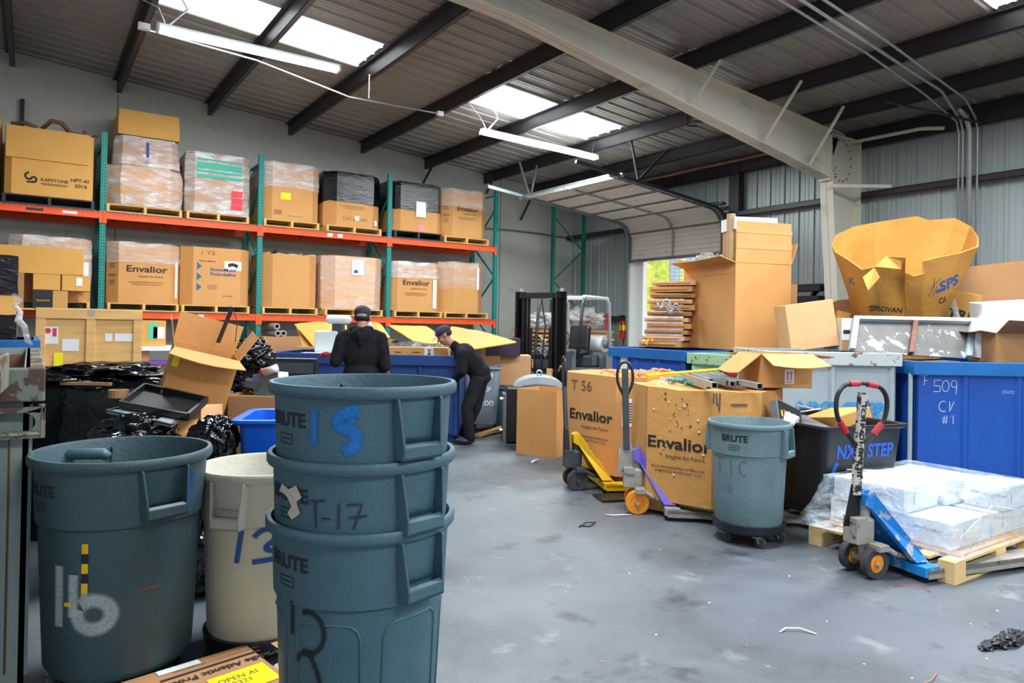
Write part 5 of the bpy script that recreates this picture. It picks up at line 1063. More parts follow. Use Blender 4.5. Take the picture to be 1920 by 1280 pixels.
# ---------------------------------------------------------------- pallet jacks
def jack(label, loc, head, lean, frame, pump, wheel, hub, pole, loop, sleeve=None, text_=None, tilt=0, ps=1.0, turn=0):
    """head: heading of the forks; origin under the steering wheels"""
    t = thing('pallet_jack', label, 'pallet jack', loc, head, 'hand pallet jacks')
    # forks
    for s in (-1, 1):
        mb = MB(); mb.b2((.22, s*.20-.075, .055), (1.25, s*.20+.075, .085)); mb.b2((.22, s*.20-.075, .03), (1.25, s*.20-.065, .085)); mb.b2((.22, s*.20+.065, .03), (1.25, s*.20+.075, .085)); mb.build('fork', GREYJ if frame is not YEL else frame, t, bevel=.003)
        MB().cyl((1.1, s*.20-.04, .032), (1.1, s*.20+.04, .032), .032, 12).build('load_roller', wheel, t)
    MB().b2((.20, -.27, .04), (.32, .27, .10)).build('heel_plate', frame if frame is not PUR else GREYJ, t, bevel=.004)
    # sloping A-shaped frame
    mb = MB()
    pts = [(-.035, .50), (.015, .52), (.06, .46), (.30, .11), (.20, .11), (.02, .40), (-.035, .43)]
    for s in (-1, 1):
        y0_, y1_ = s*.16, s*.075; n = len(pts)
        vs = [(x, (.06 if z > .38 else .06+(.38-z)/.27*.15)*s, z) for x, z in pts]+[(x, ((.06 if z > .38 else .06+(.38-z)/.27*.15)-.05)*s, z) for x, z in pts]
        mb.add(vs, [tuple(range(n)), tuple(reversed(range(n, 2*n)))]+[(i, (i+1) % n, n+(i+1) % n, n+i) for i in range(n)])
    mb.add([(-.035, -.06, .50), (.015, -.06, .52), (.06, -.06, .46), (-.035, .06, .50), (.015, .06, .52), (.06, .06, .46)], [(0, 1, 4, 3), (1, 2, 5, 4)])
    mb.add([(.06, -.06, .46), (.06, .06, .46), (.30, .20, .11), (.30, -.20, .11), (.045, -.06, .45), (.045, .06, .45), (.285, .20, .10), (.285, -.20, .10)], [(0, 1, 2, 3), (7, 6, 5, 4), (0, 3, 7, 4), (1, 5, 6, 2), (3, 2, 6, 7), (0, 4, 5, 1)])
    mb.build('sloping_frame', frame, t, bevel=.004)
    # hydraulic pump, steering wheels
    mb = MB(); mb.lathe([(0, .20), (.055, .20), (.06, .24), (.06, .34), (.035, .36), (.035, .47), (0, .47)], 20); mb.b2((-.11, -.055, .20), (-.02, .055, .36)); mb.build('pump_body', pump, t, bevel=.004)
    mb = MB(); mb.b2((-.03, -.10, .085), (.03, .10, .12)); mb.cyl((0, -.13, .09), (0, .13, .09), .014, 10); mb.cyl((0, 0, .1), (0, 0, .21), .03, 12); mb.build('axle', pump, t)
    mb = MB(); mb.tube([(.03, -.12, .2), (.12, -.12, .15), (.24, -.10, .11)], .018, 8).tube([(.03, .12, .2), (.12, .12, .15), (.24, .10, .11)], .018, 8).b2((-.02, -.14, .17), (.06, .14, .21)); mb.build('push_link', pump, t, bevel=.004)
    for s in (-1, 1):
        y = s*.085; MB().lathe([(.055, -.025), (.09, -.025), (.095, -.02), (.095, .02), (.09, .025), (.055, .025)], 28).build('tyre', wheel, t, smooth=True); w_ = t.children[-1] if False else bpy.data.objects[-1] if False else None
        ob = [o for o in t.children if o.name.startswith('tyre')][-1]
        ob.rotation_euler.x = PI/2; ob.location = (0, y, .095)
        MB().cyl((0, y-.02, .095), (0, y+.02, .095), .056, 20).cyl((0, y-.028, .095), (0, y+.028, .095), .022, 12).build('hub', hub, t)
    # pole (leaning), clevis, loop
    g = Vector((-.06, 0, .30)); up = Vector((math.sin(lean)*-1, math.sin(tilt), math.cos(lean))).normalized(); sd = Vector((-math.sin(turn), math.cos(turn), 0)); sd = (sd-up*sd.dot(up)).normalized(); q = lambda a, b: g+up*a*ps+sd*b
    mb = MB(); mb.add([q(.0, -.05), q(.0, .05), q(.27, .022), q(.27, -.022), q(.0, -.05)+Vector((-.05, 0, 0)), q(.0, .05)+Vector((-.05, 0, 0)), q(.27, .022)+Vector((-.04, 0, 0)), q(.27, -.022)+Vector((-.04, 0, 0))], [(3, 2, 1, 0), (4, 5, 6, 7), (0, 1, 5, 4), (1, 2, 6, 5), (2, 3, 7, 6), (3, 0, 4, 7)]); mb.build('clevis', BLKM if frame is not PUR else pump, t, bevel=.003)
    mb = MB().bar(q(.2, 0)+Vector((-.02, 0, 0)), q(.86, 0)+Vector((-.02, 0, 0)), .035, .05, sd); pb = mb.build('pole', pole, t, bevel=.003)
    o_ = Vector((-.02, 0, 0))
    if loop == 'wide':
        L = [(.48, 0), (.56, .06), (.66, .16), (.75, .19), (.84, .185), (.90, .14), (.92, .06), (.92, 0)]
    else:
        L = [(.60, 0), (.65, .02), (.73, .058), (.80, .066), (.87, .055), (.905, .03), (.915, 0)]
    pts = [q(a, b)+o_ for a, b in L]+[q(a, -b)+o_ for a, b in reversed(L[:-1])][:-1]
    MB().tube(chaikin(pts, 2, True), .014 if loop == 'wide' else .012, 10, closed=True).build('handle_loop', BLKP, t, smooth='all')
    if sleeve:
        for s in (-1, 1):
            MB().tube([q(.595, s*.10)+o_, q(.665, s*.155)+o_], .020, 10).build('grip_tape', sleeve, t); MB().tube([q(.917, s*.03)+o_, q(.910, s*.10)+o_], .019, 10).build('grip_tape', sleeve, t)
    MB().tube([q(.80, 0)+o_, q(.83, .05)+o_+Vector((-.02, 0, 0)), q(.78, .09)+o_+Vector((-.03, 0, 0))], .007, 6).build('release_lever', STEEL if loop == 'wide' else YEL, t, smooth='all')
    return t, q
PATTERN = M('sticker_chipped', (.55, .53, .48), rough=.6, spots=[((.02, .02, .02), 28, .50, .52)])
# blue jack with red-taped loop
jb = at(1618, 1075, Z=0); hb = R(-14)
t, q = jack('blue pallet jack with red-taped handle under the film-wrapped pallet', (jb.x+.0, jb.y, 0), hb, R(-4), BLUJ, GREYJ, RUB, ORW, PATTERN, 'wide', REDT, ps=.955, turn=R(-95))
text('JIC IIHO IJOL', .05, lambda u, v: q(.56+u, -v)+Vector((-.02, -.019, 0)), INK, t, 'sticker_lettering', bold=.02, w=.50)
# purple jack
jp = at(1193, 958, Z=0)
t, q = jack('purple pallet jack with orange wheels before the gouged lettered carton', (jp.x, jp.y, 0), R(-40), R(2), PUR, GREYJ, ORW, ORW, GRAPH, 'narrow', ps=1.0, turn=R(-85))
text('CROWN', .04, plane_map((-.112, .0, .28), (0, -1, 0), (0, 0, 1), .002), INK, t, 'logo_lettering', w=.09); text('CROWN', .04, plane_map((-.06, -.057, .30), (1, 0, 0), (0, 0, 1), .002), INK, t, 'logo_lettering', w=.07)
# yellow jack
jy = at(1078, 915, Z=0)
t, q = jack('yellow pallet jack with black wheels left of the purple one', (jy.x, jy.y, 0), R(-25), R(2), YEL, GRAPH, RUB, GRAPH, GRAPH, 'narrow', tilt=R(5), ps=1.0)
text('Yale', .05, lambda u, v: Vector((.06, -.055, .44)).lerp(Vector((.28, -.19, .13)), .35+u*2.6)+Vector((0, -.012, .01+v)), INK, t, 'logo_lettering', bold=.02, w=.13)
# ---------------------------------------------------------------- wrapped white cartons on a pallet
px0, py0 = 4.57, 2.02
pallet('pallet', 'pale new wooden block pallet under the film-wrapped white cartons', (px0+.62, py0+.48, 0), 1.24, .96, .135, M('new_pallet_wood', (.70, .47, .20), (.80, .57, .28), 4, .7, bump=.3, bscale=12, spots=[((.50, .28, .10), 9, .7, .75)]), 0, 'pallets on the floor', blocks=True)
tag(MB().b2((4.70, 2.06, .137), (5.78, 2.94, .145)).build('cardboard_sheet', CB2), 'flat cardboard sheet between the new pallet and the white cartons', 'cardboard sheet')
n_ = 0
for lv in range(2):
    for (x, y, w, d) in ((5.02, 2.32, .52, .40), (5.02, 2.74, .52, .40), (5.57, 2.32, .50, .40), (5.57, 2.74, .50, .40)) if lv == 0 else ((4.98, 2.66, .46, .5), (5.48, 2.62, .48, .5), (5.62, 2.22, .40, .26)):
        t = carton('white carton under the clear film on the new pallet, %s' % ['bottom layer near left', 'bottom layer far left', 'bottom layer near right', 'bottom layer far right', 'top layer left', 'top layer right', 'top layer near small one'][n_], (x, y, .147+lv*.163), w-.01, d-.01, .16, WHITEBOX, closed=True, group='white cartons on the new pallet'); n_ += 1
        fm = plane_map((-w/2+.005, 0, 0), (0, -1, 0), (0, 0, 1), .003); text('DePuySynthes', .03, lambda u, v: fm(u+.03, v+.10), M('grey_print', (.25, .28, .32)) if n_ == 1 else bpy.data.materials['grey_print'], t, 'printed_text', w=.22); rect(fm, -.16, .03, -.08, .10, PAPER, t, 'label_sheet'); rect(plane_map((0, -d/2+.005, 0), (1, 0, 0), (0, 0, 1), .003), -.1, .04, .0, .12, PAPER, t, 'label_sheet')
mb = MB(); cx, cy = 5.17, 2.50
def film(u, v):
    a = 2*PI*u; ca, sa = math.cos(a), math.sin(a); k = 1/max(abs(ca), abs(sa)); sx = ca*k; sy = sa*k
    if v < .45: s = v/.45; X, Y_, Z_ = .56*s, .43*s, .505-.02*s*s-.0*s; Z_ += .012*noise.noise(Vector((sx*s*4, sy*s*4, 1)))
    else:
        s = (v-.45)/.55; fl = .02+(.07+.10*max(0, -sx)*max(0, sy)*1.2)*s**1.5; X, Y_, Z_ = .56+fl, .43+fl*.6, .485-.345*s; Z_ += .0
        nz = .012*noise.noise(Vector((sx*5, sy*5, s*6))); X += nz; Y_ += nz
    if sy < -.3 and sx < .3 : Z_ -= .0
    return (5.20+.06+sx*X, cy+sy*Y_, max(.142, Z_))
mb.sheet(film, 96, 24); tag(mb.build('stretch_film', WRAPB, smooth='all'), 'clear stretch film wrapped over the white cartons on the new pallet', 'plastic film')
mb = MB()
for ln in ([(4.75, 2.35, .50), (5.1, 2.3, .512), (5.5, 2.15, .50)], [(4.9, 2.9, .5), (5.3, 2.5, .515), (5.6, 2.2, .50)], [(4.72, 2.08, .22), (5.1, 2.04, .4), (5.6, 2.05, .30)]): mb.tube(ln, .004, 5)
tag(mb.build('twisted_film_strand', WHITEM, smooth='all'), 'twisted white film strands across the wrapped white cartons', 'plastic strand')
# ---------------------------------------------------------------- litter
def bit(label, name, px, py, pts, r, m, cat, group=None):
    p = at(px, py, Z=0); o = MB().tube([(a, b, r+c) for a, b, c in pts], r, 6).build(name, m, smooth='all'); o.location = p; tag(o, label, cat, group)
bit('curved white plastic strip lying on the floor in front', 'plastic_strip', 1500, 1188, [(-.08, .06, 0), (-.03, .06, .01), (.03, .02, .01), (.06, -.05, 0)], .004, WHITEM, 'strip')
bit('thin copper wire on the floor near the bottom edge', 'copper_wire', 1750, 1272, [(-.1, 0, 0), (-.03, -.01, .008), (.05, .01, .004)], .002, bpy.data.materials['copper_cable'], 'wire')
bit('curved white strip on the floor below the purple jack', 'plastic_strip', 1160, 967, [(-.08, .07, 0), (-.06, .0, .01), (.02, -.03, .01), (.1, -.04, 0)], .005, WHITEM, 'strip')
bit('curled black cable tie on the floor left of the jacks', 'cable_tie', 1105, 985, [(-.1, 0, 0), (0, .04, .01), (.06, .0, .01), (-.02, -.03, 0), (-.08, .02, 0)], .005, BLKP, 'cable tie')
bit('white scrap of film on the floor by the yellow jack', 'film_scrap_small', 1005, 868, [(-.06, 0, 0), (0, .03, .01), (.06, .05, .01)], .012, WHITEM, 'plastic film')
bit('reddish wire scrap on the floor beside the new pallet', 'wire_scrap_small', 1700, 1100, [(-.05, .05, 0), (.0, .0, .01), (.05, -.08, .01), (.03, -.12, 0)], .002, REDG, 'wire')
p = at(1148, 935, Z=0); o = MB().box((0, 0, .012), (.28, .24, .02)).build('black_tray', BLKP, bevel=.004); o.location = p; o.rotation_euler.z = R(-20); tag(o, 'flat black plastic plate on the floor between the jacks', 'plate')
p = at(1300, 962, Z=0); o = MB().b2((-.3, -.03, 0), (.3, .03, .02)).build('wood_slat', WOOD); o.location = (p.x+.02, p.y-.15, 0); o.rotation_euler.z = R(-30); tag(o, 'loose wooden slat on the floor before the gouged carton', 'wood')
rnd = random.Random(3); flecks = [(1035, 1040), (1238, 1030), (1690, 1150), (1735, 1118), (1760, 1140), (1880, 1130), (1870, 1145), (1550, 1165), (1400, 1210), (1620, 1245), (1710, 1280-8), (960, 1010), (1060, 1110), (1180, 1075), (1330, 1130), (1480, 1080), (1000, 935), (905, 1105), (1230, 1190), (1440, 1250), (1130, 1240), (1850, 1235), (1820, 1170), (1700, 1195)]
for k, (x, y) in enumerate(flecks):
    s = rnd.uniform(.003, .007); o = MB().box((0, 0, .0015), (s*2, s, .003)).build('litter_fleck', (PAPER, PAPER, bpy.data.materials['copper_cable'])[k % 3 if k % 7 else 0]); o.location = at(x, y, Z=0); o.rotation_euler.z = rnd.uniform(0, 3); tag(o, 'tiny pale fleck of litter on the concrete floor', 'litter', 'flecks of litter on the floor')
p = at(1890, 1205, Z=0); o = MB().blob((.02, 0, .018), (.13, .045, .022), 5, .5, 3, 2, flat=.002).blob((-.13, .03, .01), (.07, .03, .010), 4, .5, 3, 6, flat=.002).build('crumpled_plastic', BLKP, smooth=True); o.location = p; tag(o, 'crumpled black plastic on the floor at the lower right corner', 'plastic')
# ================================================================ LEFT SIDE OF THE YARD
# sage bin whose corner fills the left edge
P1 = at(86, 690, D=2.78); w_, d_ = 1.3, 2.1
t = steel_bin('sage grey steel bin with rusty rim at the left edge, its corner nearest', Vector((P1.x-.05-w_, P1.y+.05, 0)), 0, w_, d_, .02, 1.28, OLD_B, OLD_R, 'steel scrap bins', rib=3)
mb = MB(); sx = w_/2
MB().b2((w_/2-.03, -d_/2+.02, .14), (w_/2-.022, d_/2-.02, 1.27)).b2((-w_/2+.02, d_/2-.03, .14), (w_/2-.03, d_/2-.022, 1.26)).build('inner_wall', RUST, t)
def slot_plate(x0, x1, z0, z1, y, hx0, hx1, hz0, hz1):
    """plate with a rounded slot"""
    m = 14; hc = (hz0+hz1)/2; rr_ = (hz1-hz0)/2; inner = [(hx1-rr_+rr_*math.sin(PI*k/(m-1)), hc+rr_*math.cos(PI*k/(m-1))) for k in range(m)]
    mb = MB(); outer = [(x1-.0, z1) if k < m/2 else (x1, z0) for k in range(m)]
    vs = [(hx0, y, hz1), (hx0, y, hz0)]
    mb.b2((x0, y-.01, hz1), (x1-.03, y+.01, z1)); mb.b2((x0, y-.01, z0), (x1-.03, y+.01, hz0)); 
    for k in range(m-1):
        a, b = inner[k], inner[k+1]; mb.add([(a[0], y-.01, a[1]), (b[0], y-.01, b[1]), (x1, y-.01, b[1]+(z1-b[1])*(1 if k < 2 else 0)+(z0-b[1])*(1 if k > m-4 else 0)), (x1, y-.01, a[1]+(z1-a[1])*(1 if k < 3 else 0)+(z0-a[1])*(1 if k > m-4 else 0))], [(0, 1, 2, 3)])
    mb.b2((x1-.03, y-.01, hz1-.002), (x1, y+.01, z1)); mb.b2((x1-.03, y-.01, z0), (x1, y+.01, hz0+.002)); return mb
slot_plate(-.6, w_/2+.05, 1.03, 1.15, -d_/2-.05, -.5, w_/2+.02, 1.055, 1.13).build('fork_slot_plate', OLD_R, t, fix=False)
MB().tube([(-.5, -d_/2-.05, 1.045), (w_/2+.03, -d_/2-.05, 1.045)], .014, 8).tube([(w_/2+.04, -d_/2-.05, 1.03), (w_/2+.04, -d_/2-.05, 1.16)], .012, 8).build('fork_slot_edge', OLD_R, t)
MB().tube([(w_/2-.06, -d_/2-.004, .12), (w_/2-.06, -d_/2-.004, 1.03)], .004, 5).build('weld_seam', RUST, t); MB().b2((w_/2, -d_/2, .1), (w_/2+.012, -d_/2+.05, 1.15)).build('corner_post', OLD_B, t)
P2 = at(18, 668, D=2.45)
t = steel_bin('rusty bin rim corner with a torn white sticker, cut by the left edge', Vector((P2.x-1.07, P2.y+.05, 0)), R(-3), 1.0, .25, .1, P2.z-.1, OLD_B, OLD_R, 'steel scrap bins', rib=3)
fm = plane_map((.5, -.175, P2.z-.12), (1, 0, 0), (0, 0, 1), .003); rect(fm, -.06, .0, .03, .11, PAPER, t)
for k in range(5): rect(lambda u, v: fm(u, v)+Vector((0, -.002, 0)), -.04, .012+k*.02, .02, .022+k*.02, PEN, t, 'print_line')
P3 = at(76, 637, D=6.2)
bl = steel_bin('dark blue steel bin behind the sage one at the left edge', Vector((P3.x-1.55, P3.y, 0)), 0, 1.5, 1.2, .1, P3.z-.1, BLUED, BLUER, 'steel scrap bins', rib=.5)
c = Vector((P3.x-.45, P3.y+.6, 0))
t = gaylord('black-film-wrapped carton with a tan band standing in the dark blue bin', (P3.x-.62, P3.y+.62, .13), .86, .86, at(30, 487, D=6.6).z-.13, CBY, .12, 0, 'wrapped cartons in the left bins', seed=41)
for z0, z1 in ((.0, 1.26), (1.47, 1.86)):
    pass
hh = at(30, 487, D=6.6).z-.13; zb = at(30, 590, D=6.2).z-.13; za = at(30, 552, D=6.2).z-.13
for z0, z1 in ((.9, zb), (za, hh+.01)):
    mb = MB(); n = 24
    for i in range(7):
        z = z0+(z1-z0)*i/6; P8 = octo(.89, .89, .125)
        for k in range(8):
            a, b = Vector(P8[k]), Vector(P8[(k+1) % 8])
            for j in range(3): p = a.lerp(b, j/3); q = 1+.012*noise.noise(Vector((k*3+j, z*7, 2))); mb.v.append((p.x*q, p.y*q, z+(.02*noise.noise(Vector((k+j*.3, z, 4))))))
    for i in range(6):
        for k in range(n): mb.f.append((i*n+k, i*n+(k+1) % n, (i+1)*n+(k+1) % n, (i+1)*n+k))
    if z1 > za: mb.v.append((0, 0, z1)); mb.f += [(6*n+k, 6*n+(k+1) % n, len(mb.v)-1) for k in range(n)]
    mb.build('black_film', BLKWRAP, t, smooth=True)
tag(MB().tube([at(26, 553, D=5.95), at(36, 563, D=5.9), at(28, 572, D=5.92), at(38, 585, D=5.9), at(34, 600, D=5.88), at(46, 612, D=5.88), at(52, 640, D=5.88), at(60, 645, D=5.95)], [.02, .025, .02, .022, .03, .025, .02, .01], 7).build('film_tail', WRAPH, smooth='all'), 'twisted shiny film tail hanging down the black-wrapped carton at the left', 'plastic film')
# black-wrapped bulk load behind the left can
c0 = at(196, 700, D=5.3); zt = 1.08
t = thing('wrapped_bulk_load', 'low bulk load under glossy black film behind the big dark can', 'wrapped load', (c0.x, c0.y, 0), R(-20)); mb = MB()
def blk(u, v):
    a = 2*PI*u; k = 1/max(abs(math.cos(a)), abs(math.sin(a)))**.8; R_ = .52*k
    if v < .5: s = v/.5; r_ = R_*s; z = zt+.06-.06*s*s+.05*noise.noise(Vector((math.cos(a)*s*3, math.sin(a)*s*3, 7)))
    else: s = (v-.5)/.5; r_ = R_*(1+.04*math.sin(s*3)); z = zt-.02-(zt-.02)*s; r_ += .02*noise.noise(Vector((math.cos(a)*3, math.sin(a)*3, s*9)))
    return (r_*math.cos(a), r_*math.sin(a)*.95, max(0, z))
mb.sheet(blk, 72, 30).build('black_film', BAG, t, smooth='all')
MB().blob((0, -.05, zt), (.5, .45, .08), 5, .5, 3, 4).build('film_folds', BAG, t, smooth='all')
tag(MB().box(at(161, 719, D=4.72), (.33, .03, .02), R(-34)).build('cardboard_strip', CB3), 'thin brown cardboard strip on the black film, left of the tray', 'cardboard')
# flat carton lying on the floor at the bottom
a_, b_, c_ = at(225, 1279, Z=.13), at(460, 1207, Z=.13), at(560, 1330, Z=.13)
hd = math.atan2(b_.y-a_.y, b_.x-a_.x); L_ = (b_-a_).length
t = thing('flat_carton', 'flat brown carton with a yellow note lying on the floor in front', 'carton', (b_.x-dirv(hd).x*L_*.5*1.0+dirv(hd-PI/2).x*.35, b_.y-dirv(hd).y*L_*.5+dirv(hd-PI/2).y*.35, 0), hd)
MB().b2((-L_/2, -.35, 0), (L_/2, .35, .13)).build('carton_body', CB3, t, bevel=.004)
tm = lambda u, v: Vector((u, v, .1325))
text('Middle Atlantic Products', .05, lambda u, v: tm(u+.06, v+.20), INK, t, 'printed_text', bold=.02, w=.50, flip=True); text('middleatlantic.com  *  800.266.7225', .016, lambda u, v: tm(u+.10, v+.29), PEN, t, 'printed_text', w=.34, flip=True)
rect(tm, -.13, .245, .26, .258, INK, t, 'printed_bar'); rect(tm, -.12, .30, .04, .34, PAPER, t); rect(tm, .0, -.02, .22, .145, PAPERY, t, 'yellow_note')
text('OPEN AI\n0321', .045, lambda u, v: tm(u+.10, v+.07)+Vector((0, 0, .001)), PEN, t, 'handwriting', w=.15, flip=False); rect(lambda u, v: tm(u, v)+Vector((0, 0, .001)), .32, .22, .36, .28, TAPE, t, 'tape_piece')
# cans: big dark one, cream one, stack of three
lc = at(233, 848, D=2.93); loc = (lc.x, lc.y, 0); ph = facing(loc)
t, r, b = brute('large dark grey-blue waste can at the left with hazard tape, on a dolly', loc, .336, .84, GREYD, ph+R(26), .125, tray=.66)
fr = cyl_map(lambda z: r(z-b), -R(26), b, .003)
mbt = lambda u0, v0, u1, v1, m, nm: rect(fr, u0, v0, u1, v1, m, t, nm, 3, 2)
for k in range(6): mbt(-.135, .50-k*.037, -.112, .537-k*.037-.0, (YEL, BLKP)[k % 2] if k < 5 else CAST, 'hazard_tape')
mbt(-.20, .30, -.17, .315, YEL, 'tape_scrap')
WS = spray_mat('white_spray', (.62, .70, .72), dens=.55); stroke([arc(-.09, .27, .06, .055, -200, 140, 16)], .07, fr, WS, t, 'paint_mark'); stroke([[(-.165, .42), (-.165, .26)], [(-.225, .45), (-.225, .22)]], .05, fr, WS, t, 'paint_mark')
stroke([[(.26, .78), (.22, .60)], [(.28, .76), (.25, .63)]], .05, fr, spray_mat('blue_smear', (.0, .09, .32), dens=.7), t, 'paint_mark'); mbt(.06, .335, .13, .35, RUST, 'rust_stain')
c_ = at(192, 855, D=2.86); o = MB().tube([(-.09, 0, 0), (-.07, 0, .012), (.07, 0, .012), (.09, 0, 0)], [.018, .024, .024, .018], 10).build('grab_bar', GREY, smooth='all'); o.location = (lc.x-.12, lc.y+.22, .905); o.rotation_euler.z = R(-28)
tag(o, 'rounded grey plastic handle just inside the big dark can', 'handle')
wc_ = at(495, 874, D=3.25); loc = (wc_.x, wc_.y, 0); ph = facing(loc)
t, r, b = brute('cream waste can sprayed with a blue 12, between the dark can and the stack', loc, .285, .735, CREAM, ph-R(31), .115, logo=False)
fr = cyl_map(lambda z: r(z-b), R(31), b, .003); SPB = spray_mat('blue_spray', (.0, .07, .36)); stroke([[(-.085, .50), (-.105, .36)], [(-.035, .47), (0, .505), (.05, .50), (.055, .455), (.0, .42), (.06, .40)], [(-.04, .365), (.08, .375)]], .032, fr, SPB, t, 'spray_number')
sc = at(684, 712, D=2.47); loc = (sc.x, sc.y, 0); ph = facing(loc); zs = [at(684, 712, D=2.47).z, at(684, 838, D=2.47).z, at(684, 953, D=2.47).z]
lb = ['bottom waste can of the stack of three, sprayed with a black R', 'middle waste can of the stack of three, marked T-17', 'top waste can of the stack of three, sprayed with a blue 15']
for i, k in enumerate((2, 1, 0)):
    z0 = zs[k]-.80; hh_ = (.80)
    t, r, b = brute(lb[i], loc, .318, .80, GREY, ph+R((38, 37, 34)[i]), z0, dolly=(i == 0), torn_logo=(i == 1), panels=(i == 0), group='stacked grey-blue waste cans', logo=True)
    hnd = (38, 37, 34)[i]; fr = cyl_map(lambda z, b=b, r=r: r(z-b), -R(hnd), b, .004)
    if i == 2:
        SB2 = spray_mat('bright_blue_spray', (.005, .16, .52)); stroke([[(-.155, .73), (-.155, .62)]], .032, fr, SB2, t, 'spray_number'); stroke([[(-.015, .73), (-.05, .725), (-.08, .705), (-.075, .68), (-.04, .67), (-.02, .65), (-.025, .62), (-.06, .60)]], .055, fr, SB2, t, 'spray_number'); stroke([[(-.04, .72), (-.035, .69)]], .04, fr, SB2, t, 'spray_number')
    if i == 1: stroke([[(-.178, .68), (-.115, .685)], [(-.148, .682), (-.143, .60)], [(-.125, .63), (-.095, .63)], [(-.07, .68), (-.07, .60)], [(-.045, .675), (.0, .677), (-.025, .60)], [(-.04, .635), (.015, .64)]], .0065, fr, M('marker_black', (.02, .03, .04), rough=.6), t, 'marker_writing')
    if i == 0: stroke([[(-.235, .57), (-.235, .46)], [(-.19, .54)]+arc(-.165, .48, .055, .065, 110, -70, 12)+[(-.20, .42), (-.16, .415), (-.13, .36), (-.115, .30)], [(-.14, .415), (-.2, .41), (-.21, .38)]], .022, fr, spray_mat('black_spray', (.006, .008, .012)), t, 'spray_letter')
o = MB().blob((0, 0, .05), (.06, .10, .05), 3, .7, 4, 3, flat=.0).build('clear_bag_scrap', BAGC, smooth='all'); p = at(520, 1235, D=2.85); o.location = (p.x, p.y, 0.0); tag(o, 'crumpled clear plastic on the floor between the cream can and the stack', 'plastic film')
# rubbish heap behind the cans
def bag(label, px, py, D, r, seed, amp=.35, m=BAG, group='black bin bags in the heap', zc=None):
    p = at(px, py, D=D); o = MB().blob((0, 0, 0), r, 5, amp*.7, 2.0, seed, ridge=True).build('bin_bag', m, smooth='all'); o.location = p if zc is None else (p.x, p.y, zc); return tag(o, label, 'bin bag', group)
bag('black bin bag under the black tray, left of the heap', 252, 822, 3.95, (.22, .16, .13), 2)
bag('black bin bag poking up behind the gap between the two left cans', 400, 825, 3.95, (.13, .12, .13), 3)
bag('black bin bag standing on the floor between the two left cans, upper', 384, 960, 3.95, (.20, .18, .30), 4)
bag('black bin bag standing on the floor between the two left cans, lower', 386, 1120, 3.95, (.22, .2, .30), 5, zc=.27)
bag('black bin bag on top of the heap right of the tilted carton', 470, 668, 5.3, (.16, .16, .13), 6)
bag('second black bin bag on the heap beside the upper rack post', 450, 700, 5.35, (.16, .16, .13), 8)
bag('black bin bag low behind the electronics carton', 478, 720, 5.25, (.17, .16, .12), 9)
bag('large black bin bag at the base of the heap behind the cans', 330, 860, 4.5, (.34, .25, .30), 10, zc=.30)
bag('large black bin bag at the back of the heap', 420, 800, 5.2, (.36, .3, .36), 11, zc=.36)
# tilted open carton
pt = at(352, 762, D=4.75); t = carton('tilted open tan carton with spread flaps on top of the heap', (pt.x, pt.y, pt.z-.03), .40, .34, .42, CB, flaps=[('f', 97, .19, -.03), ('l', 20, .17, .0), ('b', 2, .20, -.01), ('r', 22, .20, .0)], rot=(R(6), R(14), R(-6)))
rect(plane_map((-.20, 0, 0), (0, -1, 0), (0, 0, 1), .004), .02, .33, .07, .41, PAPERY, t, 'yellow_label'); rect(plane_map((.0, -.17, 0), (1, 0, 0), (0, 0, 1), .004), -.19, .30, -.15, .38, PAPERY, t, 'yellow_label')
a, b = at(409, 642, D=4.85), at(436, 575, D=4.85); tag(MB().bar(a, b, .03, .018).tube([b, at(445, 605, D=4.85), at(441, 640, D=4.85)], .003, 5).build('monitor_stand', BLKP), 'slim black bar with a cable sticking up out of the tilted carton', 'bar')
# black tray and panel
def slabpx(name, label, quad, m, th, cat, group=None, rimh=0, rimm=None):
    P = [Vector(at(x, y, D=d)) for x, y, d in quad]; c = sum(P, Vector())/4; n = (P[1]-P[0]).cross(P[3]-P[0]).normalized()
    if n.z < 0: n = -n
    t = thing(name, label, cat, c, group=group); mb = MB(); Q = [p-c for p in P]
    mb.add(Q+[q-n*th for q in Q], [(0, 1, 2, 3), (7, 6, 5, 4), (0, 4, 5, 1), (1, 5, 6, 2), (2, 6, 7, 3), (3, 7, 4, 0)]); mb.build('panel', m, t)
    if rimh:
        mb = MB()
        for i in range(4): mb.bar(Q[i]+n*rimh/2, Q[(i+1) % 4]+n*rimh/2, .018, rimh, n)
        mb.build('raised_rim', rimm or m, t)
    return t
slabpx('equipment_cover', 'large black equipment cover lying open on the heap', [(226, 762, 4.15), (272, 728, 4.6), (388, 754, 4.35), (352, 786, 3.95)], BLKP, .012, 'cover', rimh=.035)
slabpx('equipment_cover', 'pale blue-grey flat panel in a black frame under the black cover', [(200, 770, 4.1), (262, 757, 4.35), (352, 772, 4.15), (322, 797, 3.85)], M('pale_panel', (.38, .46, .52), rough=.35), .012, 'panel', rimh=.008, rimm=BLKP)
slabpx('cardboard_sheet', 'brown carton pieces lying under the tray in the heap', [(292, 800, 4.2), (370, 785, 4.25), (392, 792, 4.1), (340, 815, 3.95)], CB, .02, 'cardboard')
carton('small tan carton in the heap below the tilted one', tuple(at(372, 797, D=4.5)), .20, .2, .13, CB2, R(-50), closed=True)
p = at(222, 745, D=4.55); tag(MB().lathe([(.03, 0), (.06, 0), (.06, .05), (.03, .05), (.03, 0)], 16, (p.x, p.y, p.z)).build('cardboard_ring', CB3), 'curled brown cardboard piece beside the black tray', 'cardboard')
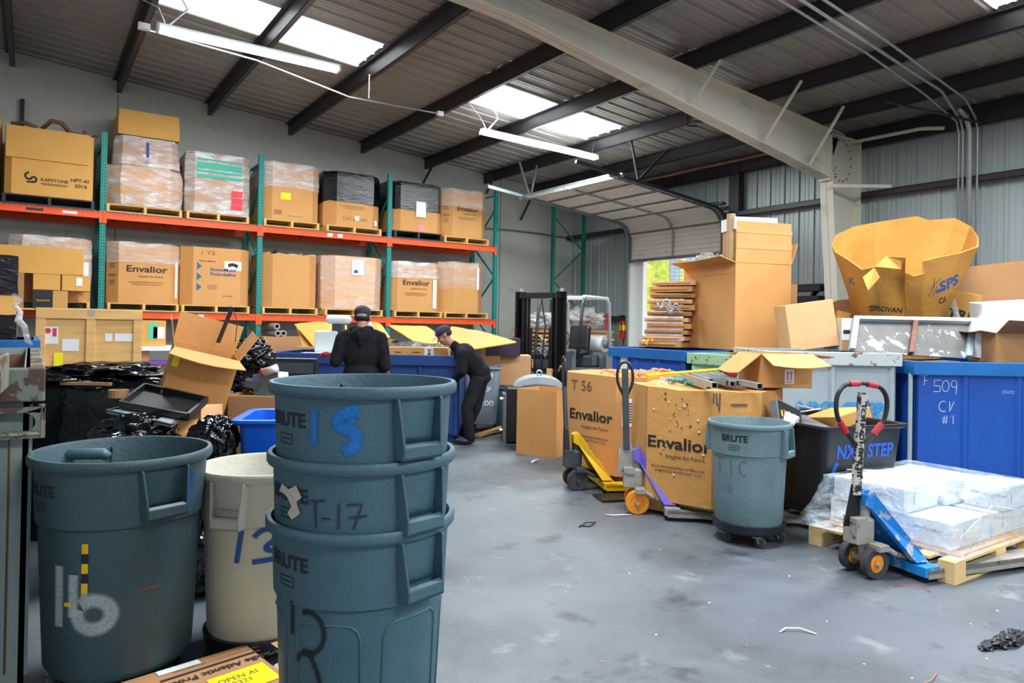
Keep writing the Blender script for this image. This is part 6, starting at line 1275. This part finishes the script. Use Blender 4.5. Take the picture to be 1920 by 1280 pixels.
# carton with electronics
Pe = at(428, 742, D=4.7); ae = R(-34); t = carton('plain brown carton filled with electronics left of the stacked cans', (*pl(Pe, ae, .48, .5), 0), .48, .5, Pe.z, CB3, ae, thick=.008)
carton('grey and white electronics case leaning in the brown carton', (Pe.x+.30, Pe.y+.05, Pe.z-.17), .20, .12, .31, M('case_grey', (.10, .15, .19), rough=.5), closed=True, rot=(R(-6), R(-8), R(-50)), cat='electronics', name='electronics_case'); 
o = [o for o in C.objects if o.name == 'electronics_case'][0]; rect(plane_map((.1, 0, 0), (0, 1, 0), (0, 0, 1), .004), -.06, 0, .06, .31, MACH, o, 'white_side')
p = at(502, 725, D=5.0); t = thing('keyboard', 'black keyboard tray heaped behind the brown carton', 'electronics', p, R(-20)); MB().box((0, 0, 0), (.30, .2, .05), Matrix.Rotation(R(14), 3, 'Y')).build('casing', GRAPH, t); MB().box((.02, 0, .03), (.2, .14, .012), Matrix.Rotation(R(14), 3, 'Y')).build('key_panel', BLKP, t)
tag(MB().tube([at(489, 694, D=4.9), at(498, 697, D=4.9)], .018, 8).build('red_nozzle', REDP), 'small red plastic end beside the top can rim', 'plastic part'); tag(MB().tube([at(498, 697, D=4.9), at(512, 692, D=4.85), at(520, 690, D=4.85)], [.03, .025, .03], 10).build('white_bottle', WHITEM, smooth='all'), 'white plastic bottle lying beside the top can rim', 'bottle')
carton('brown carton under the keyboard tray in the heap', (p.x, p.y, 0), .5, .4, p.z-.05, CB3, R(-34), closed=True)
# flat-screen casing and blue tote
a = at(545, 690, D=6.3); t = thing('television', 'black flat-screen casing lying on edge behind the stacked cans', 'television', (a.x, a.y, a.z-.16), -YAW); MB().b2((-.30, -.03, 0), (.24, .03, .25)).build('casing', BLKP, t, bevel=.01); MB().b2((-.27, -.036, .03), (.21, -.03, .21)).build('screen', GRAPH, t); MB().b2((-.24, -.045, .05), (.22, -.036, .12)).build('back_ridge', BLKP, t, bevel=.008)
carton('carton carrying the flat-screen casing', (a.x, a.y+.05, 0), .6, .4, a.z-.162, CB3, -YAW, closed=True)
pb = at(530, 775, D=4.15); t = thing('blue_tote', 'bright blue plastic tote with a rolled rim left of the stacked cans', 'tote', (pb.x, pb.y, 0), R(-25)); tub(.40, .5, .3, pb.z, .85, rim=.035).build('tote_body', M('tote_blue', (.0, .10, .62), rough=.4), t, smooth=True); MB().b2((-.16, -.2, 0), (.16, .2, .3)).build('tote_base', BLUED, t)
# ================================================================ BEHIND THE MEN
Pm = at(512, 668, D=9.0); am = -YAW-R(1); wm = ext(Pm, am, 862); zt_ = 1.10
mbin = steel_bin('long dark blue steel bin the two workers are filling', Vector((Pm.x, Pm.y, 0)), am, wm, 1.2, .1, zt_-.1, BLUED, BLUED, 'steel scrap bins')
def on(px, py, D): return at(px, py, D=D)
# white machine
p = on(622, 668, 9.5); t = thing('white_machine', 'tall white instrument with a rounded head standing in the dark blue bin', 'machine', (p.x, p.y, zt_-.18), -YAW)
MB().box((-.05, 0, .23), (.30, .26, .46)).build('machine_body', MACH, t, bevel=.02); MB().box((.09, -.02, .61), (.30, .26, .12)).build('machine_head', MACH, t, bevel=.045); MB().box((.09, -.03, .50), (.14, .16, .12)).build('machine_neck', GRAPH, t, bevel=.01); MB().box((-.02, -.16, .12), (.26, .03, .10)).build('front_tray', GRAPH, t, bevel=.004); MB().b2((-.32, -.3, .155), (.25, -.15, .175)).build('bench', WHITEM, t)
p = on(692, 640, 9.6); t = thing('white_container', 'white rounded container behind the standing man\'s head', 'container', (p.x, p.y, zt_-.25)); MB().lathe([(0, 0), (.09, 0), (.10, .3), (.10, .52), (.05, .60), (0, .61)], 20).build('container_body', MACH, t, smooth=True); MB().lathe([(0, .61), (.04, .61), (.04, .66), (0, .66)], 12).build('container_cap', WHITEM, t)
p = on(785, 668, 9.35); t = carton('shallow tan carton with a glass symbol on the dark blue bin', (p.x, p.y, zt_-.10), .80, .4, .19, CB, -YAW, closed=True); fm = plane_map((0, -.2, 0), (1, 0, 0), (0, 0, 1), .004); rect(fm, .10, .09, .22, .19, PAPER, t); stroke([[(.16, .105), (.16, .14)], [(.14, .105), (.18, .105)], [(.145, .17), (.16, .14), (.175, .17)]], .014, lambda u, v: fm(u, v)+Vector((0, -.003, 0)), INK, t, 'glass_symbol'); rect(fm, -.28, .12, -.2, .13, INK, t, 'slot'); rect(fm, -.05, .12, .05, .13, INK, t, 'slot')
for k, (x, y, d, r_) in enumerate(((770, 655, 9.6, (.35, .2, .1)), (730, 655, 9.7, (.2, .2, .08)), (815, 655, 9.7, (.22, .2, .08)))): bag(['dark wrapped scrap heaped in the bin behind the bending man', 'dark scrap left of the dark wrapped scrap in the bin', 'dark scrap at the right end of the bin'][k], x, y, d, r_, 20+k, .3, GRAPH, 'dark scrap in the long blue bin')
p = on(905, 690, 10.1); t = thing('grey_tote', 'grey wheeled tote lettered 54 EP 6200 behind the bending man', 'tote', (p.x, p.y, 0), R(-36)); tm_ = M('tote_grey', (.22, .27, .32), rough=.45); tub(.50, .6, .12, p.z+.03, .80, rim=.03).build('tote_body', tm_, t, smooth=True)
for sx in (-1, 1):
    for sy in (-1, 1): caster(t, sx*.15, sy*.2, .12)
tf = lambda u, v: Vector((u+.1, -.3*(.8+.2*(v+.45)/.8)-.012, .55+v)); text('54', .10, lambda u, v: tf(u+.02, v+.25), PAPER, t, 'lettering', bold=.02); text('EP', .10, lambda u, v: tf(u-.01, v+.05), PAPER, t, 'lettering', bold=.02); text('6200', .11, lambda u, v: tf(u-.05, v-.14), PAPER, t, 'lettering', bold=.02, w=.26)
p = on(944, 724, 10.6); t = thing('dark_bin', 'dark green plastic bin between the grey tote and the forklift', 'bin', (p.x, p.y, 0), R(-36)); tub(.36, .5, .0, p.z, .82, rim=.02).build('bin_body', M('bin_dark_green', (.02, .08, .09), rough=.45), t, smooth=True)
p = on(956, 720, 11.4); carton('pale carton under the dark box left of the forklift', (p.x, p.y, 0), .62, .5, 1.02, CB2, R(-30), closed=True)
p = on(942, 676, 11.2); carton('dark purple-brown box on the pale carton left of the forklift', (p.x, p.y, 1.022), .52, .5, .27, M('dark_card', (.035, .025, .045)), R(-30), closed=True)
# hood on the forks, fork blade
for lb_, (x_, D2, w2_, zt2) in (('brown bulk carton on the floor holding up the drooping flattened cartons', (850, 11.3, 1.5, 1.17)), ('brown bulk carton on the floor holding up the leaning flattened cartons', (618, 11.6, .9, 1.10)), ('brown carton on the floor behind the standing worker\'s head', (712, 11.7, .5, 1.22))):
    p = at(x_, 640, D=D2); carton(lb_, (p.x, p.y, 0), w2_, .7, zt2, CB3, -YAW, closed=True)
# ================================================================ FORKLIFT
def forklift():
    m = at(1017, 600, D=12.7); hd = R(203); t = thing('forklift', 'dark grey forklift with raised mast and white cage near the roller door', 'forklift', (m.x-dirv(hd).x*1.0, m.y-dirv(hd).y*1.0, 0), hd)
    DG = M('forklift_grey', (.10, .13, .15), rough=.4); WG = M('guard_white', (.75, .78, .78), rough=.5)
    for s in (-1, 1):
        mb = MB(); mb.b2((.98, s*.42-.06, .05), (1.16, s*.42-.035, 2.10)); mb.b2((.98, s*.42-.06, .05), (1.0, s*.42+.06, 2.10)); mb.b2((1.0, s*.30-.04, .1), (1.14, s*.30-.015, 2.05)); mb.b2((1.0, s*.30+.0, .1), (1.02, s*.30+.05, 2.05)); mb.build('mast_rail', BLKM, t)
        MB().cyl((1.06, s*.20, .15), (1.06, s*.20, 1.45), .03, 12).build('lift_cylinder', BLKM, t)
        MB().cyl((1.05, s*.42, 2.1), (1.05, s*.42, 2.16), .04, 12).build('rail_cap', STEEL, t)
        MB().cyl((.62, s*.34, .30), (.62, s*.54, .30), .30, 24).build('front_wheel', RUB, t); MB().cyl((.62, s*.545, .30), (.62, s*.55, .30), .16, 16).build('wheel_rim', WG, t)
        MB().cyl((-.85, s*.34, .24), (-.85, s*.52, .24), .24, 24).build('rear_wheel', RUB, t)
        MB().b2((1.17, s*.28-.05, .05), (1.22, s*.28+.05, .75)).b2((1.17, s*.28-.05, .05), (2.05, s*.28+.05, .09)).build('fork', BLKM if s < 0 else WOOD, t, bevel=.004)
        MB().tube([(.48, s*.46, .95), (.35, s*.46, 1.9), (.25, s*.46, 2.04)], .032, 8).build('guard_front_leg', GRAPH, t, smooth='all')
        MB().tube([(-.85, s*.46, .9), (-.78, s*.46, 1.95), (-.65, s*.46, 2.04)], .035, 8).build('guard_rear_leg', WG, t, smooth='all')
        MB().tube([(.3, s*.46, 2.04), (-.7, s*.46, 2.04)], .035, 8).build('guard_side_rail', WG, t)
    MB().b2((1.0, -.42, 1.98), (1.12, .42, 2.08)).b2((1.0, -.42, .9), (1.08, .42, .98)).b2((1.0, -.42, .2), (1.08, .42, .3)).build('mast_crosshead', BLKM, t)
    MB().b2((1.12, -.42, .35), (1.17, .42, .42)).b2((1.12, -.42, .68), (1.17, .42, .75)).build('fork_carriage', BLKM, t)
    mb = MB()
    for k in range(7): mb.b2((.28-k*.15, -.46, 2.02), (.31-k*.15, .46, 2.05))
    mb.build('guard_bars', WG, t); MB().sheet(lambda u, v: (.30-1.0*u, -.44+.88*v, 2.07+.02*noise.noise(Vector((u*4, v*4, 1)))), 14, 10).build('guard_film', WRAPH, t, smooth='all')
    MB().b2((-.5, -.45, .28), (.70, .45, .62)).b2((-.5, -.45, .6), (.35, .45, .72)).build('chassis', DG, t, bevel=.03)
    MB().b2((-1.15, -.50, .25), (-.5, .50, 1.0)).build('counterweight', DG, t, bevel=.1)
    MB().b2((-.95, -.4, .72), (-.15, .4, .95)).build('engine_hood', GRAPH, t, bevel=.04); MB().b2((.42, -.4, .6), (.66, .4, 1.08)).build('dashboard', DG, t, bevel=.04)
    MB().box((-.22, 0, 1.0), (.46, .44, .12)).build('seat_cushion', BLKP, t, bevel=.04); MB().box((-.46, 0, 1.26), (.12, .44, .50), Matrix.Rotation(R(-10), 3, 'Y')).build('seat_back', BLKP, t, bevel=.05)
    c = Vector((.30, 0, 1.25)); x = Vector((0, 1, 0)); y = Vector((-.5, 0, .86)); MB().tube([c+x*.17*math.cos(2*PI*k/20)+y*.17*math.sin(2*PI*k/20) for k in range(20)], .014, 6, closed=True).tube([c, (.48, 0, 1.0)], .02, 6).bar(c-x*.16, c+x*.16, .02, .012).build('steering_wheel', BLKP, t, smooth='all')
    MB().cyl((-.82, -.36, 1.15), (-.82, .36, 1.15), .17, 24).build('gas_bottle', WG, t, smooth=True); MB().cyl((-.82, .37, 1.15), (-.82, .44, 1.15), .08, 12).build('gas_valve', STEELD, t)
    MB().tube([(1.08, 0, .2), (1.1, .06, .9), (1.06, .1, 1.5), (1.08, .02, 1.95)], .015, 6).tube([(1.08, -.05, .3), (1.1, -.1, .9), (1.06, -.04, 1.6)], .015, 6).build('hydraulic_hose', BLKP, t, smooth='all')
    mb = MB()
    for k in range(9): mb.tube([(1.05+.03*math.cos(a), .05+.07*math.cos(a+k), .95+k*.04+.05*math.sin(a)) for a in [2*PI*j/9 for j in range(9)]], .008, 5, closed=True)
    mb.build('chain_bundle', STEEL, t, smooth='all')
    MB().lathe([(0, 0), (.05, 0), (.06, .06), (.03, .1), (0, .1)], 12, (.2, -.46, 1.62)).build('work_lamp', CAST, t); MB().tube([(-.7, .46, 1.75), (-.72, .44, 1.45)], .03, 6).build('red_rag', REDT, t)
forklift()
# steel hood on the forks
a = at(1010, 730, D=9.6); t = thing('steel_hood', 'domed pale steel hood with a lifting eye behind the plain tan carton', 'steel hood', (a.x, a.y, a.z-.10), R(-34)); HM = M('hood_steel', (.36, .42, .45), (.44, .50, .53), 4, .45, metal=.3)
mb = MB(); mb.sheet(lambda u, v: (-.36*math.cos(PI*v)*(1-.0*u), -.32+.62*u, .05+.24*math.sin(PI*v)**.8), 10, 24)
for yy in (-.32, .30): mb.add([(-.36*math.cos(PI*k/24), yy, .05+.24*math.sin(PI*k/24)**.8) for k in range(25)], [tuple(range(25))])
mb.build('hood_shell', HM, t, smooth=True)
MB().tube([(-.36, -.31, .12), (-.2, -.31, .17), (0, -.31, .19), (.2, -.31, .17), (.36, -.31, .12)], .02, 6).build('hood_lip', STEELD, t); MB().tube([(.035*math.cos(k), -.1, .33+.035*math.sin(k)) for k in [2*PI*j/12 for j in range(12)]], .012, 6, closed=True).build('lifting_eye', STEEL, t, smooth='all')
MB().b2((-.38, -.3, -1.02+.15), (.38, .3, .12)).build('hood_box', GRAPH, t)
o = [c for c in t.children if c.name.startswith('hood_box')][0]; z0 = t.location.z; t.location.z = z0; 
for v in o.data.vertices:
    if v.co.z < 0: v.co.z = -z0+.0
a = at(962, 790, D=9.0); t = thing('steel_frame_box', 'dark steel cabinet with side lugs left of the plain tan carton', 'cabinet', (a.x+.1, a.y+.1, 0), R(-30)); MB().b2((-.12, -.15, .02), (.16, .3, .70)).build('cabinet_body', BLKM, t, bevel=.01); MB().b2((-.16, -.12, 0), (-.11, .25, .62)).build('cabinet_side', STEELD, t)
for z in (.15, .55): MB().cyl((-.2, .0, z), (-.15, .0, z), .02, 8).build('lug', STEEL, t)
a, b = at(895, 816, Z=.03), at(968, 794, Z=.08); tag(MB().bar(a, b, .09, .04).build('wooden_plank', WOOD), 'wooden plank lying on the floor right of the bending man', 'plank')

# ================================================================ PEOPLE
def limb(mb, p, q, r1, r2, n=14, sq=None):
    p, q = Vector(p), Vector(q); L = (q-p).length; k = max(3, int(L/.03)); ax = (q-p)/L
    pts = []; rs = []
    for j in (-2, -1): a = -j*.5; pts.append(p-ax*r1*math.sin(a*1.25)); rs.append(r1*math.cos(a*1.25))
    for j in range(k+1): pts.append(p+ax*L*j/k); rs.append(r1+(r2-r1)*j/k)
    for j in (1, 2): a = j*.5; pts.append(q+ax*r2*math.sin(a*1.25)); rs.append(r2*math.cos(a*1.25))
    return mb.tube(pts, rs, n)
def ell(mb, c, r, rot=None, n=20):
    vs = []; m = 12; c = Vector(c)
    for j in range(m+1):
        th = PI*j/m
        for k in range(n):
            ph = 2*PI*k/n; v = Vector((r[0]*math.sin(th)*math.cos(ph), r[1]*math.sin(th)*math.sin(ph), r[2]*math.cos(th))); vs.append(c+(rot @ v if rot else v))
    return mb.add(vs, [(j*n+k, j*n+(k+1) % n, (j+1)*n+(k+1) % n, (j+1)*n+k) for j in range(m) for k in range(n)])
def fuse(mb, name, m, parent, vox=.014, it=6, fac=.5):
    o = mb.build(name, m, parent, fix=True); r = o.modifiers.new('r', 'REMESH'); r.mode = 'VOXEL'; r.voxel_size = vox; r.use_smooth_shade = True
    s = o.modifiers.new('s', 'SMOOTH'); s.factor = fac; s.iterations = it; return o
def hand(mb, wrist, fwd, palm_n, side, s=1.0, curl=.5):
    """palm and five separate fingers; side=+1 puts the thumb on +x of the hand frame"""
    f = Vector(fwd).normalized(); n = Vector(palm_n); n = (n-f*n.dot(f)).normalized(); x = f.cross(n)*side; w = Vector(wrist)
    for k in range(4):
        o = w+x*((k-1.5)*.021*s)*-1; limb(mb, w+x*((k-1.5)*-.012*s), o+f*.085*s, .015*s, .013*s, 8)
    for k in range(4):
        o = w+x*((k-1.5)*-.022*s)+f*.09*s; L = (.072, .08, .074, .056)[k]*s; d1 = (f*math.cos(curl*.6)+n*math.sin(curl*.6)); d2 = (f*math.cos(curl*1.5)+n*math.sin(curl*1.5)); d3 = (f*math.cos(curl*2.3)+n*math.sin(curl*2.3))
        a = o+d1*L*.45; b = a+d2*L*.32; c = b+d3*L*.25; limb(mb, o, a, .0098*s, .0092*s, 8); limb(mb, a, b, .0092*s, .0088*s, 8); limb(mb, b, c, .0088*s, .0078*s, 8)
    o = w+x*.022*s+f*.02*s; a = o+(x*.7+f*.7+n*.2).normalized()*.045*s; b = a+(x*.35+f*.9+n*.35).normalized()*.035*s; limb(mb, o, a, .013*s, .011*s, 8); limb(mb, a, b, .011*s, .009*s, 8)
def head(mb, c, fr, up, s=1.0):
    """face looks along fr"""
    fr = Vector(fr).normalized(); up = Vector(up); up = (up-fr*up.dot(fr)).normalized(); rt = fr.cross(up); rot = Matrix((rt, fr, up)).transposed(); c = Vector(c); g = lambda x, y, z: c+rt*x*s+fr*y*s+up*z*s
    ell(mb, g(0, -.012, .03), (.077*s, .095*s, .085*s), rot); ell(mb, g(0, .012, -.03), (.062*s, .075*s, .082*s), rot); ell(mb, g(0, .035, -.085), (.035*s, .04*s, .03*s), rot)
    limb(mb, g(0, .085, .01), g(0, .108, -.030), .010*s, .015*s, 8); ell(mb, g(0, .085, -.062), (.026*s, .013*s, .009*s), rot); ell(mb, g(0, .078, .035), (.055*s, .014*s, .010*s), rot)
    for q in (-1, 1): ell(mb, g(q*.080, -.01, -.005), (.010*s, .020*s, .032*s), rot); ell(mb, g(q*.04, .06, -.03), (.024*s, .024*s, .024*s), rot)
    return g, rot
# --- standing man seen from behind
p = at(677, 700, D=7.25); t = thing('person', 'person in black hoodie and cap seen from behind, red-gloved hand raised', 'person', (p.x, p.y, 0), -YAW+R(6))
body = MB(); g, rot = head(body, (0, .03, 1.545), (0, 1, -.15), (0, 0, 1)); limb(body, (0, 0, 1.50), (0, -.01, 1.36), .055, .06)
for s in (-1, 1): limb(body, (s*.10, 0, .86), (s*.11, .01, .48), .075, .05); limb(body, (s*.11, .01, .48), (s*.12, -.02, .09), .05, .035)
ell(body, (0, 0, 1.18), (.15, .10, .24)); ell(body, (0, 0, .92), (.15, .11, .13))
SH = [(-.185, -.01, 1.335), (.185, -.01, 1.335)]; EL = [(-.25, -.06, 1.10), (.245, -.03, 1.06)]; WR = [(-.27, .14, 1.16), (.20, .20, 1.00)]
for k in (0, 1): limb(body, SH[k], EL[k], .045, .036); limb(body, EL[k], WR[k], .034, .025)
fuse(body, 'body', SKIN, t, .009, 3)
j = MB(); ell(j, (0, 0, 1.20), (.205, .135, .22)); ell(j, (0, -.01, 1.31), (.20, .12, .11)); ell(j, (0, 0, .97), (.185, .135, .16)); limb(j, (-.13, -.01, 1.36), (.13, -.01, 1.36), .075, .075)
for k in (0, 1): limb(j, SH[k], EL[k], .078, .062); limb(j, EL[k], Vector(WR[k]).lerp(Vector(EL[k]), .08), .06, .042)
fuse(j, 'hooded_jacket', CLOTH, t, .013, 4)
h = MB(); ell(h, (0, -.085, 1.365), (.115, .06, .085)); limb(h, (-.09, -.03, 1.43), (.09, -.03, 1.43), .035, .035); limb(h, (-.085, -.02, 1.43), (-.06, .07, 1.40), .03, .025); limb(h, (.085, -.02, 1.43), (.06, .07, 1.40), .03, .025); limb(h, (0, -.12, 1.36), (0, -.12, 1.28), .05, .03); fuse(h, 'hood', CLOTH, t, .010, 5)
tr = MB(); ell(tr, (0, 0, .90), (.17, .125, .12))
for s in (-1, 1): limb(tr, (s*.09, 0, .86), (s*.11, .01, .48), .098, .078); limb(tr, (s*.11, .01, .48), (s*.12, -.02, .10), .076, .066)
fuse(tr, 'trousers', CLOTH2, t, .014, 4)
for s in (-1, 1): sm = MB(); ell(sm, (s*.12, .06, .045), (.05, .135, .045)); ell(sm, (s*.12, -.02, .07), (.045, .06, .055)); fuse(sm, 'shoe', BLKP, t, .01, 3)
cp_ = MB(); ell(cp_, g(0, -.008, .055), (.090, .106, .072), rot); capo = fuse(cp_, 'cap', M('cap_black', (.022, .02, .028), rough=.8), t, .008, 3)
MB().add([g(.07*math.cos(a)*1.0, .08+.09*math.sin(a), .04-.03*math.sin(a)) for a in [PI*k/8 for k in range(9)]], [tuple(range(9))]).build('cap_bill', CLOTH, t, solid=.006, fix=False)
mb = MB(); mb.sheet(lambda u, v: g(.045*math.cos(PI+PI*u)*1.0, -.100-.006*math.sin(PI*u), .0+.020*v), 8, 1); mb.build('cap_strap', STEELD, t, solid=.004, fix=False)
hr = MB(); ell(hr, g(0, -.025, .0), (.080, .085, .055), rot); fuse(hr, 'hair', HAIR, t, .008, 2)
for k in (0, 1):
    gl = MB(); limb(gl, Vector(EL[k]).lerp(Vector(WR[k]), .86), WR[k], .036, .034); d_ = Vector((-.9, .35, .12)) if k == 0 else Vector((0, .9, -.3)); hand(gl, WR[k], d_, (0, -.2, -1), 1 if k == 0 else -1, 1.12, .55); fuse(gl, 'glove', REDG, t, .0055, 2)
# --- bending man
p = at(881, 832, Z=0.0); t = thing('person', 'person bending over the blue bin in black clothes and blue-fronted cap', 'person', (p.x, p.y, 0), -YAW)
HP = [(.10, -.07, .83), (.12, .09, .83)]; KN = [(-.04, -.08, .45), (.06, .12, .46)]; AN = [(.0, -.06, .09), (-.09, .22, .09)]; hc = (-.345, .02, 1.35); fr_ = (-.86, -.10, -.50); up_ = (-.50, 0, .86)
SH = [(-.10, -.19, 1.13), (-.10, .19, 1.15)]; EL = [(-.09, -.25, .92), (-.20, .28, .90)]; WR = [(-.22, -.09, .79), (-.30, .2, .82)]
body = MB(); g, rot = head(body, hc, fr_, up_, 1.0); limb(body, (-.29, .01, 1.28), (-.16, 0, 1.18), .055, .062); limb(body, (-.10, 0, 1.12), (.10, 0, .90), .12, .11)
for k in (0, 1): limb(body, HP[k], KN[k], .07, .05); limb(body, KN[k], AN[k], .048, .033); limb(body, SH[k], EL[k], .045, .036); limb(body, EL[k], WR[k], .034, .025)
fuse(body, 'body', SKIN, t, .0075, 2)
j = MB(); ry = Matrix.Rotation(R(-38), 3, 'Y'); ell(j, (-.08, 0, 1.12), (.135, .195, .15), ry); ell(j, (.02, 0, 1.00), (.14, .175, .2), ry); ell(j, (.11, 0, .88), (.145, .165, .11), ry); limb(j, (-.12, -.13, 1.16), (-.12, .13, 1.17), .075, .075); limb(j, (-.16, 0, 1.17), (-.225, 0, 1.235), .07, .062)
for k in (0, 1): limb(j, SH[k], EL[k], .076, .06); limb(j, EL[k], Vector(WR[k]).lerp(Vector(EL[k]), .1), .058, .042)
fuse(j, 'jacket', CLOTH, t, .012, 4)
st = lambda u, v: Vector((-.21+u*.9, -.165-u*.3, 1.08+v)); tr = MB(); ell(tr, (.12, 0, .84), (.135, .155, .10))
for k in (0, 1): limb(tr, HP[k], KN[k], .100, .080); limb(tr, KN[k], Vector(AN[k])+Vector((0, 0, .01)), .078, .066)
fuse(tr, 'trousers', CLOTH2, t, .013, 4)
for k in (0, 1): sm = MB(); a = Vector(AN[k]); ell(sm, (a.x-.07, a.y, .045), (.135, .05, .045)); ell(sm, (a.x+.01, a.y, .07), (.06, .045, .055)); fuse(sm, 'shoe', BLKP, t, .01, 3)
cp_ = MB(); ell(cp_, g(0, -.008, .058), (.090, .106, .074), rot); fuse(cp_, 'cap', M('cap_navy', (.02, .022, .04), rough=.8), t, .008, 3)
mb = MB(); mb.sheet(lambda u, v: g(.088*math.sin((u-.5)*1.5), -.008+.104*math.cos((u-.5)*1.5)*(1-.25*v*v)+.006, .045+.06*v), 8, 4); mb.build('cap_front_panel', M('cap_blue', (.05, .04, .42), rough=.7), t, solid=.003, fix=False)
mb = MB(); mb.sheet(lambda u, v: g(.09*math.sin((u-.5)*1.7)*(1-.1*v), .07+.03*math.cos((u-.5)*1.7)+.07*v*math.cos((u-.5)*2.2), .038-.018*v), 10, 3); mb.build('cap_bill', M('bill_pale', (.5, .5, .45), rough=.7), t, solid=.005, fix=False)
hr = MB(); ell(hr, g(0, -.03, .01), (.081, .08, .05), rot); fuse(hr, 'hair', HAIR, t, .008, 2)
for q in (-1, 1): ge = MB(); ell(ge, g(q*.030, .083, .012), (.012, .006, .007), rot); ge.build('eye', M('eye_dark', (.02, .015, .012), rough=.2) if q < 0 else bpy.data.materials['eye_dark'], t, smooth='all'); gb = MB(); gb.bar(g(q*.015, .092, .030), g(q*.050, .084, .030), .006, .008); gb.build('eyebrow', HAIR, t)
MB().bar(g(-.02, .096, -.062), g(.02, .096, -.062), .004, .004).build('mouth', M('lips', (.25, .08, .06)), t)
MB().add([(-.165, -.185, 1.10), (-.12, -.21, 1.08), (-.13, -.21, 1.03), (-.175, -.185, 1.05)], [(0, 1, 2, 3)]).build('chest_emblem', M('emblem_green', (.10, .14, .06)), t, solid=.004, fix=False)
for k in (0, 1): gl = MB(); limb(gl, Vector(EL[k]).lerp(Vector(WR[k]), .84), WR[k], .036, .034); hand(gl, WR[k], (-.45, .25, -.75), (-.6, .2, .4), 1 if k else -1, 1.1, .8); fuse(gl, 'glove', PURG, t, .0055, 2)
